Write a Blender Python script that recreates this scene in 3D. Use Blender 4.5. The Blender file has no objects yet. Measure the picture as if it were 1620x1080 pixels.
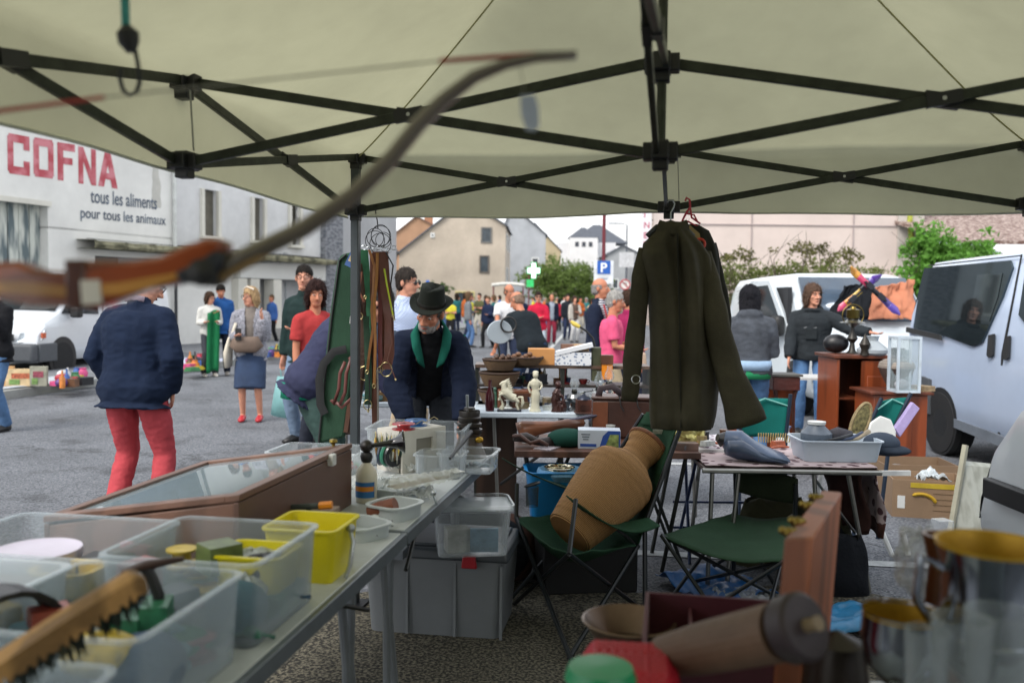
import bpy, math, random, re
from math import sin, cos, pi, radians as R
from mathutils import Vector as V, Matrix, noise
random.seed(7)
SC = bpy.context.scene
COL = SC.collection
# ---------------- camera ----------------
F_, PITCH, ROLL, CH = 1393.5, 0.04664, 0.01112, 1.52
cp, sp, cr, sr = cos(PITCH), sin(PITCH), cos(ROLL), sin(ROLL)
FW = V((0, cp, -sp)); UP = V((0, sp, cp)); RT = V((1, 0, 0))
cam = bpy.data.objects.new('camera', bpy.data.cameras.new('camera')); COL.objects.link(cam)
r_ = RT*cr + UP*sr; u_ = UP*cr - RT*sr; b_ = -FW
cam.matrix_world = Matrix(((r_.x, u_.x, b_.x, 0), (r_.y, u_.y, b_.y, 0), (r_.z, u_.z, b_.z, CH), (0, 0, 0, 1)))
cam.data.sensor_width = 36; cam.data.lens = 36*F_/1620
cam.data.clip_start = .05; cam.data.clip_end = 2000
cam.data.dof.use_dof = True; cam.data.dof.focus_distance = 4.6; cam.data.dof.aperture_fstop = 2.4
SC.camera = cam
# ---------------- world, sun, exposure ----------------
SUN_EL, SUN_AZ = R(50), R(222)      # azimuth clockwise from +Y
w = bpy.data.worlds.new('World'); SC.world = w; w.use_nodes = True
nt = w.node_tree
sky = nt.nodes.new('ShaderNodeTexSky'); sky.sky_type = 'NISHITA'; sky.sun_disc = False
sky.sun_elevation = SUN_EL; sky.sun_rotation = SUN_AZ; sky.dust_density = 6; sky.ozone_density = .6; sky.air_density = 1.3
hs = nt.nodes.new('ShaderNodeHueSaturation'); hs.inputs['Saturation'].default_value = .55
nt.links.new(sky.outputs[0], hs.inputs['Color'])
tcw = nt.nodes.new('ShaderNodeTexCoord'); mpw = nt.nodes.new('ShaderNodeMapping'); mpw.inputs['Scale'].default_value = (1, 1, 3.5); nt.links.new(tcw.outputs['Generated'], mpw.inputs[0])
nzw = nt.nodes.new('ShaderNodeTexNoise'); nzw.inputs['Scale'].default_value = 2.2; nzw.inputs['Detail'].default_value = 7; nt.links.new(mpw.outputs[0], nzw.inputs['Vector'])
rw = nt.nodes.new('ShaderNodeMapRange'); rw.inputs[1].default_value = .3; rw.inputs[2].default_value = .62; rw.inputs[3].default_value = .45; rw.inputs[4].default_value = .97; nt.links.new(nzw.outputs[0], rw.inputs[0])
mw = nt.nodes.new('ShaderNodeMixRGB'); sx_ = nt.nodes.new('ShaderNodeSeparateXYZ'); nt.links.new(tcw.outputs['Generated'], sx_.inputs[0])
rg_ = nt.nodes.new('ShaderNodeValToRGB'); nt.links.new(sx_.outputs[2], rg_.inputs[0]); rg_.color_ramp.elements[0].position = .02; rg_.color_ramp.elements[1].position = .75
rg_.color_ramp.elements[0].color = (7.3, 7.35, 7.4, 1); rg_.color_ramp.elements[1].color = (4.6, 4.8, 5.1, 1); nt.links.new(rg_.outputs[0], mw.inputs[2]); nt.links.new(rw.outputs[0], mw.inputs[0]); nt.links.new(hs.outputs[0], mw.inputs[1]); nt.links.new(mw.outputs[0], nt.nodes['Background'].inputs[0])
nt.nodes['Background'].inputs[1].default_value = .15
sl = bpy.data.lights.new('sun', 'SUN'); sl.energy = 1.3; sl.angle = R(24); sl.color = (1, .95, .89)
so = bpy.data.objects.new('sun', sl); COL.objects.link(so)
sd = V((sin(SUN_AZ)*cos(SUN_EL), cos(SUN_AZ)*cos(SUN_EL), sin(SUN_EL)))
so.rotation_euler = sd.to_track_quat('Z', 'Y').to_euler(); so.location = sd*60
SC.view_settings.view_transform = 'Standard'; SC.view_settings.look = 'None'
SC.view_settings.exposure = 0.93; SC.view_settings.gamma = 1
SC.cycles.max_bounces = 8; SC.cycles.transparent_max_bounces = 24
SC.cycles.use_denoising = True

def ray(px, py):
    u, v = px-810, py-540
    x = u*cr+v*sr; y = -u*sr+v*cr
    return FW + RT*(x/F_) - UP*(y/F_)
def YK(Y): return Y*1.038/(1-min(Y, 32)/204)
def P(px, py, Y):            # point on the sight line of a place in the photograph at distance Y
    d = ray(px, py); Y = YK(Y); k = Y/d.y
    return V((d.x*k, Y, CH+d.z*k))
def W3(x, y, z): k = YK(y); return V((x*k/y*.9635, k, z))
def G(px, py, z=0.0):
    d = ray(px, py); k = (z-CH)/d.z
    return V((d.x*k, d.y*k, z))

# ---------------- materials ----------------
def lin(h):
    h = h.lstrip('#'); h = h if len(h) == 6 else ''.join(c*2 for c in h); o = []
    for i in (0, 2, 4):
        c = int(h[i:i+2], 16)/255
        o.append(c/12.92 if c <= .04045 else ((c+.055)/1.055)**2.4)
    return tuple(o)+(1,)
MC = {}
def M(h, r=.6, met=0.0, var=.18, sc=6.0, bump=.0, bs=60.0, trans=0.0, clear=0.0, kind=None, h2=None, coat=0, emit=0, str_=(1, 1, 1), spec=.5):
    key = (h, r, met, var, sc, bump, bs, trans, clear, kind, h2, coat, emit, str_, spec)
    if key in MC: return MC[key]
    m = bpy.data.materials.new('material_'+(kind or 'plain')); MC[key] = m; m.use_nodes = True
    n = m.node_tree.nodes; L = m.node_tree.links; bs_ = n['Principled BSDF']
    tc = n.new('ShaderNodeTexCoord'); mp = n.new('ShaderNodeMapping'); mp.inputs['Scale'].default_value = str_
    L.new(tc.outputs['Object'], mp.inputs[0])
    nz = n.new('ShaderNodeTexNoise'); nz.inputs['Scale'].default_value = sc; nz.inputs['Detail'].default_value = 6
    L.new(mp.outputs[0], nz.inputs['Vector'])
    cr_ = n.new('ShaderNodeValToRGB'); c = lin(h); c2 = lin(h2) if h2 else None
    cr_.color_ramp.elements[0].position = .3; cr_.color_ramp.elements[1].position = .7
    cr_.color_ramp.elements[0].color = tuple(x*(1-var) for x in c[:3])+(1,)
    cr_.color_ramp.elements[1].color = c2 if c2 else tuple(min(1, x*(1+var)) for x in c[:3])+(1,)
    fac = nz.outputs[0]
    if kind == 'wood':
        wv = n.new('ShaderNodeTexWave'); wv.inputs['Scale'].default_value = sc*.45; wv.inputs['Distortion'].default_value = 9; wv.inputs['Detail'].default_value = 4
        L.new(mp.outputs[0], wv.inputs['Vector']); fac = wv.outputs['Fac']
    if kind == 'weave':
        wv = n.new('ShaderNodeTexWave'); wv.inputs['Scale'].default_value = sc; wv.inputs['Distortion'].default_value = 1.2; wv.inputs['Detail'].default_value = 3; wv.bands_direction = 'Z'; wv.inputs['Detail Scale'].default_value = 4
        L.new(mp.outputs[0], wv.inputs['Vector']); fac = wv.outputs['Fac']
    if kind in ('dots', 'check'):
        wv = n.new('ShaderNodeTexVoronoi' if kind == 'dots' else 'ShaderNodeTexChecker'); wv.inputs['Scale'].default_value = sc
        L.new(mp.outputs[0], wv.inputs['Vector'])
        if kind == 'dots':
            cr_.color_ramp.elements[0].position = .34; cr_.color_ramp.elements[1].position = .4
            fac = wv.outputs['Distance']
        else: fac = wv.outputs['Fac']
    if kind == 'stripe':
        wv = n.new('ShaderNodeTexWave'); wv.inputs['Scale'].default_value = sc; wv.bands_direction = 'Z'
        L.new(mp.outputs[0], wv.inputs['Vector']); fac = wv.outputs['Fac']
        cr_.color_ramp.elements[0].position = .45; cr_.color_ramp.elements[1].position = .55
    if kind == 'speck':
        nz.inputs['Detail'].default_value = 2
        cr_.color_ramp.elements[0].position = .42; cr_.color_ramp.elements[1].position = .62
    L.new(fac, cr_.inputs[0]); col = cr_.outputs[0]
    if kind in ('plaster', 'fabric', 'metal', None, 'wood') and var > 0:      # second, finer tone
        n2 = n.new('ShaderNodeTexNoise'); n2.inputs['Scale'].default_value = sc*9; n2.inputs['Detail'].default_value = 5
        L.new(mp.outputs[0], n2.inputs['Vector'])
        mr = n.new('ShaderNodeMapRange'); mr.inputs[3].default_value = 1-var*.7; mr.inputs[4].default_value = 1+var*.5
        L.new(n2.outputs[0], mr.inputs[0])
        mx = n.new('ShaderNodeVectorMath'); mx.operation = 'SCALE'; L.new(col, mx.inputs[0]); L.new(mr.outputs[0], mx.inputs['Scale']); col = mx.outputs[0]
    L.new(col, bs_.inputs['Base Color'])
    bs_.inputs['Roughness'].default_value = r; bs_.inputs['Metallic'].default_value = met
    bs_.inputs['Specular IOR Level'].default_value = spec
    if coat: bs_.inputs['Coat Weight'].default_value = coat; bs_.inputs['Coat Roughness'].default_value = .08
    if emit: L.new(col, bs_.inputs['Emission Color']); bs_.inputs['Emission Strength'].default_value = emit
    if bump:
        bz = n.new('ShaderNodeTexNoise'); bz.inputs['Scale'].default_value = bs; bz.inputs['Detail'].default_value = 5
        L.new(mp.outputs[0], bz.inputs['Vector'])
        bp = n.new('ShaderNodeBump'); bp.inputs['Strength'].default_value = bump; bp.inputs['Distance'].default_value = .01
        L.new(wv.outputs['Fac'] if kind in ('weave',) else bz.outputs[0], bp.inputs['Height']); L.new(bp.outputs[0], bs_.inputs['Normal'])
    out = n['Material Output']
    if trans:
        t = n.new('ShaderNodeBsdfTranslucent'); L.new(col, t.inputs[0]); mxs = n.new('ShaderNodeMixShader'); mxs.inputs[0].default_value = trans
        L.new(bs_.outputs[0], mxs.inputs[1]); L.new(t.outputs[0], mxs.inputs[2]); L.new(mxs.outputs[0], out.inputs[0])
    if clear:
        t = n.new('ShaderNodeBsdfTransparent'); mxs = n.new('ShaderNodeMixShader')
        lw = n.new('ShaderNodeLayerWeight'); lw.inputs[0].default_value = .35
        mr = n.new('ShaderNodeMapRange'); mr.inputs[3].default_value = clear; mr.inputs[4].default_value = clear*.25
        L.new(lw.outputs['Facing'], mr.inputs[0]); L.new(mr.outputs[0], mxs.inputs[0])
        L.new(bs_.outputs[0], mxs.inputs[1]); L.new(t.outputs[0], mxs.inputs[2]); L.new(mxs.outputs[0], out.inputs[0])
    return m
def FAB(h, bump=.35, bs=220, r=.9, var=.14): return M(h, r, 0, var, 5, bump, bs, kind='fabric', spec=.2)
def WOOD(h, r=.45, sc=3, var=.3, s=(1, 1, .15)): return M(h, r, 0, var, sc, .08, 40, kind='wood', str_=s)
def PL(h, r=.35, var=.07): return M(h, r, 0, var, 9, .03, 30)
def MET(h, r=.3): return M(h, r, 1, .12, 12, .02, 40, kind='metal')
def PLAS(h, var=.12, sc=.6): return M(h, .85, 0, var, sc, .25, 14, kind='plaster', spec=.2)
BLACK = M('#1a1b1c', .5, 0, .2, 10); DARKMET = M('#2b2e2a', .45, .3, .15, 20, .05, 80)
GLASS = M('#20282c', .06, 0, .2, 1.2, spec=.9)
CLEAR = M('#c3ccd2', .12, 0, .03, 4, .05, 18, clear=.9); CLOUDY = M('#b4bfc6', .3, 0, .04, 4, .05, 18, clear=.66)
PANE = M('#b9c8cc', .04, 0, .02, 3, clear=.75)
WHITEP = PL('#d4d6d4')

# ---------------- mesh builder ----------------
class MB:
    def __init__(s): s.v = []; s.f = []; s.X = Matrix.Identity(4)
    def at(s, loc=(0, 0, 0), rz=0, rx=0, ry=0):
        s.X = Matrix.Translation(V(loc)) @ Matrix.Rotation(rz, 4, 'Z') @ Matrix.Rotation(ry, 4, 'Y') @ Matrix.Rotation(rx, 4, 'X'); return s
    def add(s, vs, fs):
        o = len(s.v); s.v += [tuple(s.X @ V(p)) for p in vs]; s.f += [tuple(i+o for i in f) for f in fs]; return s
    def box(s, c, d, tx=1, ty=1):      # tx,ty taper of the top
        x, y, z = d[0]/2, d[1]/2, d[2]/2; cx, cy, cz = c
        vs = [(cx+a*x*k, cy+b*y*l, cz+e*z) for e, k, l in ((-1, 1, 1), (1, tx, ty)) for a, b in ((-1, -1), (1, -1), (1, 1), (-1, 1))]
        return s.add(vs, [(3, 2, 1, 0), (4, 5, 6, 7), (0, 1, 5, 4), (1, 2, 6, 5), (2, 3, 7, 6), (3, 0, 4, 7)])
    def hexa(s, b, t): return s.add(list(b)+list(t), [(3, 2, 1, 0), (4, 5, 6, 7), (0, 1, 5, 4), (1, 2, 6, 5), (2, 3, 7, 6), (3, 0, 4, 7)])
    def tube(s, pts, r, n=8, side=None, closed=False):
        pts = [V(p) for p in pts]; N = len(pts)
        if not isinstance(r, (list, tuple)): r = [r]*N
        vs = []; fs = []; ref = None
        for i, p in enumerate(pts):
            a = pts[(i-1) % N] if (closed or i > 0) else p; b = pts[(i+1) % N] if (closed or i < N-1) else p
            t = (b-a).normalized() if (b-a).length > 1e-9 else V((0, 0, 1))
            if side is not None: x = V(side)
            elif ref is None: x = V((0, 0, 1)) if abs(t.z) < .9 else V((1, 0, 0))
            else: x = ref
            x = (x-t*x.dot(t)); x = x.normalized() if x.length > 1e-6 else V((1, 0, 0)); ref = x; y = t.cross(x)
            rr = r[i] if isinstance(r[i], (list, tuple)) else (r[i], r[i])
            for k in range(n):
                q = 2*pi*(k+.5)/n; vs.append(p+x*cos(q)*rr[0]+y*sin(q)*rr[1])
        for i in range(N if closed else N-1):
            j = (i+1) % N
            for k in range(n): fs.append((i*n+k, i*n+(k+1) % n, j*n+(k+1) % n, j*n+k))
        if not closed: fs += [tuple(range(n))[::-1], tuple((N-1)*n+k for k in range(n))]
        return s.add(vs, fs)
    def bar(s, a, b, w, h):            # rectangular bar, w sideways, h upwards
        a, b = V(a), V(b); t = (b-a).normalized(); x = t.cross(V((0, 0, 1)))
        x = x.normalized() if x.length > 1e-5 else V((1, 0, 0)); y = x.cross(t)
        q = [(-1, -1), (1, -1), (1, 1), (-1, 1)]
        return s.hexa([a+x*i*w/2+y*j*h/2 for i, j in q], [b+x*i*w/2+y*j*h/2 for i, j in q])
    def lathe(s, prof, c=(0, 0, 0), n=24, sx=1, sy=1):
        vs = [(c[0]+r*cos(2*pi*k/n)*sx, c[1]+r*sin(2*pi*k/n)*sy, c[2]+z) for r, z in prof for k in range(n)]
        fs = [(i*n+k, i*n+(k+1) % n, (i+1)*n+(k+1) % n, (i+1)*n+k) for i in range(len(prof)-1) for k in range(n)]
        return s.add(vs, fs)
    def ell(s, c, r, nu=16, nv=10, X=None):
        vs = []; X = X or Matrix.Identity(3)
        for j in range(nv+1):
            a = -pi/2+pi*j/nv
            for k in range(nu):
                b = 2*pi*k/nu; vs.append(V(c)+X @ V((r[0]*cos(a)*cos(b), r[1]*cos(a)*sin(b), r[2]*sin(a))))
        return s.add(vs, [(j*nu+k, j*nu+(k+1) % nu, (j+1)*nu+(k+1) % nu, (j+1)*nu+k) for j in range(nv) for k in range(nu)])
    def prism(s, poly, o, ax, ay, th):  # outline in the ax/ay plane, thickness th along ax x ay
        o, ax, ay = V(o), V(ax), V(ay); nrm = ax.cross(ay).normalized()*th; n = len(poly)
        a = [o+ax*x+ay*y for x, y in poly]
        return s.add(a+[p+nrm for p in a], [tuple(range(n))[::-1], tuple(range(n, 2*n))]+[(i, (i+1) % n, n+(i+1) % n, n+i) for i in range(n)])
    def grid(s, fn, nu, nv):
        vs = [fn(i/nu, j/nv) for j in range(nv+1) for i in range(nu+1)]; w_ = nu+1
        return s.add(vs, [(j*w_+i, j*w_+i+1, (j+1)*w_+i+1, (j+1)*w_+i) for j in range(nv) for i in range(nu)])
    def torus(s, c, Rr, r, ax=(1, 0, 0), ay=(0, 1, 0), n=24, m=8, a0=0, a1=2*pi):
        full = abs(a1-a0-2*pi) < 1e-6; k = n if full else n+1
        return s.tube([V(c)+V(ax)*Rr*cos(a0+(a1-a0)*i/n)+V(ay)*Rr*sin(a0+(a1-a0)*i/n) for i in range(k)], r, m, closed=full)
    def mesh(s, name):
        me = bpy.data.meshes.new(name); me.from_pydata(s.v, [], s.f); me.validate(); return me
    def build(s, name, mat, parent=None, smooth=None, bevel=0, solid=0, sub=0, label=None, weld=False):
        me = s.mesh(name); me.materials.append(mat)
        import bmesh
        bm = bmesh.new(); bm.from_mesh(me)
        if weld: bmesh.ops.remove_doubles(bm, verts=bm.verts, dist=.002)
        bmesh.ops.recalc_face_normals(bm, faces=bm.faces)
        ang = R(40) if smooth is None else (R(180) if smooth else 0)
        for f in bm.faces: f.smooth = ang > 0
        if 0 < ang < 3:
            for e in bm.edges:
                if len(e.link_faces) == 2 and e.calc_face_angle(0) > ang: e.smooth = False
        bm.to_mesh(me); bm.free()
        o = bpy.data.objects.new(name, me); COL.objects.link(o)
        if parent: o.parent = parent
        if solid: q = o.modifiers.new('s', 'SOLIDIFY'); q.thickness = solid; q.offset = 0
        if bevel: q = o.modifiers.new('b', 'BEVEL'); q.width = bevel; q.segments = 2; q.limit_method = 'ANGLE'
        if sub: q = o.modifiers.new('u', 'SUBSURF'); q.levels = q.render_levels = sub
        if label: o['label'] = label
        return o
def tag(o, label, cat, group=None, kind=None):
    if label: o['label'] = label
    if cat: o['category'] = cat
    if group: o['group'] = group
    if kind: o['kind'] = kind
    return o
def T(name, label, cat, loc=(0, 0, 0), rz=0, group=None, rx=0, ry=0):
    o = bpy.data.objects.new(name, None); COL.objects.link(o); o.empty_display_size = .1
    o.location = loc; o.rotation_euler = (rx, ry, rz); return tag(o, label, cat, group)
def one(name, label, cat, mb, mat, loc=(0, 0, 0), rz=0, group=None, rx=0, ry=0, **k):
    o = mb.build(name, mat, None, **k); o.location = loc; o.rotation_euler = (rx, ry, rz); return tag(o, label, cat, group)
def struct(name, mb, mat, **k):
    o = mb.build(name, mat, None, **k); o['kind'] = 'structure'; return o
def copy_tree(o, parent=None):
    c = o.copy(); COL.objects.link(c)
    if parent: c.parent = parent
    for ch in list(o.children): copy_tree(ch, c)
    return c
def text(txt, size, mat, parent, X, name='lettering', ext=.004, sx=1, align='LEFT', off=0.0, bold=0):
    cu = bpy.data.curves.new(name, 'FONT'); cu.body = txt; cu.size = size; cu.extrude = ext; cu.align_x = align; cu.offset = off
    if bold: cu.offset = bold
    t = bpy.data.objects.new('t', cu); COL.objects.link(t)
    me = bpy.data.meshes.new_from_object(t.evaluated_get(bpy.context.evaluated_depsgraph_get()))
    bpy.data.objects.remove(t); me.transform(Matrix.Diagonal((sx, 1, 1, 1))); me.transform(X)
    me.materials.clear(); me.materials.append(mat)
    o = bpy.data.objects.new(name, me); COL.objects.link(o)
    if parent: o.parent = parent
    return o
def frameX(o, ax, ay):
    ax = V(ax).normalized(); ay = V(ay).normalized(); az = ax.cross(ay)
    return Matrix(((ax.x, ay.x, az.x, o[0]), (ax.y, ay.y, az.y, o[1]), (ax.z, ay.z, az.z, o[2]), (0, 0, 0, 1)))
# leaves spread through a volume
def leaves(name, mat, parent, blobs, n, size, seed=0):
    rd = random.Random(seed); mb = MB(); tot = sum(b[1]*b[2]*b[3] for b in blobs)
    for c, rx, ry, rz in blobs:
        k = int(n*rx*ry*rz/tot)+4
        cl = [(rd.gauss(0, .42), rd.gauss(0, .42), rd.gauss(0, .42)) for _ in range(max(5, k//22))]
        for _ in range(k):
            q = rd.choice(cl); p = V((c[0]+rx*(q[0]+rd.gauss(0, .13)), c[1]+ry*(q[1]+rd.gauss(0, .13)), c[2]+rz*(q[2]+rd.gauss(0, .13))))
            a = V((rd.gauss(0, 1), rd.gauss(0, 1), rd.gauss(0, 1))).normalized(); b = a.cross(V((rd.gauss(0, 1), rd.gauss(0, 1), rd.gauss(0, .5)))).normalized()
            s_ = size*rd.uniform(.6, 1.4)
            mb.add([p-a*s_, p+b*s_*.45, p+a*s_, p-b*s_*.45], [(0, 1, 2, 3)])
    return mb.build(name, mat, parent, smooth=False)
def LEAF(h, var=.5): return M(h, .6, 0, var, 1.4, trans=.3, spec=.3)
# ---------------- ground ----------------
def gmat():
    m = bpy.data.materials.new('asphalt'); m.use_nodes = True; n = m.node_tree.nodes; L = m.node_tree.links; b = n['Principled BSDF']
    tc = n.new('ShaderNodeTexCoord')
    def nz(s, d=8): 
        q = n.new('ShaderNodeTexNoise'); q.inputs['Scale'].default_value = s; q.inputs['Detail'].default_value = d; L.new(tc.outputs['Object'], q.inputs['Vector']); return q.outputs[0]
    vo = n.new('ShaderNodeTexVoronoi'); vo.inputs['Scale'].default_value = 85; L.new(tc.outputs['Object'], vo.inputs['Vector'])
    r1 = n.new('ShaderNodeValToRGB'); r1.color_ramp.elements[0].color = (.05, .057, .068, 1); r1.color_ramp.elements[1].color = (.19, .2, .218, 1)
    r1.color_ramp.elements[0].position = .15; r1.color_ramp.elements[1].position = .85; L.new(vo.outputs['Color'], r1.inputs[0])
    r2 = n.new('ShaderNodeMapRange'); r2.inputs[1].default_value = .3; r2.inputs[2].default_value = .7; r2.inputs[3].default_value = .72; r2.inputs[4].default_value = 1.2; L.new(nz(.7), r2.inputs[0])
    mx = n.new('ShaderNodeVectorMath'); mx.operation = 'SCALE'; L.new(r1.outputs[0], mx.inputs[0]); L.new(r2.outputs[0], mx.inputs['Scale'])
    
    r3 = n.new('ShaderNodeMapRange'); r3.inputs[1].default_value = .56; r3.inputs[2].default_value = .68; r3.inputs[3].default_value = 1; r3.inputs[4].default_value = .62; L.new(nz(1.9, 5), r3.inputs[0])
    v3 = n.new('ShaderNodeTexVoronoi'); v3.feature = 'DISTANCE_TO_EDGE'; v3.inputs['Scale'].default_value = .28; wq = n.new('ShaderNodeVectorMath'); wq.operation = 'MULTIPLY_ADD'; nq = n.new('ShaderNodeTexNoise'); nq.inputs['Scale'].default_value = 2.5; nq.inputs['Detail'].default_value = 6
    L.new(tc.outputs['Object'], nq.inputs['Vector']); L.new(nq.outputs['Color'], wq.inputs[0]); wq.inputs[1].default_value = (.9, .9, 0); L.new(tc.outputs['Object'], wq.inputs[2]); L.new(wq.outputs[0], v3.inputs['Vector'])
    r4 = n.new('ShaderNodeMapRange'); r4.inputs[1].default_value = 0; r4.inputs[2].default_value = .006; r4.inputs[3].default_value = .45; r4.inputs[4].default_value = 1; L.new(v3.outputs['Distance'], r4.inputs[0])
    m5 = n.new('ShaderNodeMath'); m5.operation = 'MULTIPLY'; L.new(r3.outputs[0], m5.inputs[0]); L.new(r4.outputs[0], m5.inputs[1])
    m6 = n.new('ShaderNodeVectorMath'); m6.operation = 'SCALE'; L.new(mx.outputs[0], m6.inputs[0]); L.new(m5.outputs[0], m6.inputs['Scale'])
    L.new(m6.outputs[0], b.inputs['Base Color']); b.inputs['Roughness'].default_value = .85
    bp = n.new('ShaderNodeBump'); bp.inputs['Strength'].default_value = .6; bp.inputs['Distance'].default_value = .006; L.new(vo.outputs['Distance'], bp.inputs['Height']); L.new(bp.outputs[0], b.inputs['Normal'])
    return m
struct('ground', MB().grid(lambda u, v: (-500+1000*u, -60+1060*v, 0), 20, 20), gmat(), smooth=False)
GRAV = M('#2c2a22', .9, 0, .4, 75, 1.0, 90, kind='speck', h2='#6e6959')
def grav(u, v):
    a = 2*pi*u; r = (1.0+.12*sin(3*a)+.07*sin(7*a+1))*v
    return (.45+2.0*r*cos(a), 3.35+1.45*r*sin(a), .004+.012*(1-v))
struct('gravel_patch', MB().grid(grav, 60, 10), GRAV, smooth=True)
WP_ = M('#a9adad', .8, 0, .35, 9, .2, 60)
def roadline(name, a, b, w_):
    a, b = V(a), V(b); t = (b-a).normalized(); s_ = V((-t.y, t.x, 0))*w_/2
    mb = MB(); n = 24
    def fn(u, v):
        p = a+(b-a)*u + s_*(2*v-1)*(1+.05*noise.noise(V((u*40, v*3, 1)))); return (p.x, p.y, .005)
    return struct(name, mb.grid(fn, n, 1), WP_)
roadline('road_marking', (.7, 5.28, 0), (6.2, 4.6, 0), .11)
roadline('road_marking', (1.3, 8.25, 0), (6.4, 7.85, 0), .11)
roadline('road_marking', G(955, 560), G(1010, 528), .13)
roadline('road_marking', G(870, 552), G(900, 520), .13)
# pavement with kerb along the left buildings
kp = [V((-9.2, -2, 0)), V((-7.5, 11.4, 0)), V((-7.1, 14.2, 0)), V((-6.5, 17.5, 0)), V((-5.8, 22, 0)), V((-4.6, 30, 0)), V((-2.4, 45, 0)), (V((2, 75, 0)))]
mb = MB()
for i in range(len(kp)-1):
    a, b = kp[i], kp[i+1]; l = V((-14, 4, 0))
    mb.add([a+V((-.14, 0, .125)), b+V((-.14, 0, .125)), b+l+V((0, 0, .125)), a+l+V((0, 0, .125))], [(0, 1, 2, 3)])
struct('pavement', mb, M('#6f7276', .85, 0, .2, 2, .4, 90))
mb = MB()
for i in range(len(kp)-1):
    a, b = kp[i], kp[i+1]
    mb.hexa([a+V((-.14, 0, -.01)), a+V((0, 0, -.01)), b+V((0, 0, -.01)), b+V((-.14, 0, -.01))], [a+V((-.14, 0, .128)), a+V((0, 0, .128)), b+V((0, 0, .128)), b+V((-.14, 0, .128))])
struct('kerb', mb, M('#8d8f8c', .8, 0, .2, 3, .3, 60))
# ---------------- feed-store building on the left ----------------
WD = V((sin(R(23)), cos(R(23)), 0)); WN = V((WD.y, -WD.x, 0)); WO = V((-9.5, 26, 0))
def ws(px, py=440):         # distance along the wall of a photo column
    d = ray(px, py); den = d.x*WD.y - d.y*WD.x     # WO + s WD = k d
    k = (WO.x*WD.y-WO.y*WD.x)/den; p = d*k
    return (p-WO).dot(WD), CH+d.z*k
fe = T('feed_store', 'long pale feed store with red and blue painted lettering on its wall', 'building', WO, math.atan2(WD.y, WD.x))
# local: x along wall, -y towards street, z up
def lw(px, py): s_, z = ws(px, py); return s_, z
PW = PLAS('#dededa', .12, .5); PW2 = PLAS('#cfd0d0', .16, .5); CREAM = PLAS('#d2d0c6', .1, .8)
s0 = lw(75, 300)[0]; sj = lw(103, 300)[0]; sm = lw(272, 300)[0]; se = lw(508, 400)[0]
zt, zl = 6.6, 2.75
mb = MB()
mb.box((-9, .2, 5.2), (2*(s0+9)+.0, .4, 2.9))       # above the door
mb.box(((s0-.0+sm)/2, .2, 4.9), (sm-s0, .4, 3.5)); mb.box(((s0+sj)/2, .2, 1.6), (sj-s0, .4, 3.2))
so_ = lw(150, 400)[0]; so2 = lw(255, 400)[0]
mb.box(((sj+so_)/2, .2, 1.6), (so_-sj, .4, 3.2)); mb.box(((so2+sm)/2, .2, 1.6), (sm-so2, .4, 3.2)); mb.box(((so_+so2)/2, .2, 2.88), (so2-so_, .4, .64))
mb.build('wall', PW, fe)
# upper wall of the second half, with windows
zw0 = 3.35; zw1 = 4.75
wins = [(lw(322, 330)[0], lw(344, 330)[0]), (lw(401, 340)[0], lw(417, 340)[0]), (lw(460, 340)[0], lw(474, 340)[0])]
mb = MB(); x = sm
for a, b in wins+[(se, se)]:
    mb.box(((x+a)/2, .23, 4.8), (a-x, .4, 3.6))
    if b > a: mb.box(((a+b)/2, .23, 3.18), (b-a, .4, .36)); mb.box(((a+b)/2, .23, (zw1+6.6)/2), (b-a, .4, 6.6-zw1))
    x = b
mb.build('wall', PW2, fe)
for a, b in wins:
    f = MB()
    for q in (a-.06, b+.06): f.box((q, -.0, (zw0+zw1)/2), (.12, .12, zw1-zw0))
    f.box(((a+b)/2, -.02, zw0-.05), (b-a+.3, .2, .1)); wf = f.build('window', CREAM, fe)
    MB().box(((a+b)/2, .2, (zw0+zw1)/2), (b-a, .06, zw1-zw0)).build('pane', M('#5d5a50', .3, 0, .3, 3), wf)
# peeling plank doors
for k, (a, b) in enumerate(((s0-5.2, s0-2.6), (s0-2.6, s0))):
    mb = MB(); n = 9; w_ = (b-a)/n
    for i in range(n): mb.box((a+w_*(i+.5), .3+.012*(i % 2), 1.86), (w_*.93, .06, 3.72))
    mb.build('plank_door', M('#c8ccc4', .8, 0, .05, 1.3, .3, 20, kind='speck', h2='#5d6a6e', str_=(5, 5, .8)), fe)
MB().box((-9, -.02, 3.74), (2*(s0+9)+.1, .12, .12)).build('lintel', CREAM, fe)
MB().tube([(sm, -.1, 6.5), (sm, -.1, 2.6)], .06, 8).build('drainpipe', M('#c9ccc9', .4), fe)
MB().tube([(sm+.0, -.12, 2.6), (sm, -.12, .1)], .05, 8).build('drainpipe', M('#2c2f33', .4), fe)
for k, (x, z, h_) in enumerate(((s0-3, 6.4, 1.6), (sm-.6, 6.4, 2.4), (sm+1.6, 3.3, .5), (sm+3.4, 6.3, 1.2), (se-1.2, 6.3, 2.0))):
    MB().grid(lambda u, v: (x+(.1+.25*v)*(u-.5)*(1+.6*noise.noise(V((v*6, k, u*3)))), -.004+.0*u if x < sm else .026, z-h_*v), 8, 20).build('rain_stain', M('#bdbcb5', .9, 0, .12, 3), fe)
MB().tube([(s1_, -.06, 2.98) for s1_ in (sm-3, sm, sm+3, se)], .008, 5).build('cable', BLACK, fe)
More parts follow.
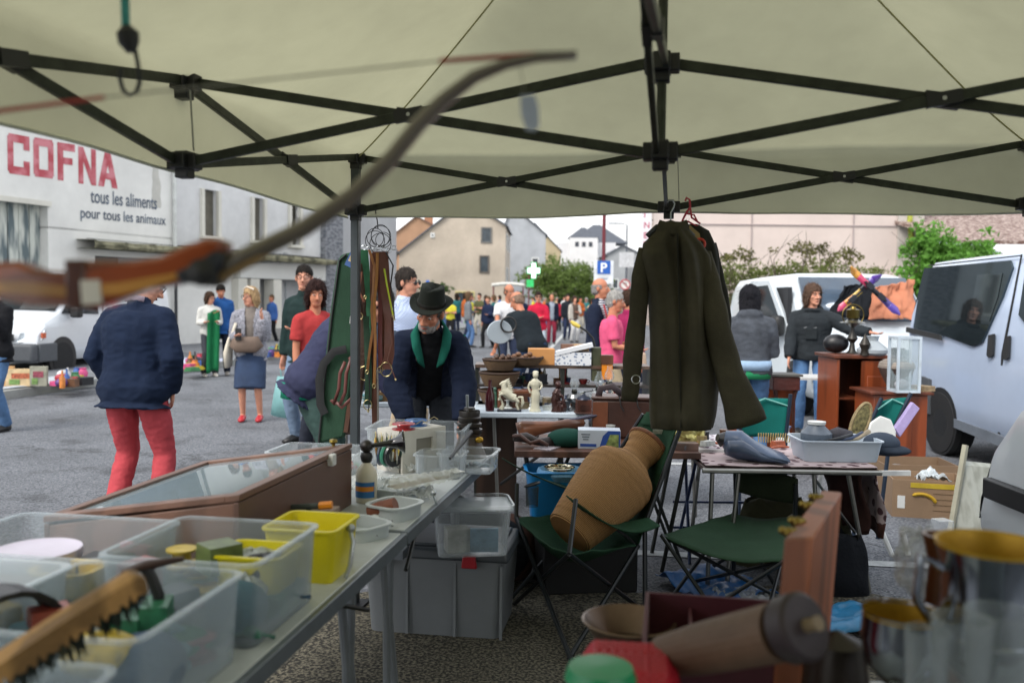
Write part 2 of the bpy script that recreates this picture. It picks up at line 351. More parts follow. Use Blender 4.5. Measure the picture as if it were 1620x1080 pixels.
# long mossy ledge
s1 = lw(120, 367)[0]
mb = MB(); n = 60
def ledge(u, v):
    x = s1+(se+.15-s1)*u; j = .035*noise.noise(V((x*2.1, v*5, 3)))+.02*noise.noise(V((x*9, v*2, 1)))
    prof = [(0, 2.72), (-.62, 2.72+j), (-.66, 2.80+j), (-.62, 2.9+j*1.4), (0, 2.95)]
    y, z = prof[int(round(v*4))]; return (x, y, z)
mb.grid(ledge, n, 4).build('ledge', M('#8d8a70', .9, 0, .1, 4, .9, 40, kind='speck', h2='#4c4b3a'), fe)
# openings below the ledge
mb = MB(); mb.box(((so_+so2)/2, .5, 1.3), (so2-so_, .1, 2.6)).build('shutter', PLAS('#c9cac4', .12, 2), fe)
a, b = lw(154, 400)[0], lw(203, 400)[0]
MB().box(((a+b)/2, .4, 1.9), ((b-a), .06, 1.3)).build('window', GLASS, fe)
# shop part
sf0, sf1 = lw(372, 405)[0], lw(492, 405)[0]
MB().box(((sm+sf0)/2, .25, 1.36), (sf0-sm, .3, 2.72)).build('wall', PW, fe)
MB().box(((sf0+se)/2, .05, 2.43), (se-sf0, .5, .58)).build('fascia_board', PLAS('#cfd0cc', .06), fe)
for px in (372, 392, 428, 495):
    x = lw(px, 440)[0]; MB().box((x+.15, .02, 1.05), (.42, .4, 2.14)).build('pillar', CREAM, fe)
MB().box(((sf0+se)/2, .6, 1.05), (se-sf0, .1, 2.1)).build('shop_back', M('#6f7478', .5, 0, .3, 1), fe)
for px0, px1 in ((400, 412), (440, 482)):
    a, b = lw(px0, 440)[0], lw(px1, 440)[0]
    wf = MB().box(((a+b)/2, .45, 1.2), (b-a, .06, 1.75)).build('window', GLASS, fe)
    MB().box((a+(b-a)*.62, .4, 1.2), (.05, .06, 1.75)).build('frame', M('#9aa0a4', .4), wf)
MB().box(((sf0+se)/2, -.0, .25), (se-sf0, .5, .5)).build('plinth', PLAS('#9c9c98'), fe)
MB().box((se+.55, .2, 3.3), (1.1, .8, 6.6)).build('stone_corner', M('#8f9297', .9, 0, .1, 5, .8, 22, kind='speck', h2='#5c6067', str_=(1, 1, 2.4)), fe)
MB().box(((s0-14+se)/2+2, 4.2, 3.2), (se-s0+22, 7.6, 6.3)).build('rear_block', PLAS('#a9abad'), fe)
MB().prism([(0, 0), (4.4, 2.6), (8.8, 0)], (s0-10, -.3, 6.6), (0, 1, 0), (0, 0, 1), se-s0+11.5).build('roof', M('#4d4f54', .8, 0, .2, 3), fe)
# painted lettering
RED = M('#b8525b', .8, 0, .1, 3, kind='speck', h2='#c98088'); DKB = M('#4c5868', .8, 0, .1, 4, kind='speck', h2='#6a7684')
def wtext(txt, pa, pb, hh, mat, bold=0, sxk=None):
    sa, za = lw(*pa); sb, zb = lw(*pb)
    o = text(txt, 1.0, mat, None, Matrix.Identity(4), ext=.0, bold=bold)
    xs = [v.co.x for v in o.data.vertices]; ys = [v.co.y for v in o.data.vertices]
    kx = (sb-sa)/(max(xs)-min(xs)); ky = hh/(max(ys)-min(ys)) if hh else kx
    ang = math.atan2(zb-za, sb-sa)
    for v in o.data.vertices:
        x = (v.co.x-min(xs))*kx; z = (v.co.y-(0 if 'ç' in txt else 0))*ky
        v.co = V((sa+x, -.012, za+z+x*math.tan(ang)))
    o.parent = fe; return o
LT = {'C': ((12, 47, 274, 279), [(0, .06, .27, .94), (.06, 0, 1, .2), (.06, .8, 1, 1), (.72, .2, 1, .36), (.72, .64, 1, .8)]), 'O': ((53, 85, 279, 283), [(0, .06, .28, .94), (.72, .06, 1, .94), (.06, 0, .94, .2), (.06, .8, .94, 1)]), 'F': ((91, 119, 285, 288), [(0, 0, .33, 1), (.33, .8, 1, 1), (.33, .44, .85, .62)]), 'N': ((124, 152, 290, 294), [(0, 0, .28, 1), (.72, 0, 1, 1), ('q', (.28, 1), (.0, 1), (.72, 0), (1, 0))]), 'A': ((155, 186, 294, 299), [('q', (0, 0), (.3, 0), (.62, 1), (.36, 1)), ('q', (.7, 0), (1, 0), (.64, 1), (.38, 1)), (.2, .22, .8, .4)])}
for ch, ((p0, p1, y0, y1), qs) in LT.items():
    (sa, za), (sb, zb) = lw(p0, y0), lw(p1, y1); m_ = MB()
    for i_, r_q in enumerate(qs):
        pts = list(r_q[1:]) if r_q[0] == 'q' else [(r_q[0], r_q[1]), (r_q[2], r_q[1]), (r_q[2], r_q[3]), (r_q[0], r_q[3])]
        m_.add([(sa+(sb-sa)*x, -.006-.0015*i_, za+(zb-za)*x+.93*y) for x, y in pts], [(0, 1, 2, 3)])
    m_.build('painted_letter', RED, fe)
wtext('tous les aliments', (143, 320), (248, 331), .36, DKB, bold=.012)
wtext('pour tous les animaux', (127, 344), (262, 356), .36, DKB, bold=.012)
def ftext(t, pa, pb, hh):
    o = wtext(t, pa, pb, hh, M('#565a60', .8), bold=.01)
    for v in o.data.vertices: v.co.y = -.215
ftext('FRERES et fils', (396, 407), (449, 408), .2)
ftext('COMBUSTIBLES GRAINS PRODUITS DU SOL', (376, 416), (481, 416), .14)
# ---------------- other buildings ----------------
SLATE = M('#50555e', .7, 0, .15, 3, .3, 20); DGL = M('#39434a', .15, 0, .3, 2)
def house(name, label, loc, rz, w_, d_, hL, hA, hR, wall, roof, apex=.5, over=.3, wins=(), chim=None, sidewins=()):
    """gable faces local -y; left eave hL, apex hA, right eave hR"""
    h = T(name, label, 'building', loc, rz)
    MB().prism([(-w_/2, -.3), (w_/2, -.3), (w_/2, hR), (-w_/2+w_*apex, hA), (-w_/2, hL)], (0, d_, 0), (1, 0, 0), (0, 0, 1), d_).build('wall', wall, h)
    ax = -w_/2+w_*apex; r = MB()
    for x1, z1, s_ in ((-w_/2, hL, -1), (w_/2, hR, 1)):
        t = V((x1-ax, 0, z1-hA)).normalized(); e = V((x1, 0, z1))+t*over; nn = V((0, 0, .16))
        r.hexa([V((ax, -over, hA)), V((e.x, -over, e.z)), V((e.x, d_+over, e.z)), V((ax, d_+over, hA))],
               [V((ax, -over, hA))+nn, V((e.x, -over, e.z))+nn, V((e.x, d_+over, e.z))+nn, V((ax, d_+over, hA))+nn])
    rf = r.build('roof', roof, h)
    if chim: MB().box((chim[0], chim[1], chim[2]), (1.2, .8, 2)).build('chimney', PLAS('#a5795f'), rf)
    for x, z, ww, hh, fm in wins:
        f = MB()
        for q in (-1, 1): f.box((x+q*ww/2, -.03, z), (.14, .16, hh+.14)); f.box((x, -.03, z+q*hh/2), (ww-.14, .16, .14))
        wf = f.build('window', fm, h); MB().box((x, .02, z), (ww, .1, hh)).build('pane', DGL, wf)
    for y, z, ww, hh, fm in sidewins:
        f = MB().box((w_/2+.02, y, z), (.12, ww+.2, hh+.2)); wf = f.build('window', fm, h); MB().box((w_/2+.05, y, z), (.1, ww, hh)).build('pane', DGL, wf)
    return h
Y0 = 75; sc_ = Y0/F_
def bx(px, Y): return (px-810)*YK(Y)/F_
BEIGE = M('#b3a899', .9, 0, .16, .35, .2, 8, kind='plaster')
cx = (bx(630, Y0)+bx(798, Y0))/2; W_ = bx(798, Y0)-bx(630, Y0)
hz = lambda px, py, Y: P(px, py, Y).z
house('gable_house', 'beige rendered house with a big blank gable and two windows one above the other', (cx, YK(Y0), 0), R(-2), W_, 13, hz(630, 400, Y0), hz(735, 318, Y0), hz(798, 357, Y0), BEIGE, SLATE, (735-630)/168,
      wins=[(bx(768, Y0)-cx, hz(768, 372, Y0), 1.0, 1.5, M('#6c6b68', .5)), (bx(765, Y0)-cx, hz(765, 418, Y0), .9, 1.7, M('#5d564e', .5)), (bx(735, Y0)-cx, 1.2, 1.9, 2.3, M('#c9bd84', .6)), (bx(683, Y0)-cx, hz(683, 372, Y0), .3, .35, WHITEP)],
      sidewins=[(2.5, hz(800, 380, Y0), .8, 1.5, WHITEP), (6.0, hz(800, 380, Y0), .8, 1.5, WHITEP), (9.3, hz(800, 380, Y0), .8, 1.5, WHITEP), (2.5, 4.1, .8, 1.8, WHITEP), (6, 4.1, .8, 1.8, WHITEP)])
house('terraced_house', 'pale grey narrow house right behind the beige gable', (bx(828, 90), YK(91), 0), 0, 5.4, 12, hz(812, 362, 92), hz(812, 352, 92)+2, hz(845, 372, 92), PLAS('#a9adb2'), SLATE, .2, wins=[(1.4, 6.2, .8, 1.4, WHITEP), (1.4, 3.6, .8, 1.6, WHITEP)])
house('yellow_house', 'yellow house with a hipped slate roof beyond the pharmacy cross', (bx(862, 105), YK(106), 0), 0, bx(886, 105)-bx(838, 105), 10, hz(840, 393, 105), hz(842, 352, 105), hz(885, 396, 105), PLAS('#b8aa8c'), SLATE, .12, wins=[(1.2, 4.2, .8, 1.3, WHITEP)])
# town house with a square tower
Yh = 125; tw = T('tower_house', 'white house with a square slate roofed tower behind the round tree', 'building', (bx(925, Yh), YK(Yh), 0), 0)
MB().box((0, 2, hz(925, 385, Yh)/2), (bx(968, Yh)-bx(880, Yh), 9, hz(925, 385, Yh))).build('wall', PLAS('#d5d6d8', .06), tw)
zt_ = hz(918, 379, Yh); tx = bx(918, Yh)-bx(925, Yh); tw2 = bx(940, Yh)-bx(897, Yh)
MB().box((tx, -3.2, zt_/2), (tw2, 3, zt_)).build('wall', PLAS('#dcdcdc', .06), tw)
for nm, c, w2, zb, ht in (('roof', (tx, -2.6), tw2*.56, zt_, hz(918, 362, Yh)-zt_), ('roof', (2, 2.6), 5.2, hz(925, 385, Yh), 3.4)):
    MB().hexa([V((c[0]+a*w2, c[1]+b*w2*.8, zb)) for a, b in ((-1, -1), (1, -1), (1, 1), (-1, 1))], [V((c[0]+a*w2*.12, c[1]+b*w2*.1, zb+ht)) for a, b in ((-1, -1), (1, -1), (1, 1), (-1, 1))]).build(nm, SLATE, tw)
for k in range(3):
    wf = MB().box((tx-1.15+1.15*k, -4.72, zt_-1.1), (.62, .1, .8)).build('window', M('#3a3f48', .5), tw)
for k in (-1, 1): MB().box((tx+k*1.1, -4.72, 4.4), (.5, .1, 1.2)).build('window', M('#3a3f48', .5), tw)
for k in range(3): MB().box((1.5+k*1.3, -2.56, 4.6), (.6, .1, 1.3)).build('window', M('#3a3f48', .5), tw)
house('corner_shop', 'grey roofed shop building right of the parking sign', (bx(985, 100), YK(101), 0), 0, bx(1012, 100)-bx(962, 100), 12, hz(965, 402, 100), hz(985, 388, 100), hz(1010, 400, 100), PLAS('#9da0a2'), SLATE, .5, wins=[(-1, 4, .8, 1.3, WHITEP), (1, 4, .8, 1.3, WHITEP), (0, 1.3, 3.2, 2, M('#5b2f38', .5))])
house('distant_row_house', 'brown tiled house seen between beige gable and feed store', (bx(655, 100), YK(102), 0), 0, 7, 10, hz(640, 372, 100), hz(662, 340, 100), hz(680, 362, 100), PLAS('#a8866c'), M('#6c564c', .8), .5, chim=(1.5, 2, hz(662, 343, 100)))
sh = house('stone_house', 'dark grey stone house with steep slate roof left of the beige gable', (bx(573, 62), YK(62), 0), R(8), bx(632, 60)-bx(522, 60), 12, hz(525, 410, 62), hz(608, 352, 62), hz(636, 396, 62), PLAS('#7d7a73', .2, .6), M('#5f6368', .8, 0, .12, 2), .8, wins=[(-1.6, 2.2, 1.1, 1.3, PLAS('#b3ada0'))])
MB().prism([(-2.9, hz(525, 395, 62)), (-2.6, hz(545, 366, 62)), (1.2, hz(605, 362, 62)), (1.1, hz(590, 402, 62))], (0, -.1, 0), (1, 0, 0), (0, 0, 1), .15).build('roof', M('#696d72', .8, 0, .12, 2), sh)
# low dark shops closing the end of the street
for k, (a, b, Y, h_, c, lb) in enumerate(((640, 740, 84, 3, '#8e8c88', 'low grey lean-to beside the beige house foot'), (850, 900, 118, 3.4, '#6d6966', 'low dark shop under the round tree'), (900, 1080, 112, 3.2, '#53575c', 'low dark shop row below the tower house'), (1000, 1100, 60, 5.2, '#8a8c90', 'grey street front right of the street lamp'))):
    s_ = T('shop_front', lb, 'building', (bx((a+b)/2, Y), YK(Y), 0)); wd = bx(b, Y)-bx(a, Y)
    MB().box((0, 2, h_/2), (wd, 4, h_)).build('wall', PLAS(c, .15), s_)
    for i in range(3): MB().box((-wd/3+i*wd/3, -.03, 1.3), (wd*.22, .1, 1.9)).build('window', GLASS, s_)
    MB().box((0, -.3, h_-.4), (wd, .7, .12)).build('awning', M('#7d8890', .6), s_)
# pink rendered cinema block on the right
Yp = 26; pk = T('pink_building', 'large pale pink rendered building behind the hedge on the right', 'building', (0, YK(Yp), 0))
xa, xb = bx(1088, Yp), bx(1450, Yp)
PINK = M('#cdbfb8', .9, 0, .08, .5, .15, 10, kind='plaster')
MB().box(((xa+xb)/2, 4, 3.6), (xb-xa, 8, 7.2)).build('wall', PINK, pk)
MB().box((xb-.35, -.06, 3.5), (.9, .08, 7.0)).build('pilaster', PLAS('#b5afa9', .2, 2), pk)
MB().box(((xa+xb)/2, -.03, 4.25), (xb-xa-.6, .03, .03)).build('joint', PLAS('#a69a9a'), pk)
for q in (1185, 1345): MB().box((bx(q, Yp), YK(-.03), 4.5), (.03, .03, 3.8)).build('joint', PLAS('#a69a9a'), pk)
MB().tube([(bx(1433, Yp), YK(-.12), 6), (bx(1431, Yp), YK(-.12), 4.4), (bx(1437, Yp), YK(-.12), 3.4)], .09, 6).build('stain_pipe', M('#a9b04a', .8), pk)
# cinema side with the vertical sign
ci = T('cinema_house', 'tall narrow cinema front behind the green coats', 'building', (bx(1062, 44), YK(44), 0))
MB().box((0, 2, 4.5), (bx(1090, 44)-bx(1036, 44), 4, 9)).build('wall', PLAS('#a79a92'), ci)
MB().tube([(-1.05, -.1, 8.8), (-1.05, -.1, .2)], .07, 6).build('drainpipe', M('#3a4042', .5), ci)
zs0, zs1 = hz(1020, 408, 43), 8.0
sg = T('cinema_sign', 'white vertical cinema sign with red capital letters', 'sign', (bx(1019, 43), YK(43), 0))
MB().box((0, 0, (zs0+zs1)/2), (.62, .25, zs1-zs0)).build('panel', M('#dcdce0', .4, 0, .04), sg)
for q in (4.2, 6.4): MB().bar((.3, 0, q), (.62, .3, q), .05, .05).build('bracket', DARKMET, sg)
for ch, py in zip('CINEMA', (318, 344, 361, 377, 391, 405)):
    text(ch, .5, M('#b04a63', .6), sg, frameX((-.17, -.13, hz(1019, py, 43)), (1, 0, 0), (0, 0, 1)), bold=.01)
# sheds and tiled roof far right
r1 = T('tiled_house', 'low house with speckled brown tiled roof at the far right', 'building', (bx(1600, 24), YK(24), 0))
wd = 7
MB().box((2.2, 3, 1.55), (wd, 5, 3.1)).build('wall', PLAS('#c2b8aa'), r1)
TILE = M('#6a5149', .85, 0, .1, 9, .8, 30, kind='speck', h2='#a99a92')
MB().hexa([V((-2.0, -.4, hz(1560, 386, 23.6))), V((6, -.4, hz(1600, 386, 23.6))), V((6, 5, 5)), V((-3.2, 5, 5))], [V((-2.0, -.4, hz(1560, 380, 23.6))), V((6, -.4, hz(1600, 380, 23.6))), V((6, 5, 5.1)), V((-3.2, 5, 5.1))]).build('roof', TILE, r1)
r2 = T('corrugated_shed', 'grey shed with a corrugated roof between the hedge and the tiled house', 'building', (bx(1500, 30), YK(30), 0))
MB().box((0, 2, 2), (3.4, 4, 4)).build('wall', PLAS('#a49c92'), r2)
MB().hexa([V((-2, -.3, 4.0)), V((2, -.3, 3.6)), V((2, 4, 4.7)), V((-2, 4, 5.1))], [V((-2, -.3, 4.08)), V((2, -.3, 3.68)), V((2, 4, 4.78)), V((-2, 4, 5.18))]).build('roof', M('#8c949c', .5, .2, .2, 8), r2)
# ---------------- trees and hedges ----------------
def tree(name, label, loc, h, r, leafc, n=2500, size=.16, trunk=.14, cz=.62, seed=1, group=None, fl=.8):
    t = T(name, label, 'tree', loc, 0, group); rd = random.Random(seed); m_ = MB()
    m_.tube([(0, 0, -.1), (.05, 0, h*.25), (0, .05, h*.5), (.1, 0, h*.75)], [trunk, trunk*.8, trunk*.6, trunk*.2], 8)
    bl = []
    for k in range(9):
        a = rd.uniform(0, 2*pi); q = rd.uniform(.35, .75)*r; z = h*cz+rd.uniform(-.55, .6)*r*fl; e = V((q*cos(a), q*sin(a), z))
        m_.tube([(0, 0, h*.35), (e.x*.5, e.y*.5, h*.35+(e.z-h*.35)*.6), e], [trunk*.45, trunk*.3, trunk*.1], 6); bl.append((e, r*.62, r*.62, r*.5*fl))
    bl.append(((0, 0, h*cz), r*.9, r*.9, r*.8*fl))
    m_.build('trunk', M('#4a4038', .9, 0, .3, 6, .5, 20), t); leaves('crown', leafc, t, bl, n, size, seed); return t
tree('round_tree', 'round green street tree in front of the white tower house', (bx(888, 62), YK(62), 0), 5.1, 3.5, LEAF('#5c7034'), 9000, .14, .14, .62, 3, fl=.62)
tree('round_tree', 'smaller greyer tree on the right edge of the round one', (bx(926, 70), YK(70), 0), 4.0, 2.3, LEAF('#5f6e48'), 2600, .14, .12, .6, 4, fl=.7)
tree('bushy_tree', 'small bushy tree against the foot of the beige gable', (bx(686, 70), YK(70), 0), 3.3, 1.5, LEAF('#48662f'), 2600, .12, .1, .6, 5)
tree('background_tree', 'tree showing above the slate roofs beside the tent pole', (bx(592, 115), YK(115), 0), 11.3, 2.6, LEAF('#5f7448'), 1500, .25, .3, .84, 6)
tree('background_tree', 'thin distant tree behind the street lamp', (bx(975, 135), YK(135), 0), 10.6, 3.0, LEAF('#66705e'), 650, .3, .2, .82, 7)
tree('background_tree', 'light green tree showing left of the green coats', (bx(1028, 52), YK(52), 0), 4.9, 1.2, LEAF('#6e9440'), 900, .14, .1, .7, 9)
def hedge(name, label, blobs, mat, n, size, stems, seed):
    t = T(name, label, 'hedge', (blobs[0][0][0], blobs[0][0][1], 0)); o = V((blobs[0][0][0], blobs[0][0][1], 0))
    bl = [(V(c)-o, a, b, c_) for c, a, b, c_ in blobs]; rd = random.Random(seed); m_ = MB()
    for c, a, b, c_ in bl:
        for k in range(stems):
            x = c.x+rd.uniform(-1, 1)*a; top = c.z+c_*rd.uniform(.5, 1.5); x2 = x+rd.uniform(-.3, .3); m_.tube([(x, c.y, 0), (x2, c.y, top*.55), (x2+rd.uniform(-.4, .4), c.y-.1, top*.8), (x2+rd.uniform(-.9, .9), c.y-.2, top)], [.025, .015, .01, .004], 5)
    m_.build('stem', M('#4c4436', .9), t); leaves('foliage', mat, t, bl, n, size, seed); return t
Yg = 22
hb = [(P(px, py, Yg), bw*Yg/F_*1.15, .9, bh*Yg/F_*1.2) for px, py, bw, bh in ((1150, 445, 60, 34), (1240, 440, 55, 32), (1300, 436, 60, 28), (1380, 444, 50, 24), (1180, 500, 90, 40), (1330, 500, 90, 40))]
hedge('hedge', 'ragged olive green hedge in front of the pink building', hb, LEAF('#66703c', .45), 11000, .06, 3, 11)
hb = [(P(px, py, Yg-1), bw*Yg/F_, .2, bh*Yg/F_) for px, py, bw, bh in ((1165, 405, 34, 22), (1275, 395, 44, 26), (1340, 408, 30, 20))]
hedge('wild_shrub', 'sparse wild shoots sticking up above the ragged hedge', hb, LEAF('#6b6a3e', .45), 1100, .05, 5, 12)
hb = [(P(px, py, 21), bw*21/F_*1.3, .9, bh*21/F_*1.3) for px, py, bw, bh in ((1468, 398, 26, 40), (1500, 412, 36, 28), (1545, 408, 34, 26), (1465, 445, 34, 30), (1520, 440, 60, 30))]
hedge('laurel_hedge', 'bright green dense hedge behind the silver van', hb, LEAF('#5f9038', .4), 9500, .075, 3, 13)
# ---------------- canopy tent ----------------
TY, TB = .19145, 1.4995
def TN(i, j, z):            # tent grid: i across (0..2), j towards the camera (0..4)
    return V((-.767+1.5*i*cos(TY)-TB*j*sin(TY), 4.3095-1.5*i*sin(TY)-TB*j*cos(TY), z))
ZU, ZL = CH+.679, CH+.430
tent = T('canopy_tent', 'large pale green pop up canopy on a dark folding frame', 'canopy', TN(1, 2, 0)); TO = TN(1, 2, 0)
def tl(i, j, z): return TN(i, j, z)-TO
CAN = M('#a3a287', .75, 0, .12, 1.1, .4, 24, trans=.50, spec=.15)
def roofz(i, j):
    t = max(0, min(i, 2-i, j, 4-j)); return 2.2+.83*t**1.18  # the unseen last bay behind the camera is added for more shade
def roof(u, v):
    i, j = 2*u, 4*v; z = roofz(i, j)+.012*noise.noise(V((i*2.3, j*2.1, 0)))+.010*noise.noise(V((i*7+j*2, j*1.6, 5)))*min(1, min(i, 2-i, j, 4-j)*6)
    return tl(i+(i-1)*.012, j+(j-2)*.012, z)
mb = MB().grid(roof, 64, 128)
# valance
def val(side):
    def fn(u, v):
        i, j, ox, oy = {0: (2*u, 0, 0, -1), 1: (0, 4*u, -1, 0), 2: (2, 4*u, 1, 0), 3: (2*u, 4, 0, 1)}[side]
        k = .03*v+.012*v*noise.noise(V((u*14, side*3, v*1.5)))
        return tl(i+ox*k+(i-1)*.012, j+oy*k+(j-2)*.012, 2.2+.012*noise.noise(V((i*2.3, j*2.1, 0)))-(.275+.010*sin(u*2*pi*1.5+side))*v)
    return fn
for s_ in range(4): mb.grid(val(s_), 64 if s_ in (0, 3) else 128, 6)
cnv = mb.build('canopy_cover', CAN, tent, smooth=True, weld=True)
for a, b in (((0, 0), (1, 1)), ((2, 0), (1, 1)), ((0, 4), (1, 3)), ((2, 4), (1, 3))):
    pts = [tl(a[0]+(b[0]-a[0])*k/20, a[1]+(b[1]-a[1])*k/20, roofz(a[0]+(b[0]-a[0])*k/20, a[1]+(b[1]-a[1])*k/20)-.006+.012*noise.noise(V(((a[0]+(b[0]-a[0])*k/20)*2.3, (a[1]+(b[1]-a[1])*k/20)*2.1, 0)))) for k in range(21)]
    MB().tube(pts, .0035, 6).build('seam', M('#a8a578', .8, 0, .2, 30), cnv)
hm = MB()
for side in range(4):
    f = val(side); hm.tube([f(k/60, 1.0) for k in range(61)], .005, 6)
hm.build('hem', M('#b9bcae', .8), cnv)
BARC = M('#2f342b', .42, .5, .35, 22, .1, 90); JNT = M('#16181a', .45, 0, .2, 20)
BW, BH = .016, .03
def joint(i, j, z, nm='joint'):
    m_ = MB().at(tl(i, j, z), -TY); m_.box((0, 0, 0), (.1, .05, .05)); m_.box((0, 0, 0), (.05, .1, .05)); m_.box((0, 0, -.01), (.046, .046, .085))
    m_.build(nm, JNT, tent, bevel=.004)
def scissor(a, b, off):
    A, B = V((a[0], a[1], 0)), V((b[0], b[1], 0)); d = (tl(*b, 0)-tl(*a, 0)).normalized(); n_ = V((-d.y, d.x, 0))*off
    for z0, z1, s_ in ((ZU, ZL, 1), (ZL, ZU, -1)):
        p, q = tl(*a, z0)+n_*s_+d*.04, tl(*b, z1)+n_*s_-d*.04
        MB().bar(p, q, BW, BH).build('truss_bar', BARC, tent, bevel=.002)
    c = (tl(*a, 0)+tl(*b, 0))/2; c.z = (ZU+ZL)/2; sl_ = (ZL-ZU)/1.5
    m_ = MB(); e = V((d.x, d.y, sl_))*.045; m_.bar(c-e+n_, c+e+n_, .024, .04); e2 = V((d.x, d.y, -sl_))*.045; m_.bar(c-e2-n_, c+e2-n_, .02, .036)
    c2 = c-n_*1.4; m_.tube([c2, c2-n_*.3], .008, 8); m_.build('joint_sleeve', JNT, tent)
    MB().tube([c-n_*1.9, c-n_*1.95], .006, 8).build('rivet', MET('#b9bcc0'), tent)
edges = []
for i in (0, 2):
    for j in range(4): edges.append(((i, j), (i, j+1)))
for j in (0, 4):
    for i in (0, 1): edges.append(((i, j), (i+1, j)))
for i in (0, 1): edges.append(((i, 1), (i+1, 1)))
for j in (0, 1): edges.append(((1, j), (1, j+1)))
for a, b in edges: scissor(a, b, .011)
for i, j in ((0, 0), (1, 0), (2, 0), (0, 1), (1, 1), (2, 1), (0, 2), (2, 2), (1, 2), (0, 3), (2, 3), (0, 4), (1, 4), (2, 4)):
    joint(i, j, ZU); joint(i, j, ZL)
POLE = M('#3d4346', .4, .5, .1, 12)
for i, j in ((0, 0), (2, 0), (0, 4), (2, 4), (0, 2), (2, 2)):
    if (i, j) == (0, 2) or (i, j) == (2, 2): continue
    i += .06*(i == 2); m_ = MB().at(tl(i, j, 0), -TY); m_.box((0, 0, 1.1), (.04, .04, 2.2)); o = m_.build('pole', POLE, tent, bevel=.004)
    m_ = MB().at(tl(i, j, 0), -TY); m_.box((0, 0, .6), (.032, .032, 1.2)); m_.box((0, 0, .01), (.12, .12, .012)); m_.build('foot', JNT, o)
m_ = MB(); m_.tube([tl(1, 1, ZL-.02), tl(1, 1, roofz(1, 1)-.01)], .014, 8); m_.build('peak_pole', BARC, tent)
for i, j in ((0, 0), (1, 0)):        # yellow tension caps above the rear joints
    MB().at(tl(i, j, ZU+.045), -TY).box((0, 0, 0), (.06, .05, .03), .6, .6).build('corner_cap', M('#c2a83a', .5), tent)
WEB = M('#8b8d84', .8, 0, .1, 30)
for i, j in ((0, 1), (1, 0)):
    MB().bar(tl(i, j, ZU-.03)+V((.03, -.03, 0)), tl(i, j, ZL+.03)+V((.04, -.03, 0)), .012, .002).build('strap', WEB, tent)
bwm = MB()  # unseen cloth added behind the camera to keep light off the foreground
def shade_sheet(u, v): return tl(2*u, 4, 2.19-2.1*v)+V((0, .03*noise.noise(V((u*9, v*2, 0))), 0))
bwm.grid(shade_sheet, 40, 20).build('unseen_shade_sheet', FAB('#3c4038'), tent, smooth=True)
# ---------------- bungee cord, bow ----------------
by = 1.35
bg = T('bungee_cord', 'turquoise elastic cord with a black steel hook hanging from the canopy', 'bungee cord', P(203, 62, by)); o_ = P(203, 62, by)
q = lambda px, py: P(px, py, by)-o_
MB().tube([q(194, -230), q(196, -60), q(199, 45)], .0065, 10).build('cord', M('#3f8f8c', .8, 0, .4, 120, .3, 200), bg)
MB().tube([q(200, 42), q(202, 52), q(204, 68), q(208, 82)], [.008, .017, .016, .008], 10).build('stopper', BLACK, bg)
MB().tube([q(212, 70), q(218, 100), q(221, 130), q(216, 146), q(205, 151), q(195, 143), q(190, 126), q(190, 110)], .0035, 8).build('hook', M('#2c2f36', .3, .8), bg)
bY = 1.0
bow = T('recurve_bow', 'wooden recurve bow hanging across the view with a white price sticker', 'bow', P(150, 430, bY)); o_ = P(150, 430, bY)
q = lambda px, py, dy=0: P(px, py, bY+dy)-o_
def outl(pts): return [((q(*p)).x, (q(*p)).z) for p in pts]
rz_ = outl([(-330, 420), (-150, 425), (-60, 405), (0, 416), (40, 414), (70, 428), (118, 430), (121, 414), (150, 413), (220, 413), (262, 408), (300, 390), (335, 378), (362, 380), (362, 396), (330, 430), (300, 447), (240, 458), (200, 474), (160, 488), (125, 489), (118, 486), (60, 484), (0, 472), (-80, 462), (-150, 452), (-330, 470)])
BW1 = M('#8e4526', .22, 0, .3, 7, .05, 30, kind='wood', str_=(.5, 1, 3), coat=.6)
mb = MB().prism(rz_, (0, .022, 0), (1, 0, 0), (0, 0, 1), .044); mb.build('riser', BW1, bow, bevel=.008)
MB().prism(outl([(-300, 446), (0, 446), (60, 446), (118, 452), (200, 448), (290, 432), (352, 400), (330, 430), (250, 456), (200, 466), (118, 470), (0, 462), (-300, 462)]), (0, .0235, 0), (1, 0, 0), (0, 0, 1), .047).build('pale_wood_stripe', M('#b98442', .25, 0, .25, 8, kind='wood', str_=(.5, 1, 3), coat=.5), bow)
MB().prism(outl([(117, 412), (150, 412), (146, 489), (121, 489)]), (0, .025, 0), (1, 0, 0), (0, 0, 1), .05).build('dark_wood_band', M('#4b2416', .25, 0, .2, 9, coat=.5), bow, bevel=.003)
MB().prism(outl([(143, 444), (173, 443), (176, 480), (146, 482)]), (0, -.0225, 0), (1, 0, 0), (0, 0, 1), .003).build('price_sticker', M('#d8d4cc', .7, 0, .05), bow)
lp = [(350, 425), (400, 400), (480, 362), (560, 308), (620, 250), (660, 200), (700, 160), (750, 122), (800, 102), (850, 92), (912, 89)]
MB().tube([q(*p) for p in lp], [(.0105, .022), (.0105, .022), (.01, .022), (.0098, .021), (.0095, .02), (.0092, .019), (.0085, .018), (.0074, .016), (.006, .013), (.005, .01), (.0042, .009)], 12, side=(0, 0, 1)).build('upper_limb', M('#6f675a', .28, 0, .1, 3, coat=.5), bow, smooth=True)
MB().tube([q(*p) for p in [(345, 432), (400, 404), (470, 371)]], [(.0125, .018), (.0095, .018), (.004, .017)], 10, side=(0, 0, 1)).build('limb_wood_wedge', M('#a88652', .35, 0, .2, 6), bow, smooth=True)
MB().prism(outl([(290, 432), (318, 420), (352, 398), (366, 402), (362, 424), (345, 440), (300, 450)]), (0, .03, 0), (1, 0, 0), (0, 0, 1), .06).build('limb_pocket', M('#20242c', .5), bow, bevel=.004)
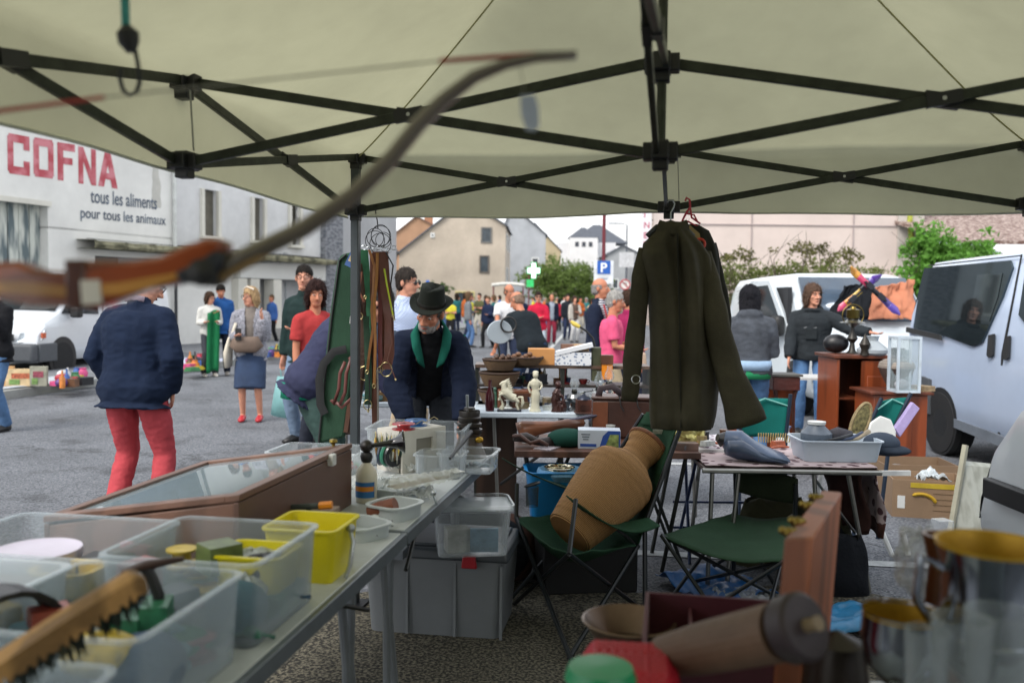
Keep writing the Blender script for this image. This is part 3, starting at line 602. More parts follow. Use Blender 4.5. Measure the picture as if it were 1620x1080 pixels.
MB().at(q(332, 432), 0, R(90)).lathe([(0, -.035), (.014, -.035), (.016, -.02), (.016, .03), (0, .035)], n=16).build('limb_bolt', BLACK, bow)
MB().tube([q(800, 99), q(850, 89), q(912, 87)], [(.0045, .008)]*3, 8, side=(0, 0, 1)).build('limb_tip', BLACK, bow)
MB().tube([q(-330, 210), q(165, 154), q(695, 97), q(880, 89)], .0012, 6).build('string', M('#8c8c80', .7), bow)
MB().tube([q(-60, 184), q(165, 154)], .0026, 6).build('string_serving', M('#a33b35', .8), bow)
MB().tube([q(695, 97), q(850, 86)], .0030, 6).build('string_serving', M('#a33b35', .8), bow)
MB().tube([q(822, 98), q(830, 150)], .0006, 5).build('tag_thread', M('#8c8c7c', .8), bow)
MB().prism(outl([(823, 152), (846, 150), (852, 170), (853, 200), (846, 208), (832, 206), (824, 180)]), (0, 0, 0), (1, 0, 0), (0, 0, 1), .001).build('paper_tag', M('#bfc9da', .8, 0, .04, trans=.3), bow)
tp = TN(0, 2, ZL)
MB().tube([q(-220, 425), q(-230, 200), tp-o_], .0025, 6).build('hanging_cord', M('#6d6a60', .9), bow)
# ---------------- vans ----------------
TYRE = M('#1c1d1f', .85, 0, .2, 20, .2, 60); RIM = MET('#a8acb2', .35); BUMP = M('#4a4e53', .6, 0, .1, 20, .1, 90)
def wheel(par, x, y, r=.33, sgn=1, w=.22):
    o = MB().at((x, y, r), 0, R(90)).lathe([(.0, -w/2), (r*.6, -w/2), (r*.93, -w/2), (r, -w*.35), (r, w*.35), (r*.93, w/2), (r*.6, w/2), (0, w/2*.8)], n=32).build('wheel', TYRE, par)
    m_ = MB().at((x, y-sgn*(w/2+.002)*1, r), 0, R(90)*sgn); m_.lathe([(r*.16, .0), (r*.2, .02), (r*.3, .012), (r*.55, .012), (r*.6, .03), (r*.64, .02)], n=24)
    for k in range(6): a = k*pi/3; m_.box((r*.42*cos(a), r*.42*sin(a), .015), (.05, .05, .02))
    m_.build('rim', RIM, o)
def van(name, label, loc, rz, L, W, H, paint, prof, belt=1.02, side=(), extra=None, wx=(.9, -.95), hl=True, arch=.4):
    """+x is the front; prof = [(x, ztop, topwidthfactor)] from rear to front"""
    v = T(name, label, 'van', loc, rz); mb = MB(); st = []
    for x, zt, kw in prof:
        z0 = .28; w_ = W/2
        cs = [(w_*.93, z0), (w_, z0+.12), (w_, .55), (w_*1.0, min(belt-.1, zt-.12)), (w_*.985, min(belt, zt-.08)), (w_*(kw+.07), zt-.13 if zt > 1.4 else zt-.05), (w_*kw, zt-.03), (w_*kw*.8, zt), (0, zt+.012)]
        st.append([(x, y, z) for y, z in cs]+[(x, -y, z) for y, z in cs[::-1][1:]])
    n = len(st[0]); vs = [p for s_ in st for p in s_]; fs = []
    for i in range(len(st)-1):
        for k in range(n-1): fs.append((i*n+k, i*n+k+1, (i+1)*n+k+1, (i+1)*n+k))
        fs.append((i*n+n-1, i*n, (i+1)*n, (i+1)*n+n-1))
    fs += [tuple(range(n))[::-1], tuple((len(st)-1)*n+k for k in range(n))]
    mb.add(vs, fs); mb.build('body', paint, v, bevel=.03)
    for x in (L/2-wx[0], -L/2-wx[1]):
        for s_ in (1, -1):
            MB().at((x, s_*(W/2-.026), .34), 0, R(90)).lathe([(0, -.03), (arch, -.03), (arch, .03), (0, .03)], n=32).build('wheel_arch', BLACK, v)
            wheel(v, x, s_*(W/2-.1), .325, s_)
    return v
WVAN = M('#c6cbd0', .25, 0, .05, 1.5, coat=.6)
# van parked at the left kerb: nose towards the camera
prof = [(-2.3, 1.9, .82), (-2.2, 1.97, .84), (-1, 2.0, .84), (.5, 1.98, .83), (.95, 1.9, .8), (1.62, 1.22, .84), (2.1, 1.03, .86), (2.32, .86, .86), (2.38, .6, .9)]
lv = van('white_van', 'white van with grey bumper parked behind the man in the navy jacket', (-9.25, 18.5, 0), R(-98), 4.76, 1.86, 2.0, WVAN, prof, wx=(.75, -.85))
MB().box((2.42, 0, .46), (.2, 1.9, .34)).build('bumper', BUMP, lv, bevel=.05)
for s_ in (1, -1): MB().box((2.1, s_*.95, .46), (.5, .06, .34)).build('bumper_corner', BUMP, lv, bevel=.02)
MB().box((2.43, 0, .74), (.06, 1.0, .12)).build('grille', BLACK, lv)
HL = M('#9aa2a8', .08, .6, .3, 14)
for s_ in (1, -1):
    h = MB().add([(2.34, s_*.56, .66), (2.2, s_*.935, .70), (2.12, s_*.94, .88), (2.31, s_*.6, .82), (2.42, s_*.56, .66), (2.27, s_*.955, .70), (2.16, s_*.957, .88), (2.36, s_*.6, .82)], [(0, 1, 2, 3), (4, 5, 6, 7), (0, 1, 5, 4), (1, 2, 6, 5), (2, 3, 7, 6), (3, 0, 4, 7)]).build('headlight', HL, lv)
    MB().box((2.21, s_*.955, .78), (.1, .03, .1)).build('indicator', M('#b85a3a', .2), h)
    MB().add([(1.55, s_*.86, 1.18), (.5, s_*.925, 1.15), (.5, s_*.83, 1.78), (1.0, s_*.80, 1.76)], [(0, 1, 2, 3)]).build('side_window', GLASS, lv, solid=.03)
    MB().box((1.35, s_*1.03, 1.2), (.16, .2, .22)).build('mirror', BLACK, lv, bevel=.04)
    MB().box((.45, s_*.935, 1.0), (.18, .03, .05)).build('door_handle', BLACK, lv)
    MB().box((.35, s_*.934, .95), (.012, .012, 1.1)).build('door_seam', BLACK, lv)
MB().add([(1.63, -.76, 1.235), (1.63, .76, 1.235), (.98, .68, 1.885), (.98, -.68, 1.885)], [(0, 1, 2, 3)]).build('windscreen', GLASS, lv, solid=.04)
# silver-blue van on the right, side on
SIL = M('#aab9d0', .25, .05, .06, 1.2, coat=.8)
prof = [(-2.39, 1.2, .95), (-2.37, 1.5, .93), (-2.3, 1.86, .84), (-2.2, 1.94, .84), (-1, 1.96, .84), (.4, 1.95, .84), (.95, 1.86, .8), (1.7, 1.12, .84), (2.25, .9, .86), (2.39, .6, .9)]
rv = van('silver_van', 'silver blue passenger van with a large reflecting side window on the right', (5.32, 7.26, 0), R(-90), 4.78, 1.9, 1.96, SIL, [(a, b*1.03, c) for a, b, c in prof], wx=(.9, -.72), arch=.345)
# local: +x -> world -Y ; local -y -> world -X? (rotated -90): local y -> world x
def RVl(px, py, X=4.37):          # pixel on the side plane -> local (x,z)
    d = ray(px, py); k = X/d.x; return 7.26-d.y*k, CH+d.z*k
yS = -.955
def rvpanel(name, pts, mat, par, off=0.0, th=.02):
    L_ = [RVl(*p) for p in pts]
    def yy(z): return -(.95*.985 if z < 1.02 else .95*(.985-(z-1.02)/(1.83-1.02)*(.985-.91)))-.004-off
    a = [V((x, yy(z), z)) for x, z in L_]; b = [p+V((0, -th, 0)) for p in a]; n = len(a)
    return MB().add(a+b, [tuple(range(n))[::-1], tuple(range(n, 2*n))]+[(i, (i+1) % n, n+(i+1) % n, n+i) for i in range(n)]).build(name, mat, par)
VG = M('#4a565c', .03, .8, .15, 1)
wn = rvpanel('side_window', [(1452, 424), (1585, 412), (1590, 424), (1578, 470), (1552, 542), (1538, 548), (1490, 530), (1443, 518), (1440, 500)], VG, rv, .0)
rvpanel('window_frame', [(1537, 434), (1576, 432), (1572, 470), (1562, 508), (1530, 505)], M('#5c686e', .04, .8, .1, 1), wn, .021, .004)
rvpanel('door_rail', [(1436, 517), (1490, 530), (1492, 538), (1436, 525)], BLACK, rv, .03)
rvpanel('door_handle', [(1563, 530), (1571, 528), (1572, 562), (1567, 566), (1563, 562)], BLACK, rv, .01)
rvpanel('door_handle', [(1589, 533), (1596, 531), (1597, 566), (1592, 570), (1589, 566)], BLACK, rv, .01)
rvpanel('front_window', [(1612, 412), (1660, 405), (1700, 470), (1660, 520), (1618, 512), (1606, 498)], VG, rv, .0)
rvpanel('door_seam', [(1599, 402), (1601, 402), (1585, 560), (1580, 700), (1577, 700), (1582, 560)], BLACK, rv, .0, .006)
rvpanel('side_trim', [(1512, 662), (1600, 694), (1600, 712), (1512, 676)], M('#6a727c', .5), rv, .0, .03)
rvpanel('rear_bumper', [(1462, 595), (1474, 600), (1474, 655), (1462, 650)], BUMP, rv, .0, .04)
rvpanel('roof_seam', [(1455, 419), (1600, 403), (1600, 405), (1455, 421)], BLACK, rv, -.004, .006)
# near white van, only its nose corner shows
prof = [(-2.3, 1.9, .82), (-1, 2.0, .84), (.5, 1.98, .83), (.95, 1.9, .8), (1.62, 1.3, .84), (2.1, 1.07, .9), (2.3, .86, .9), (2.38, .6, .92)]
nv = van('white_van', 'near white van whose nose corner shows at the right edge', (3.30, 2.07, 0), R(90), 4.76, 1.8, 2.0, M('#cdd2d6', .3, 0, .06, 2, coat=.4), prof)
MB().box((2.05, .93, .62), (.45, .05, .1)).build('bumper_strip', BLACK, nv, bevel=.01)
MB().box((1.3, 1.0, 1.2), (.16, .2, .22)).build('mirror', BLACK, nv, bevel=.04)
# white van facing the camera behind the jeans man, its side door open
prof = [(-2.4, 1.2, .94), (-2.38, 1.8, .86), (-2.2, 1.94, .84), (-1, 1.96, .84), (.7, 1.96, .86), (1.05, 1.88, .84), (1.75, 1.24, .88), (2.2, 1.02, .88), (2.38, .82, .88), (2.42, .6, .9)]
mv = van('white_van', 'white van facing the camera with its left door open and crossed skis on its windscreen', (4.86, 13.7, 0), R(-91), 4.8, 1.9, 1.97, M('#c3ccd2', .3, 0, .05, 1, coat=.6), prof, wx=(.8, -.9))
BLG = M('#2a4258', .06, .3, .3, 1, spec=.9)
MB().add([(1.70, -.80, 1.30), (1.70, .80, 1.30), (1.07, .76, 1.885), (1.07, -.76, 1.885)], [(0, 1, 2, 3)]).build('windscreen', BLG, mv, solid=.04)
MB().box((2.44, 0, .46), (.16, 1.86, .3)).build('bumper', BUMP, mv, bevel=.05); MB().box((2.1, .45, 1.085), (.05, .5, .03)).build('bonnet_vent', BLACK, mv); MB().box((2.41, 0, .74), (.06, .9, .1)).build('grille', BLACK, mv)
for s_ in (1, -1): MB().box((2.3, s_*.72, .8), (.2, .34, .2), .7, .9).build('headlight', HL, mv, bevel=.03)
MB().box((.85, -.925, 1.15), (.85, .06, 1.2)).build('shaded_doorway_panel', M('#24262a', .8), mv)  # dark panel stands in for the shaded van interior at the open door
DX = ((1.32, -.95, 0), R(180+24))
dr = MB().at(*DX).prism([(0, .45), (.98, .45), (.98, 1.7), (.86, 1.86), (.42, 1.86), (.02, 1.2)], (0, 0, 0), (1, 0, 0), (0, 0, 1), .07).build('front_door', M('#c3ccd2', .3, 0, .04, coat=.5), mv, bevel=.015)
for dy in (-.078, -.0): MB().at(*DX).prism([(.14, 1.16), (.84, 1.14), (.78, 1.76), (.46, 1.78), (.16, 1.24)], (0, dy+.006, 0), (1, 0, 0), (0, 0, 1), .01).build('window', GLASS, dr)
MB().at(*DX).box((.12, .1, 1.2), (.2, .16, .3)).build('mirror', BLACK, dr, bevel=.06)
# skis
def ski(label, pa, pb, Y, mc, nseg):
    a, b = P(*pa, Y), P(*pb, Y); o = (a+b)/2; t = (b-a).normalized(); n_ = V((0, -1, 0)); s_ = t.cross(n_).normalized(); Ls = (b-a).length
    k = T('ski', label, 'ski', o, 0, 'crossed skis leaning on the white van')
    for q in range(nseg):
        def fn(u, v, q=q):
            w0 = -.5+(q+u)/nseg; wd = .042-.009*cos(w0*pi*2); wd *= min(1, (0.5-abs(w0))*9+.15)
            return t*Ls*w0+s_*wd*(2*v-1)+n_*(.1*max(0, w0-.38)/.12)
        MB().grid(fn, 14, 2).build('ski_section' if q else 'ski_tail', M(mc[q % len(mc)], .3, 0, .1, 9, coat=.4), k, solid=.012)
    m_ = MB().at(n_*.03); m_.bar(-t*.16, -t*.06, .06, .06); m_.bar(t*.05, t*.14, .06, .07); m_.bar(-t*.2, t*.18, .05, .02); m_.build('binding', M('#20222a', .5), k)
ski('ski with yellow and pink sections leaning up to the right', (1325, 492), (1390, 435), 10.65, ('#c4476a', '#d38a2c', '#d8b03a', '#2c2f36', '#5a3f9c'), 5)
ski('ski with red and orange tip leaning up to the left', (1424, 498), (1342, 422), 10.55, ('#5c48a8', '#4a3f86', '#22242c', '#c43c64', '#dd9a3a'), 5)
def cloth(name, label, cat, pts, Y, mat, wav=.05, group=None, sub=24, th=.01):
    """a hanging piece of cloth: pts = four corners (px,py[,Y]) tl tr br bl"""
    c = [P(p[0], p[1], p[2] if len(p) > 2 else Y) for p in pts]; o = (c[0]+c[2])/2; sd_ = hash(name) % 7
    def fn(u, v):
        a = c[0].lerp(c[1], u).lerp(c[3].lerp(c[2], u), v)-o
        k = wav*(noise.noise(V((u*5+len(label), v*1.6, 0)))+.4*noise.noise(V((u*13, v*5, 2))))
        return a+V((0, k, k*.3))
    return one(name, label, cat, MB().grid(fn, sub, sub), mat, o, smooth=True, solid=th, group=group)
cloth('blanket', 'salmon brown blanket draped over the side of the white van', 'blanket', [(1385, 454, 11.0), (1447, 442, 11.2), (1450, 506, 10.75), (1372, 504, 10.75)], 11, FAB('#b5775c'), .14)
cloth('dark_coat', 'black coat hung over the van window behind the crossed skis', 'coat', [(1335, 452, 11.05), (1380, 446, 11.1), (1384, 500, 10.8), (1308, 500, 10.8)], 11, FAB('#15181d'), .12)
# ---------------- street furniture ----------------
PR = M('#6b2730', .4, .2, .1, 8)
ps = T('parking_sign', 'blue parking sign with a white P on a dark red post', 'sign', (bx(953, 21), YK(21), 0)); zz = lambda py, Y, px=953: P(px, py, Y).z
MB().tube([(0, 0, 0), (0, 0, 4.6)], .05, 10).build('post', PR, ps)
MB().box((0, -.07, zz(431, 21)), (.54, .03, .64)).build('backing_plate', M('#d6dade', .4), ps, bevel=.01)
MB().box((0, -.094, zz(423, 21)), (.36, .012, .36)).build('blue_panel', M('#1a58ad', .4, 0, .03), ps)
text('P', .36, M('#e6e8ea', .4), ps, frameX((-.10, -.104, zz(423, 21)-.13), (1, 0, 0), (0, 0, 1)), bold=.008)
text('<  PAYANT', .06, M('#2b4c7a', .4), ps, frameX((-.18, -.09, zz(441, 21)-.02), (1, 0, 0), (0, 0, 1)))
ns = T('no_turn_sign', 'round white no turning sign with a red ring on a red post', 'sign', (bx(987, 27), YK(27), 0))
MB().tube([(0, 0, 0), (0, 0, 2.0)], .05, 10).build('post', PR, ns)
zc = zz(450, 27, 987)
MB().at((0, -.06, zc), 0, R(90)).lathe([(0, -.01), (.2, -.01), (.2, .01), (0, .01)], n=32).build('disc', M('#dcdcd8', .4, 0, .03), ns)
m_ = MB().torus((0, -.075, zc), .175, .022, (1, 0, 0), (0, 0, 1)); m_.bar((-.12, -.078, zc+.12), (.12, -.078, zc-.12), .012, .035); m_.build('red_ring', M('#b03038', .4), ns)
m_ = MB(); m_.tube([(.05, -.073, zc-.09), (.05, -.073, zc+.04), (0, -.073, zc+.06), (-.06, -.073, zc+.02)], .014, 6); m_.build('arrow', BLACK, ns)
lp_ = T('street_lamp', 'tall grey street lamp with a single arm right of the parking sign', 'street lamp', (bx(989, 48), YK(48), 0)); zt_ = zz(356, 48, 989)
MB().tube([(0, 0, 0), (0, 0, zt_*.6), (0, 0, zt_), (-.3, 0, zt_+.1), (-1.2, 0, zt_+.12)], [.08, .06, .05, .04, .04], 8).build('post', M('#4e5560', .5), lp_)
MB().box((-.95, 0, zt_+.1), (.6, .16, .1)).build('lamp_head', M('#8a9096', .4), lp_, bevel=.03)
MB().box((0, -.1, zz(411, 48, 989)), (1.0, .06, 1.0)).build('sign_panel', M('#c9cdd2', .5), lp_)
gc = T('pharmacy_cross', 'green lit pharmacy cross beside the round tree', 'sign', (bx(843, 50), YK(50), 0)); zc = zz(428, 50, 843)
m_ = MB(); m_.box((0, 0, zc), (1.05, .2, .36)); m_.box((0, 0, zc+.35), (.36, .2, .34)); m_.box((0, 0, zc-.35), (.36, .2, .34)); gc.scale = (.8, .8, 1); m_.build('lit_cross', M('#c4f5d6', .5, 0, .05, emit=1.3), gc)
m_ = MB(); m_.box((0, .14, zc), (1.2, .06, .5)); m_.box((0, .14, zc), (.5, .05, 1.2)); m_.build('cross_housing', M('#0f7a3c', .5), gc)
m_ = MB(); m_.box((-.3, 0, zz(448, 50, 838)), (.6, .2, .5)); m_.build('lower_panel', M('#2aa55a', .5, emit=.4), gc); MB().tube([(-.4, .2, 0), (-.4, .2, zc)], .06, 8).build('post', PR, gc)
hs_ = T('house_sign_post', 'dark red post with small green board at the tree foot', 'sign post', (bx(818, 68), YK(68), 0)); MB().tube([(0, 0, 0), (0, 0, 2.4)], .09, 8).build('post', PR, hs_); MB().box((0, -.12, 2.0), (.5, .05, .6)).build('board', M('#3c6a4a', .6), hs_)
bp_ = T('blue_sign', 'small blue road sign in front of the bushy tree', 'sign', (bx(676, 50), YK(50), 0)); MB().tube([(0, 0, 0), (0, 0, 2.3)], .04, 8).build('post', M('#80858a', .5), bp_); MB().box((0, -.06, zz(449, 50, 676)), (.22, .03, .5)).build('panel', M('#1c64c4', .4), bp_)
# white stall canopy in the crowd
sc_ = T('market_canopy', 'small white market canopy over the distant crowd', 'canopy', (bx(802, 46), YK(46), 0)); zc = zz(452, 46, 800)
def fn(u, v): return (-1.0+2.1*u, -1+2*v, zc+.1*sin(u*pi)+.08*sin(v*pi))
MB().grid(fn, 12, 8).build('cover', M('#d9d9d2', .7, trans=.2), sc_, solid=.12)
for a in (-.9, 1.0):
    for b in (-.95, .95): MB().tube([(a, b, 0), (a, b, zc)], .03, 6).build('pole', PR, sc_)
# ---------------- people ----------------
import bmesh
def bake(mb, mat, name, parent, vox, sm=4, fold=0, ff=9, cut=None, solid=0, seed=0):
    me = mb.mesh('t'); o = bpy.data.objects.new('t', me); COL.objects.link(o)
    bm = bmesh.new(); bm.from_mesh(me); bmesh.ops.recalc_face_normals(bm, faces=bm.faces); bm.to_mesh(me); bm.free()
    q = o.modifiers.new('r', 'REMESH'); q.mode = 'VOXEL'; q.voxel_size = vox
    q = o.modifiers.new('s', 'SMOOTH'); q.factor = .5; q.iterations = sm
    m2 = bpy.data.meshes.new_from_object(o.evaluated_get(bpy.context.evaluated_depsgraph_get())); bpy.data.objects.remove(o)
    if fold:
        nn = [v.normal.copy() for v in m2.vertices]
        for v, n_ in zip(m2.vertices, nn):
            p = v.co; k = noise.noise(V((p.x*ff+seed, p.y*ff, p.z*ff*.45)))+.5*noise.noise(V((p.x*ff*2.3, p.y*ff*2.3+seed, p.z*ff*1.8)))+.35*(1-abs(noise.noise(V((p.x*ff*1.5, p.y*ff*1.5, p.z*ff*3+seed))))*3)
            v.co += n_*k*fold
    if cut:
        bm = bmesh.new(); bm.from_mesh(m2); bmesh.ops.delete(bm, geom=[f for f in bm.faces if cut(f.calc_center_median())], context='FACES'); bm.to_mesh(m2); bm.free()
    m2.name = name; m2.materials.clear(); m2.materials.append(mat)
    for p in m2.polygons: p.use_smooth = True
    r = bpy.data.objects.new(name, m2); COL.objects.link(r); r.parent = parent
    if solid: q = r.modifiers.new('s', 'SOLIDIFY'); q.thickness = solid; q.offset = 1
    return r
SKINS = {'a': '#c98f76', 'b': '#b97a5e', 'c': '#8a5a42', 'd': '#d29a86'}
def skin(k): return M(SKINS[k], .5, 0, .1, 14, .15, 130, spec=.35)
HAIRM = lambda h: M(h, .75, 0, .35, 60, .6, 160, str_=(1, 1, .3), spec=.2)
ARM = {'down': ((.12, .03, -1), (.05, .18, -1)), 'pocket': ((.38, -.22, -1), (-.35, .5, -1)), 'bent': ((.15, -.05, -1), (-.35, 1, .1)), 'phone': ((.15, .1, -1), (-.5, 1, .35)),
       'chin': ((.1, .25, -1), (-.25, .55, 1)), 'reach': ((.15, .55, -.8), (-.05, .6, -.8)), 'fwd': ((.1, .8, -.6), (0, 1, -.2)), 'cross': ((.2, .25, -1), (-1, .55, .15)), 'out': ((1, .25, -.55), (.8, .4, -.35)), 'hip': ((.5, -.1, -1), (-.6, .4, -.5)), 'up': ((.5, .3, .6), (0, .4, 1)), 'down2': ((.1, -.12, -1), (.05, .05, -1))}
def person(loc, rz, h, label, tops=('tee', '#444444'), legs=('trousers', '#333344'), arms=('down', 'down'), hair=('short', '#2a2018'), sk='a', lean=0, head=(0, 0), vox=.02, shoes='#222222', stride=0, wide=1.0, group=None, drop=0, inner=None, fold=.006, tmat=None, lmat=None, extras=None, spread=.02, stagger=None, twist=0, hat=None, gl=None, beard=None):
    s = h/1.75; pr = T('person', label, 'person', loc, rz, group)
    near = vox < .013
    dz = -drop
    pel = V((0, -.12*math.sin(lean)*s, (.93+dz)*s)); sd_ = V((0, sin(lean), cos(lean))); Rt = V((1, 0, 0)); fw = V((0, cos(lean), -sin(lean)))
    tw_ = Matrix.Rotation(twist, 3, sd_); rt = tw_ @ Rt; ft = tw_ @ fw
    nb = pel+sd_*.53*s+ft*.01*s
    hy, hp = head; hd_up = (Matrix.Rotation(-hp, 3, 'X') @ V((0, 0, 1))); hd_up = (hd_up*.75+sd_*.25).normalized()
    hf = Matrix.Rotation(hy, 3, 'Z') @ (Matrix.Rotation(-hp, 3, 'X') @ V((0, 1, 0))); hr = hf.cross(hd_up).normalized(); hu = hr.cross(hf).normalized()
    HX = Matrix((hr, hf, hu)).transposed()
    hc = nb+hd_up*.165*s+hf*.02*s
    H = lambda x, y, z: hc+(hr*x+hf*y+hu*z)*s
    W = wide
    # arms
    AJ = []
    for k, side in ((0, -1), (1, 1)):
        A = arms[k]; A = ARM[A] if isinstance(A, str) else A
        sh_ = nb-sd_*.075*s+rt*side*.168*s*W**.5
        def dv(d): v = rt*(d[0]*side)+V((0, 1, 0))*d[1]+V((0, 0, 1))*d[2]; return v.normalized()
        if len(A) > 2 and A[2] == 'w': dv = lambda d: V(d).normalized()
        el = sh_+dv(A[0])*.285*s; wr = el+dv(A[1])*.25*s; AJ.append((sh_, el, wr, dv(A[1])))
    LJ = []
    for k, side in ((0, -1), (1, 1)):
        hp_ = pel+Rt*side*.09*s*W-V((0, 0, .02*s)); st = (stride if k else -stride)
        ft_ = V((side*(.09+spread)*s*W, pel.y*0+st*s, .085*s)); 
        if stagger: ft_ = V(stagger[k])*s
        mid = (hp_+ft_)/2; ln = (hp_-ft_).length; up_ = .43*s
        bend = math.sqrt(max(0, up_*up_-(ln/2)**2)); kn = mid+V((0, 1, 0))*max(bend, .015*s); LJ.append((hp_, kn, ft_))
    def torso(mb, inf, z0=-.08, z1=.5, bot=1.0, neck=True):
        prof = [(-.1, .13, .09), (-.06, .155, .105), (0, .165, .115), (.1, .152, .105), (.2, .15, .105), (.3, .165, .112), (.38, .175, .112), (.44, .152, .10), (.48, .105, .08), (.515, .07, .066)]
        pts = []; rr = []
        for z, a, b in prof:
            if z < z0-.01 or z > z1: continue
            pts.append(pel+sd_*z*s); k = bot if z <= .05 else 1
            tz = min(1, max(0, z/.3)); sx = a*s*W+inf; rr.append((sx*k, b*s*W+inf*.9*k))
        if z0 < -.1:
            for z in (z0+.0,): pts.insert(0, pel+sd_*z*s+V((0, 0, 0))); rr.insert(0, ((.168*s*W+inf)*bot, (.115*s*W+inf)*bot))
        # side vector follows the twist
        mb.tube(pts, rr, 20, side=rt)
    body = MB(); torso(body, 0)
    body.tube([nb-sd_*.04*s, nb+hd_up*.06*s, H(0, -.02, -.07)], [.062*s, .054*s, .056*s], 12)
    body.ell(H(0, -.018, .035), (.074*s, .094*s, .088*s), X=HX); body.ell(H(0, .018, -.03), (.062*s, .07*s, .082*s), X=HX); body.ell(H(0, .04, -.085), (.045*s, .042*s, .034*s), X=HX)
    body.tube([H(0, .082, .018), H(0, .096, -.005), H(0, .112, -.03), H(0, .09, -.042)], [.009*s, .012*s, .016*s, .010*s], 8)
    if near:
        body.ell(H(0, .074, .03), (.05*s, .02*s, .012*s), X=HX); 
        for q in (-1, 1):
            body.ell(H(q*.017, .092, -.036), (.011*s, .012*s, .009*s), X=HX); body.ell(H(q*.045, .055, -.02), (.02*s, .022*s, .02*s), X=HX)
        body.ell(H(0, .083, -.062), (.024*s, .012*s, .006*s), X=HX); body.ell(H(0, .081, -.073), (.021*s, .012*s, .007*s), X=HX); body.ell(H(0, .074, -.1), (.02*s, .016*s, .016*s), X=HX)
    for q in (-1, 1): body.ell(H(q*.076, -.012, -.005), (.012*s, .02*s, .033*s), X=HX)
    for (a, b, c, d) in AJ:
        body.tube([a, a.lerp(b, .5), b, b.lerp(c, .3), c], [.05*s, .043*s, .036*s, .038*s, .026*s], 10)
        n_ = d.cross(V((0, 0, 1))); n_ = n_.normalized() if n_.length > .1 else V((1, 0, 0)); pn = d.cross(n_).normalized()
        if abs(d.z) > .7: n_, pn = pn, n_
        body.tube([c, c+d*.045*s, c+d*.085*s], [(.026*s, .018*s), (.038*s, .016*s), (.036*s, .013*s)], 10, side=n_)
        fr = .0085*s
        for k in range(4):
            o_ = c+d*.08*s+n_*(-.028+.0187*k)*s; l_ = (.062, .075, .07, .052)[k]*s; cd = (d-pn*.5).normalized(); cd2 = (d-pn*1.4).normalized()
            p1 = o_+d*l_*.42; p2 = p1+cd*l_*.33; body.tube([o_-d*.02*s, p1, p2, p2+cd2*l_*.28], [fr, fr, fr*.95, fr*.8], 6)
        t0 = c+d*.025*s+n_*.024*s*(1); body.tube([t0, t0+(d+n_*.9)*.022*s, t0+(d+n_*.5)*.045*s-pn*.008*s], [.012*s, .0105*s, .008*s], 6)
    for (a, b, c) in LJ:
        body.tube([a, a.lerp(b, .5), b, b.lerp(c, .3), c], [.08*s, .068*s, .048*s, .05*s, .034*s], 10); body.tube([c, c+V((0, .05, -.04))*s], [.034*s, .03*s], 8)
    bake(body, skin(sk), 'body', pr, max(vox*.55, .0065), 3)
    # shoes
    for (a, b, c) in LJ:
        m_ = MB(); m_.tube([c+V((0, -.05*s, -.04*s)), c+V((0, .02*s, -.035*s)), c+V((0, .12*s, -.055*s)), c+V((0, .175*s, -.06*s))], [(.034*s, .042*s), (.04*s, .046*s), (.044*s, .028*s), (.03*s, .018*s)], 12, side=(1, 0, 0))
        m_.build('shoe', M(shoes, .5, 0, .15, 12), pr, smooth=True)
    # legs
    kind, lc = legs[0], legs[1]; lm = lmat or FAB(lc, .4, 160)
    if kind in ('trousers', 'shorts', 'wide'):
        m_ = MB(); torso(m_, .012, -.08, .06, 1.03); inf = .018 if kind != 'wide' else .03
        for (a, b, c) in LJ:
            if kind == 'shorts': m_.tube([a, a.lerp(b, .5), a.lerp(b, .95)], [.095*s*W, .085*s*W, .075*s], 14)
            else: m_.tube([a, a.lerp(b, .5), b, b.lerp(c, .35), b.lerp(c, .7), c+V((0, -.01, -.02))*s], [.083*s*W**.6+inf*.3, .074*s*W**.6+inf*.5, .056*s+inf*.8, .056*s+inf, .05*s+inf, .048*s+inf], 14)
        bake(m_, lm, 'trousers' if kind != 'shorts' else 'shorts', pr, vox, 3, fold, 11, seed=len(label))
    elif kind == 'skirt':
        m_ = MB(); cb = (LJ[0][1]+LJ[1][1])/2
        m_.tube([pel+V((0, 0, .06*s)), pel-V((0, 0, .06*s)), pel.lerp(cb, .5), cb-V((0, 0, .06*s))], [(.155*s*W, .11*s), (.19*s*W, .135*s), (.2*s*W, .14*s), (.205*s*W, .145*s)], 24, side=(1, 0, 0))
        bake(m_, lm, 'skirt', pr, vox, 3, fold*.6, 8)
    # tops
    def top(kind, mat, nm, infk=1.0, cut=None, seed=0):
        m_ = MB(); inf = {'tee': .014, 'shirt': .018, 'jacket': .026, 'coat': .03, 'hoodie': .03}[kind]*infk
        z0 = {'tee': -.1, 'shirt': -.1, 'jacket': -.13, 'coat': -.42, 'hoodie': -.09}[kind]; torso(m_, inf, z0, .5, 1.06 if kind != 'jacket' else 1.12)
        for (a, b, c, d) in AJ:
            a0 = a+(pel+sd_*.4*s-a)*.25
            rs = .046*s+inf; t0 = nb-sd_*.03*s; a1 = a-sd_*.012*s
            m_.tube([t0, t0.lerp(a1, .5)+sd_*.004, a1], [.052*s, .05*s+inf*.6, rs], 12); m_.ell(a1, (rs*1.02, rs, rs))
            if kind == 'tee': m_.tube([a1, a.lerp(b, .3), a.lerp(b, .5), a.lerp(b, .74)], [rs, .05*s+inf, .052*s+inf, .056*s+inf], 12)
            else: m_.tube([a1, a.lerp(b, .3), a.lerp(b, .6), b, b.lerp(c, .5), c-d*.005], [rs, .05*s+inf, .049*s+inf, .046*s+inf, .04*s+inf, .032*s+inf*.8], 12)
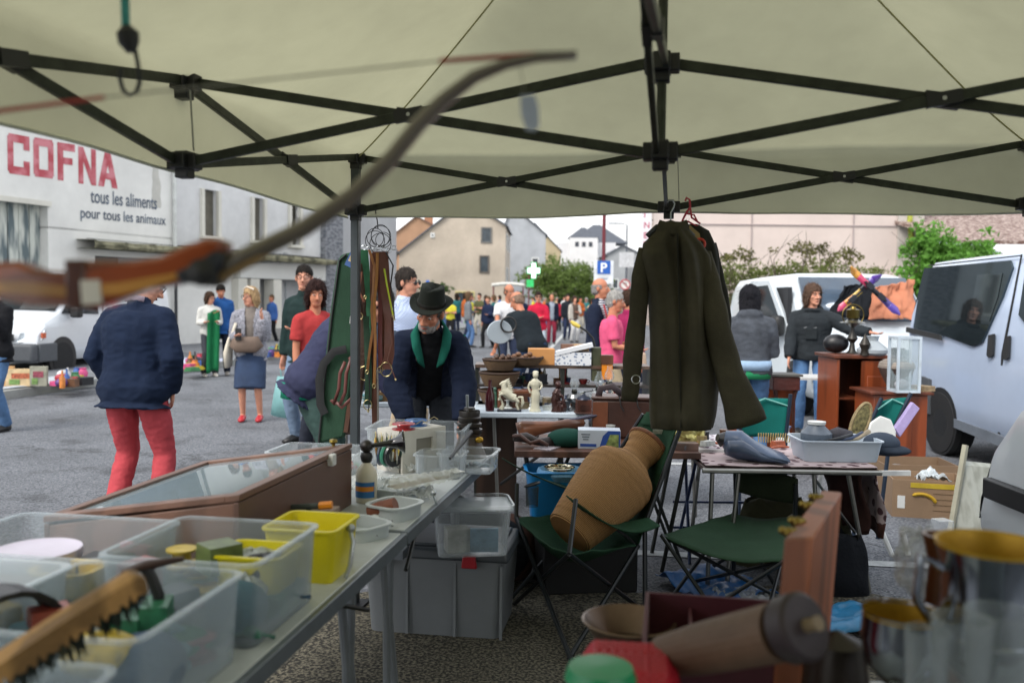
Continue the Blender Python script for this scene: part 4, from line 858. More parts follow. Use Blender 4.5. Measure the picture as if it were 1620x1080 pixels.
        if kind in ('jacket', 'coat', 'shirt'): m_.tube([nb-sd_*.05*s, nb+hd_up*.025*s-ft*.01, nb+hd_up*.05*s-ft*.012*s], [(.085*s, .08*s), (.074*s, .072*s), (.066*s, .064*s)], 14, side=rt)
        if kind == 'hoodie': m_.ell(nb-ft*.055*s+sd_*.0*s, (.13*s, .075*s, .07*s)); m_.torus(nb-sd_*.005, .085*s, .028*s, rt, ft)
        return bake(m_, mat, nm, pr, vox, 3, fold*(1.3 if kind in ('jacket', 'hoodie', 'coat') else 1), 8, cut=cut, solid=.004 if cut else 0, seed=len(label)*.7+seed)
    if inner:      # something under an open jacket
        top('tee' if inner[0] == 'tee' else 'shirt', inner[2] if len(inner) > 2 else FAB(inner[1]), 'shirt', .8 if inner[0] == 'shirt' else 1)
        def cut(c):
            p = c-(pel+sd_*.2*s); return p.dot(ft) > .03*s and abs(p.dot(rt)) < (inner[3] if len(inner) > 3 else .07)*s*(1+.5*max(0, p.dot(sd_)-.1)/.3) and (c-nb).length > .0
        top(tops[0], tmat or FAB(tops[1]), 'jacket', 1.15, cut)
    else: top(tops[0], tmat or FAB(tops[1]), {'tee': 'shirt', 'shirt': 'shirt', 'jacket': 'jacket', 'coat': 'coat', 'hoodie': 'hoodie'}[tops[0]])
    # hair
    hk, hcol = hair; hm = HAIRM(hcol)
    if hk != 'none':
        m_ = MB(); fa = {'short': .0, 'long': .02, 'curly': .02, 'bob': .01, 'fringe': 0, 'bun': 0}[hk]
        g = {'short': .008, 'long': .03, 'curly': .02, 'bob': .014, 'fringe': .004, 'bun': .01}[hk]
        m_.ell(H(0, -.022, .038), ((.076+g)*s, (.094+g)*s, (.09+g)*s), X=HX)
        if hk == 'short': m_.ell(H(0, -.05, -.02), (.07*s, .062*s, .07*s), X=HX)
        if hk == 'fringe': m_.ell(H(0, -.05, -.02), (.074*s, .066*s, .06*s), X=HX)
        if hk in ('long', 'curly', 'bob'):
            ln = {'long': .2, 'curly': .12, 'bob': .09}[hk]
            m_.tube([H(0, -.05, .05), H(0, -.06, -.05), H(0, -.06, -.05-ln)], [(.088*s+g*.5, .07*s), (.095*s+g*.5, .065*s), (.07*s, .04*s)], 16, side=hr)
            for q in (-1, 1): m_.tube([H(q*.066, -.0, .06), H(q*.08, -.0, -.02), H(q*.078, -.01, -.06-ln*.5)], [.025*s, .027*s, .018*s], 8)
        if hk == 'bun': m_.ell(H(0, -.12, .05), (.04*s, .04*s, .04*s), X=HX)
        def hcut(c):
            p = c-hc; y = p.dot(hf)/s; z = p.dot(hu)/s; x = p.dot(hr)/s
            if hk == 'fringe': return z > .045 or y > .03
            lim = (.055 if hk != 'short' else .05)+.012*noise.noise(c*60/s); z += .01*noise.noise(c*90/s); y += .008*noise.noise(c*70/s)
            return (y > .015 and z < lim-.02*(abs(x) > .05) and abs(x) < (.066 if hk in ('long', 'curly', 'bob') else .2)) or (y > -.02 and z < -.015 and hk == 'short')
        ho_ = bake(m_, hm, 'hair', pr, max(vox*.5, .006), 2, {'curly': .012, 'long': .006, 'bob': .007}.get(hk, .004), 26, cut=hcut, seed=3)
        if vox < .021:
            me_ = ho_.data; rs_ = random.Random(7); st = MB(); np_ = len(me_.polygons)
            for _ in range(1500 if near else 700):
                f_ = me_.polygons[rs_.randrange(np_)]; p = f_.center; n_ = f_.normal; g_ = (V((0, 0, -1))-n_*n_.z*-1+hf*-.2+V((rs_.gauss(0, .4), rs_.gauss(0, .4), rs_.gauss(0, .3)))).normalized()
                ln = (.022 if hk in ('short', 'fringe') else .045)*s*rs_.uniform(.6, 1.4); sd2 = n_.cross(g_)*(.0016 if near else .003)*s; tip = p+(g_*.9+n_*(.28 if hk != 'curly' else .7))*ln
                st.add([p-sd2, p+sd2, tip], [(0, 1, 2)])
            st.build('hair_strands', hm, ho_, smooth=False)
    if vox < .022:
        for q in (-1, 1):
            e_ = MB(); e_.ell(H(q*.031, .0785, .006), (.0115*s, .0085*s, .0048*s), 10, 8, HX); ey = e_.build('eye', M('#cfc8c0', .2, 0, .03), pr, smooth=True)
            MB().ell(H(q*.031, .086, .005), (.0055*s, .0042*s, .0046*s), 8, 6, HX).build('iris', M('#2a221c', .1), ey, smooth=True)
            MB().tube([H(q*.013, .093, .024), H(q*.032, .09, .029), H(q*.05, .074, .022)], [.003*s, .0045*s, .003*s], 6).build('eyebrow', hm, pr)
        MB().tube([H(-.022, .088, -.067), H(0, .097, -.0655), H(.022, .088, -.067)], [.002*s, .0042*s, .002*s], 6).build('mouth', M('#8f4a44', .5, 0, .1), pr, smooth=True)
    if gl:
        m_ = MB()
        for q in (-1, 1):
            if gl == 'sun': m_.ell(H(q*.032, .098, .006), (.026*s, .006*s, .019*s), 14, 8, HX)
            else: m_.torus(H(q*.032, .1, .004), .021*s, .0022*s, hr, hu, 14, 6)
            m_.tube([H(q*.056, .094, .01), H(q*.078, .0, .008)], .0025*s, 6)
        m_.tube([H(-.01, .104, .012), H(.01, .104, .012)], .0025*s, 6); m_.build('sunglasses' if gl == 'sun' else 'glasses', BLACK, pr)
    if hat: hat(pr, H, HX, s)
    if beard:
        m_ = MB(); m_.ell(H(0, .035, -.082), (.058*s, .055*s, .045*s), X=HX); m_.ell(H(0, .083, -.052), (.032*s, .014*s, .011*s), X=HX); m_.ell(H(0, .01, -.05), (.068*s, .05*s, .05*s), X=HX)
        bake(m_, HAIRM(beard), 'beard', pr, .0065, 1, .004, 60, cut=lambda c: (lambda p: p.dot(hu)/s > -.045 and abs(p.dot(hr)/s) < .045 and not (p.dot(hf)/s > .08 and p.dot(hu)/s < -.045) or ((p.dot(hu)/s+.067)**2+(p.dot(hr)/s*.45)**2 < .008**2 and p.dot(hf)/s > .06) or p.dot(hf)/s < -.01)(c-hc))
    if extras: extras(pr, AJ, pel, nb, s, H, LJ)
    return pr
def PG(px, Y): return (bx(px, Y), YK(Y), 0)
FA = pi         # facing the camera
# --- hat man ---
def felt_hat(pr, H, HX, s):
    X = Matrix.Translation(H(0, -.01, .06)) @ HX.to_4x4() @ Matrix.Rotation(R(6), 4, 'X')
    FE = FAB('#1a1e19', .3, 260)
    m_ = MB(); m_.X = X
    def fn(u, v):
        a = 2*pi*u; r = .088+(.052)*v; return (r*cos(a)*.93, r*sin(a)*1.12, -.004+.012*v*v+.018*v*v*abs(cos(a))**3-.022*v*v*max(0, sin(a)))
    m_.grid(fn, 40, 5); h = m_.build('hat', FE, pr, solid=.004, smooth=True)
    m_ = MB(); m_.X = X
    def fc(u, v):
        a = 2*pi*u; k = v; z = .115*min(1, k*1.35); r = .09-.02*k if k < .75 else .075*(1-k)/.25
        cr_ = -.03*math.exp(-((r*cos(a))/.022)**2) if k >= .7 else 0; pin = 1-.16*k*max(0, sin(a))
        return (r*cos(a)*.93*pin, r*sin(a)*1.12, z+cr_+.008*sin(a)*k)
    m_.grid(fc, 40, 16); m_.build('crown', FE, h, smooth=True)
    m_ = MB(); m_.X = X; m_.tube([(.0895*cos(2*pi*k/40)*.93, .0895*sin(2*pi*k/40)*1.12, .012) for k in range(40)], [(.012, .0025)]*40, 6, side=(0, 0, 1), closed=True); m_.build('hat_band', M('#15140f', .5), h)
def hm_extra(pr, AJ, pel, nb, s, H, LJ):
    TL = FAB('#165a4c', .3); m_ = MB(); sd_ = (nb-pel).normalized(); f_ = V((0, sd_.z, -sd_.y)); K = lambda x, y, z: nb+V((x, 0, 0))+f_*y+sd_*z
    def lap(q):
        I = [K(q*.0, -.085, .075), K(q*.055, -.07, .07), K(q*.078, .0, .055), K(q*.07, .075, .0), K(q*.05, .13, -.09), K(q*.04, .15, -.16)]; O = [V((0, -.02, -.055)), V((q*.03, -.02, -.05)), V((q*.05, .0, -.045)), V((q*.045, .02, -.045)), V((q*.03, .03, -.03)), V((0, 0, 0))]
        def f(u, v): k = u*4.999; i = int(k); t = k-i; return I[i].lerp(I[i+1], t)+O[i].lerp(O[i+1], t)*v+V((0, .012*sin(v*pi), .012*sin(v*pi)))
        return f
    for q in (-1, 1): MB().grid(lap(q), 24, 6).build('collar', TL, pr, smooth=True, solid=.008)
    for q in (0, 1):
        a, b, c, d = AJ[q]; k = V(((-.05 if q == 0 else .05), -.015, .03)); MB().tube([a+k*.9+V((0, 0, .015)), a.lerp(b, .5)+k*.9, b+k*.8], [(.012, .04), (.011, .042), (.01, .035)], 10, side=(1 if q else -1, 0, .4)).build('sleeve_panel', TL, pr, smooth=True)
    MB().tube([pel+sd_*.28+V((.09, .16, 0)), pel+sd_*.37+V((.095, .15, 0))], .003, 6).build('zip', M('#8a8a88', .4, .5), pr)
hm_ = person((bx(678, 5.5), YK(5.5), 0), pi+.14, 1.76, 'bearded man in a dark felt hat and navy and green jacket leaning over the table', ('jacket', '#10192c'), ('trousers', '#22262c'), (((.2, .12, -1), (-.15, .45, -.9)), ((.2, .15, -1), (-.3, .5, -.9))), ('fringe', '#5d5752'), 'b', lean=R(45), head=(R(-30), R(26)), vox=.0095, wide=.98, inner=('shirt', '#15161a', FAB('#17181b'), .08), hat=felt_hat, beard='#8d8884', extras=hm_extra, fold=.006)
# --- navy jacket man, back view ---
def nj_extra(pr, AJ, pel, nb, s, H, LJ):
    MB().tube([nb+V((-.07, -.04, .035)), nb+V((0, -.075, .05)), nb+V((.07, -.04, .035))], [(.02, .008)]*3, 8, side=(0, 0, 1)).build('collar', FAB('#b9a6b4'), pr, smooth=True)
nj = person((bx(212, 5.3), YK(5.3), 0), R(-14), 1.76, 'man in navy bomber jacket and red trousers seen from behind', ('jacket', '#162238'), ('trousers', '#b2474e'), ('pocket', 'pocket'), ('fringe', '#77716c'), 'a', lean=R(5), head=(R(-48), R(34)), vox=.011, wide=1.22, gl='clear', fold=.0065, spread=.05, extras=nj_extra, shoes='#3a2c24')
# --- woman in tweed ---
TW = M('#8a8b94', .9, 0, .75, 90, .3, 200); JEANS = M('#4a6c94', .9, 0, .3, 5, .4, 160); DENIM = M('#2b3c58', .9, 0, .2, 5, .4, 160)
def wt_extra(pr, AJ, pel, nb, s, H, LJ):
    b_ = pel+V((.02, .2, .1)); m_ = MB(); m_.tube([b_+V((-.17, 0, .02)), b_+V((-.1, 0.02, -.02)), b_+V((.1, .02, -.02)), b_+V((.17, 0, .02))], [(.07, .02), (.1, .05), (.1, .05), (.07, .02)], 14, side=(0, 0, 1)); m_.build('waist_bag', M('#6b5a4e', .7, 0, .15, 8, .2), pr, smooth=True)
    m_ = MB(); m_.tube([nb+V((.13, .02, -.02)), nb+V((.19, .11, -.25)), pel+V((.24, .08, .12))], [(.02, .004)]*3, 6); m_.tube([pel+V((.24, .06, .16)), pel+V((.27, .04, -.02)), pel+V((.27, .03, -.2))], [(.1, .02), (.15, .05), (.14, .04)], 12, side=(0, 1, 0)); m_.build('tote_bag', FAB('#cfc8b8'), pr, smooth=True)
    c = AJ[1][2]; MB().box((c.x-.02, c.y+.06, c.z+.02), (.07, .012, .14)).build('phone', BLACK, pr)
    MB().tube([H(-.09, .02, .1), H(0, .05, .135), H(.09, .02, .1)], .012, 6).build('headband', M('#cbbfae', .5), pr)
person((bx(395, 9.85), YK(9.9), 0), pi+.1, 1.64, 'woman in tweed jacket and denim skirt holding a phone with a tote bag', ('jacket', '#777'), ('skirt', '#26354d'), (((.1, .35, -1), (-.1, .35, 1)), ('bent')), ('bob', '#a58a66'), 'a', head=(R(-35), 0), vox=.014, tmat=TW, lmat=DENIM, gl='clear', shoes='#b0202c', inner=('shirt', '#1e2026', FAB('#77706a'), .05), extras=wt_extra)
# --- couple looking at phone ---
def scarf(pr, AJ, pel, nb, s, H, LJ):
    def fn(u, v): return V((-.16+.22*u+.03*v, .16+.03*sin(u*9), 1.25-1.15*v+.03*sin(u*5)))
    MB().grid(fn, 14, 14).build('green_cloth', FAB('#1c6b42'), pr, smooth=True, solid=.02)
person(PG(331, 15.0), pi+.5, 1.62, 'woman in white top holding a long green cloth beside the man in blue', ('shirt', '#c9c9c4'), ('trousers', '#3a3c42'), ('bent', 'bent'), ('bob', '#3d2c20'), 'a', head=(R(30), R(12)), vox=.02, gl='clear', shoes='#c7c2b8', extras=scarf)
person(PG(349, 15.2), pi+.3, 1.78, 'dark haired man in blue jacket looking down at his phone', ('jacket', '#24508a'), ('trousers', '#1c2230'), ('down2', 'phone'), ('short', '#1a1512'), 'b', head=(R(10), R(25)), vox=.02, beard=None, shoes='#8a847c', stride=.05)
# --- person at the left edge ---
person(PG(-6, 9.0), pi-.3, 1.7, 'person in black jacket and jeans cut off by the left edge', ('jacket', '#17181c'), ('trousers', '#3d5f92'), ('chin', 'chin'), ('short', '#2a2018'), 'a', vox=.016, lmat=JEANS)
# --- man in dark green jacket, woman with red top ---
def bagx(pr, AJ, pel, nb, s, H, LJ):
    c = AJ[1][2]-V((0, 0, .12))
    m_ = MB(); m_.tube([c+V((-.05, 0, .02)), c+V((-.04, 0, -.12)), c+V((.04, 0, -.12)), c+V((.05, 0, .02))], .006, 6)
    m_.tube([c+V((0, 0, -.1)), c+V((0, 0, -.3)), c+V((0.02, 0, -.52))], [(.09, .03), (.14, .06), (.16, .07)], 14, side=(1, 0, 0)); m_.build('plastic_bag', M('#8fc3c4', .5, 0, .12, 6, .4, 30, trans=.3), pr, smooth=True)
person(PG(482, 8.5), pi-.5, 1.86, 'tall man in dark green bomber jacket and jeans with a turquoise carrier bag', ('jacket', '#1d2f2e'), ('trousers', '#6c8098'), ('bent', 'down'), ('short', '#1d1814'), 'a', head=(R(35), 0), vox=.015, gl='clear', lmat=M('#6c8098', .9, 0, .2, 5, .3), extras=bagx)
person(PG(497, 7.6), R(-140), 1.68, 'woman with dark curly hair and a red top beside the green jacketed man', ('tee', '#a83a3a'), ('trousers', '#2b2f3a'), ('bent', 'down'), ('curly', '#2a1714'), 'b', head=(R(-20), R(10)), vox=.015)
# --- bending person behind the rifle case ---
bd = person((bx(508, 5.7), YK(5.7), 0), R(-86), 1.78, 'person in a slate purple jacket bending over behind the rifle case', ('jacket', '#343750'), ('trousers', '#3e5450'), ('reach', 'reach'), ('short', '#333'), 'a', lean=R(36), head=(0, R(50)), vox=.012, wide=1.35, shoes='#222')
MB().tube([V((0, -.1, .84)), V((0, -.1, .95))], [(.24, .175), (.235, .17)], 24, side=(1, 0, 0)).build('shirt_tail', FAB('#1f8a6e'), bd, smooth=True)
# --- man with sunglasses, grey person ---
CHK = M('#8ea2c8', .8, 0, .1, 75, .1, kind='check', h2='#c3cfe4')
person(PG(640, 7.4), pi+.55, 1.8, 'man in sunglasses and a blue check shirt left of the hat man', ('shirt', '#8fa6cf'), ('trousers', '#b9a78b'), ('down', 'bent'), ('short', '#2c2622'), 'a', head=(R(35), R(5)), vox=.015, tmat=CHK, gl='sun')
person((bx(654, 6.7), YK(6.7), 0), pi*.6, 1.68, 'person in a slate blue sweater bending behind the hat man', ('hoodie', '#323c4a'), ('trousers', '#2f3540'), ('reach', 'reach'), ('short', '#2a221c'), 'a', lean=R(48), head=(0, R(35)), vox=.018)
# --- mid-street people ---
person(PG(803, 13.5), pi+.25, 1.8, 'balding man in a white t-shirt facing the stall of baskets', ('tee', '#cfd0d2'), ('trousers', '#2a3246'), ('reach', 'reach'), ('fringe', '#6a5648'), 'b', head=(R(20), R(20)), vox=.018, wide=1.1)
person(PG(838, 10.6), R(35), 1.74, 'heavy man in a black t-shirt bending over the basket stall', ('tee', '#1d2429'), ('trousers', '#2b3b55'), ('reach', 'reach'), ('fringe', '#8a7464'), 'b', lean=R(30), head=(R(20), R(28)), vox=.016, wide=1.28)
person(PG(851, 18), pi, 1.72, 'woman in a bright red jacket and sunglasses behind the black t-shirt man', ('jacket', '#b5203c'), ('trousers', '#b9c4ce'), ('cross', 'cross'), ('bun', '#2a1d18'), 'a', vox=.02, gl='sun')
person(PG(872, 26), pi+.1, 1.74, 'man in navy cardigan and maroon trousers walking up the road', ('jacket', '#1a2133'), ('trousers', '#7c2638'), ('down2', 'down2'), ('fringe', '#8a7464'), 'b', vox=.022, inner=('shirt', '#9aa3b0', FAB('#8e97a4')), stride=.06)
person(PG(908, 27), pi+.4, 1.7, 'woman in patterned waistcoat and white trousers in the street', ('shirt', '#b9b4ac'), ('trousers', '#c9c9c9'), ('cross', 'down'), ('bob', '#3b2c26'), 'a', vox=.024, inner=('tee', '#5a4c44', FAB('#5a4c44'), .1))
person(PG(897, 28.5), pi+.2, 1.78, 'man in a dark coat behind the woman in white trousers', ('coat', '#20242c'), ('trousers', '#27304a'), ('down', 'down'), ('short', '#2e2622'), 'a', vox=.026)
STR = M('#d8d8da', .85, 0, .02, 11, kind='stripe', h2='#3a4460')
person(PG(946, 9.8), R(-115), 1.8, 'grey haired man in a striped shirt and navy jacket with a red strap', ('jacket', '#1b2336'), ('trousers', '#30384c'), ('bent', 'down'), ('fringe', '#8d8a88'), 'b', vox=.016, inner=('shirt', '#ccc', STR, .11), extras=lambda pr, AJ, pel, nb, s, H, LJ: MB().tube([nb+V((.12, .1, -.02)), nb+V((.13, .17, -.25))], [(.03, .008)]*2, 8).build('red_strap', M('#a82028', .6), pr))
def hbag(pr, AJ, pel, nb, s, H, LJ):
    c = AJ[0][2]-V((0, -.05, .16)); m_ = MB(); m_.torus(c+V((0, 0, .06)), .09, .009, (0, 1, 0), (0, 0, 1), 16, 6, 0, pi); m_.build('strap', M('#2a1e18', .6), pr); MB().box((c.x, c.y, c.z-.03), (.1, .28, .19), .8, .85).build('handbag', M('#b8a08a', .6, 0, .2, 5), pr, bevel=.025)
person(PG(967, 8.9), R(-95), 1.64, 'grey haired woman in a pink t-shirt with a beige handbag on her arm', ('tee', '#d4567c'), ('trousers', '#a8997e'), ('bent', ((.1, .1, -1), (-.2, 1, -.1))), ('short', '#9a9894'), 'b', head=(R(-10), R(10)), vox=.015, wide=1.12, extras=hbag)
person(PG(993, 9.6), R(-60), 1.66, 'person in a magenta top partly hidden by the hanging coats', ('shirt', '#8e2450'), ('trousers', '#2c3040'), ('down', 'down'), ('short', '#3a2a20'), 'b', vox=.02)
# --- right side people ---
GH = M('#41464e', .9, 0, .4, 8, .4, 120)
def hd_extra(pr, AJ, pel, nb, s, H, LJ):
    MB().tube([pel+V((0, -.01, .0)), pel+V((0, -.01, .09))], [(.212, .152), (.205, .15)], 24, side=(1, 0, 0)).build('denim_shirt_tail', M('#8fa9c4', .9, 0, .2), pr, smooth=True)
    MB().tube([pel+V((0, -.005, -.08)), pel+V((0, -.005, .01))], [(.2, .145), (.205, .147)], 24, side=(1, 0, 0)).build('green_top_hem', FAB('#2c8a5c'), pr, smooth=True)
person(PG(1186, 7.7), R(-12), 1.68, 'woman with straight dark hair in a washed grey hoodie seen from behind', ('hoodie', '#41464e'), ('trousers', '#5d7da6'), ('bent', 'bent'), ('long', '#16161c'), 'a', lean=R(8), head=(0, R(15)), vox=.013, wide=1.15, tmat=GH, lmat=JEANS, extras=hd_extra)
def jm_extra(pr, AJ, pel, nb, s, H, LJ):
    for k in (-.06, .05): MB().tube([nb+V((k, .17, -.2)), nb+V((k+.03, .17, -.21))], .004, 6).build('zip', M('#55595c', .4, .5), pr)
    m_ = MB(); m_.box((nb.x-.0, nb.y+.15, nb.z-.28), (.13, .02, .12)); m_.build('chest_pocket', FAB('#262b2e'), pr, bevel=.006)
person(PG(1284, 9.4), pi-.35, 1.74, 'man with collar length brown hair in a charcoal fleece and jeans by the van', ('hoodie', '#2a2f33'), ('trousers', '#5d7da6'), (((.9, .25, -.55), (.75, .45, -.1)), ((.15, .3, -1), (.05, .5, -.8))), ('curly', '#5a463a'), 'a', head=(R(32), 0), vox=.012, wide=1.15, lmat=M('#4f749f', .9, 0, .3, 5, .5, 120), extras=jm_extra)
# --- far crowd ---
rc = random.Random(21)
TOPS = [('navy', '#1d2740'), ('black', '#16171b'), ('white', '#cfcfcf'), ('red', '#a8283a'), ('grey', '#74787c'), ('blue', '#3c5f9c'), ('olive', '#55583c'), ('orange', '#b5612f'), ('yellow', '#c9c23e'), ('pink', '#c98a98'), ('purple', '#5b4672'), ('teal', '#2d6a6c'), ('beige', '#b09c80')]
BOTS = [('dark blue', '#232c42'), ('black', '#1a1b1e'), ('pale', '#b0aca0'), ('denim', '#52709a')]
spots = [(700, 30, 'near the pale doorway'), (712, 27, 'near the pale doorway'), (722, 34, 'near the pale doorway'), (735, 29, 'below the beige gable'), (742, 36, 'below the beige gable'), (690, 40, 'below the beige gable'),
 (758, 31, 'under the two stacked windows'), (768, 38, 'under the two stacked windows'), (781, 30, 'beneath the white stall canopy'), (790, 42, 'beneath the white stall canopy'), (815, 36, 'beneath the white stall canopy'), (826, 28, 'beneath the pharmacy cross'),
 (860, 42, 'under the round tree'), (884, 36, 'under the round tree'), (892, 48, 'under the round tree'), (917, 34, 'below the tower house'), (927, 46, 'below the tower house'), (936, 30, 'below the tower house'), (880, 55, 'far up the street'), (905, 58, 'far up the street'), (843, 50, 'far up the street'), (951, 40, 'below the parking sign'), (805, 55, 'far up the street'), (748, 50, 'far down by the gable'), (725, 46, 'far down by the gable'), (662, 20, 'between check shirt man and hat man'), (596, 24, 'just right of the tent pole'), (614, 30, 'just right of the tent pole'), (975, 32, 'below the no turning sign'), (772, 24, 'in front of the white stall canopy'), (740, 24, 'in front of the beige gable'), (430, 24, 'behind the tweed woman'), (868, 66, 'at the end of the street'), (918, 68, 'at the end of the street')]
used = set()
for k, (px, Y, where) in enumerate(spots):
    while True:
        t, b = rc.choice(TOPS), rc.choice(BOTS)
        if (t[0], where) not in used: used.add((t[0], where)); break
    person(PG(px, Y), rc.choice((pi, pi+.5, pi-.6, .3, 1.4, -1.5)), rc.uniform(1.6, 1.82), 'distant person in a %s top and %s trousers %s' % (t[0], b[0], where), (rc.choice(('shirt', 'jacket', 'tee')), t[1]), ('trousers', b[1]), rc.choice((('down', 'down'), ('bent', 'down'), ('down2', 'bent'), ('cross', 'cross'))), (rc.choice(('short', 'bob', 'short', 'long')), rc.choice(('#2a2018', '#5a4632', '#8d8a86', '#1a1614'))), rc.choice('aab'), vox=.034, group='people strolling up the street', stride=rc.choice((0, .1, .14)), fold=.004)
# ================= goods =================
def rring(w_, d_, r, z, n=5):
    o = []
    for cx_, cy_, a0 in ((w_/2-r, d_/2-r, 0), (-w_/2+r, d_/2-r, pi/2), (-w_/2+r, -d_/2+r, pi), (w_/2-r, -d_/2+r, 3*pi/2)):
        for k in range(n): a = a0+pi/2*k/(n-1); o.append((cx_+r*cos(a), cy_+r*sin(a), z))
    return o
def tray_mb(w_, d_, h, fl=1.06, t=.004, rim=.01, r=.03, dipf=0):
    R_ = [rring(w_/fl, d_/fl, r*.8, 0), rring(w_/fl+.002, d_/fl+.002, r*.8, .004), rring(w_, d_, r, h-.006), rring(w_+rim*2, d_+rim*2, r+rim, h-.006), rring(w_+rim*2, d_+rim*2, r+rim, h), rring(w_-t*2, d_-t*2, r, h), rring(w_/fl-t*2, d_/fl-t*2, r*.8, t*1.5)]
    n = len(R_[0]); vs = [p for q in R_ for p in q]; fs = [(i*n+k, i*n+(k+1) % n, (i+1)*n+(k+1) % n, (i+1)*n+k) for i in range(len(R_)-1) for k in range(n)]
    fs += [tuple(range(n))[::-1], tuple((len(R_)-1)*n+k for k in range(n))]
    return MB().add(vs, fs)
def tray(name, label, cat, w_, d_, h, mat, loc, rz, group=None, **k):
    d_ *= 1.08
    return one(name, label, cat, tray_mb(w_, d_, h, **k), mat, loc, rz, group)
TA = math.atan2(.426, 2.525); TK = 1.103; tu = V((sin(TA), cos(TA), 0)); tv = V((-cos(TA), sin(TA), 0)); TZ = .76
def T1(s_, t, z=TZ): return V((-.52, 1.765, 0))+tu*t*TK+tv*s_+V((0, 0, z))
# table 1
TOPM = M('#b9bfc0', .4, 0, .12, 7, .1, 30); EDGE = M('#6d757b', .4, .4, .12, 20)
def folding_table(label, t0, t1, w_=.8):
    c = T1(w_/2, (t0+t1)/2, 0); t_ = T('folding_table', label, 'table', c, -TA, 'two leaves of the long stall table'); L_ = (t1-t0)*TK
    MB().box((0, 0, TZ-.012), (w_-.03, L_-.03, .024)).build('tabletop', TOPM, t_, bevel=.003)
    m_ = MB()
    for q in (-1, 1): m_.box((q*(w_/2-.008), 0, TZ-.024), (.02, L_, .044)); m_.box((0, q*(L_/2-.01), TZ-.024), (w_-.04, .02, .044))
    m_.build('edge_frame', EDGE, t_, bevel=.003)
    m_ = MB()
    for yy in (-L_/2+.2, L_/2-.2):
        for q in (-1, 1):
            MB().tube([(q*(w_/2-.15), yy-.02, TZ-.05), (q*(w_/2-.15), yy+.05, .36), (q*(w_/2-.13), yy, .0)], .014, 8).build('leg', M('#7d8387', .4, .4, .1), t_)
            MB().tube([(q*(w_/2-.15), yy+.1, TZ-.05), (q*(w_/2-.15), yy+.08, .36), (q*(w_/2-.13), yy+.12, .0)], .014, 8).build('leg', M('#7d8387', .4, .4, .1), t_)
            MB().tube([(q*(w_/2-.07), yy+.02, .56), (q*(w_/2-.1), yy+.34*(1 if yy < 0 else -1), TZ-.05)], .008, 6).build('brace', DARKMET, t_)
    MB().box((w_/2-.01, L_/2-.03, TZ-.06), (.03, .06, .03)).build('latch', MET('#9aa0a4'), t_)
    return t_
folding_table('far leaf of the long white folding table carrying lures and clear boxes', 1.005, 2.33)
folding_table('near leaf of the long white folding table carrying large clear bins', -.34, .995)
folding_table('nearest white folding table at the bottom left corner', -1.7, -.35)
# display case
CW = M('#5a4238', .5, 0, .15, 4, .1, 40, kind='wood', str_=(1, .3, 1)); CW2 = M('#6c5043', .45, 0, .15, 4, .1, 40, kind='wood', str_=(1, .3, 1))
cs0, cs1, ct0, ct1, zl_, zh = .31, .90, .50, 1.30, TZ+.11, TZ+.225
dc = T('display_case', 'wooden display case with a sloping glass lid', 'display case', T1((cs0+cs1)/2, (ct0+ct1)/2, TZ), -TA); w_, L_ = cs1-cs0, (ct1-ct0)*TK; a_, b_ = w_/2, L_/2; hl, hh = .115, .205
MB().box((a_-.008, 0, hh/2), (.016, L_, hh)).build('side_panel', CW, dc, bevel=.002)
MB().box((-a_+.008, 0, hl/2), (.016, L_, hl)).build('side_panel', CW, dc, bevel=.002)
for q in (-1, 1): MB().prism([(-a_+.016, 0), (a_-.016, 0), (a_-.016, hh-.004), (-a_+.016, hl-.004)], (0, q*(b_-.008)+.007, 0), (1, 0, 0), (0, 0, 1), .014).build('end_panel', CW2, dc, bevel=.002)
MB().box((0, 0, .006), (w_-.03, L_-.03, .012)).build('bottom', CW2, dc)
sl_ = lambda x: hh+(x-a_)*(hh-hl)/w_+.012
m_ = MB()
for x in (-a_+.02, a_-.02): m_.hexa([V((x-.022, -b_, sl_(x-.022)-.008)), V((x+.022, -b_, sl_(x+.022)-.008)), V((x+.022, b_, sl_(x+.022)-.008)), V((x-.022, b_, sl_(x-.022)-.008))], [V((x-.022, -b_, sl_(x-.022)+.01)), V((x+.022, -b_, sl_(x+.022)+.01)), V((x+.022, b_, sl_(x+.022)+.01)), V((x-.022, b_, sl_(x-.022)+.01))])
for y in (-b_+.022, b_-.022):
    p, q = -a_+.042, a_-.042; m_.hexa([V((p, y-.022, sl_(p)-.008)), V((q, y-.022, sl_(q)-.008)), V((q, y+.022, sl_(q)-.008)), V((p, y+.022, sl_(p)-.008))], [V((p, y-.022, sl_(p)+.01)), V((q, y-.022, sl_(q)+.01)), V((q, y+.022, sl_(q)+.01)), V((p, y+.022, sl_(p)+.01))])
lid = m_.build('lid_frame', CW2, dc, bevel=.002)
MB().grid(lambda u, v: (-a_+.04+(w_-.08)*u, -b_+.04+(L_-.08)*v, sl_(-a_+.04+(w_-.08)*u)), 4, 4).build('glass', M('#93a4ac', .02, 0, .05, 3, spec=1.0, clear=.35), lid)
MB().box((a_+.004, .22, hh+.0), (.03, .035, .04)).build('catch', WHITEP, lid, bevel=.004)
MB().at((a_-.06, b_-.03, sl_(a_)+.0)).lathe([(0, .03), (.014, .026), (.016, .018), (.006, .008), (.006, 0)], n=16).build('knob', MET('#8c7a3c', .35), lid)
for k in range(5):
    x, y = -.16+.07*k, -.1+.09*(k % 3); one('lure_card', 'pale card of tackle lying under the display case glass', 'card', MB().box((0, 0, .002), (.05, .09, .004)), M(('#c9c9c4', '#93a8b8', '#c8b8a0')[k % 3], .6, 0, .3, 40), T1((cs0+cs1)/2, (ct0+ct1)/2, TZ+.012)+tu*y-tv*x, -TA+.2*k, 'cards inside the display case')
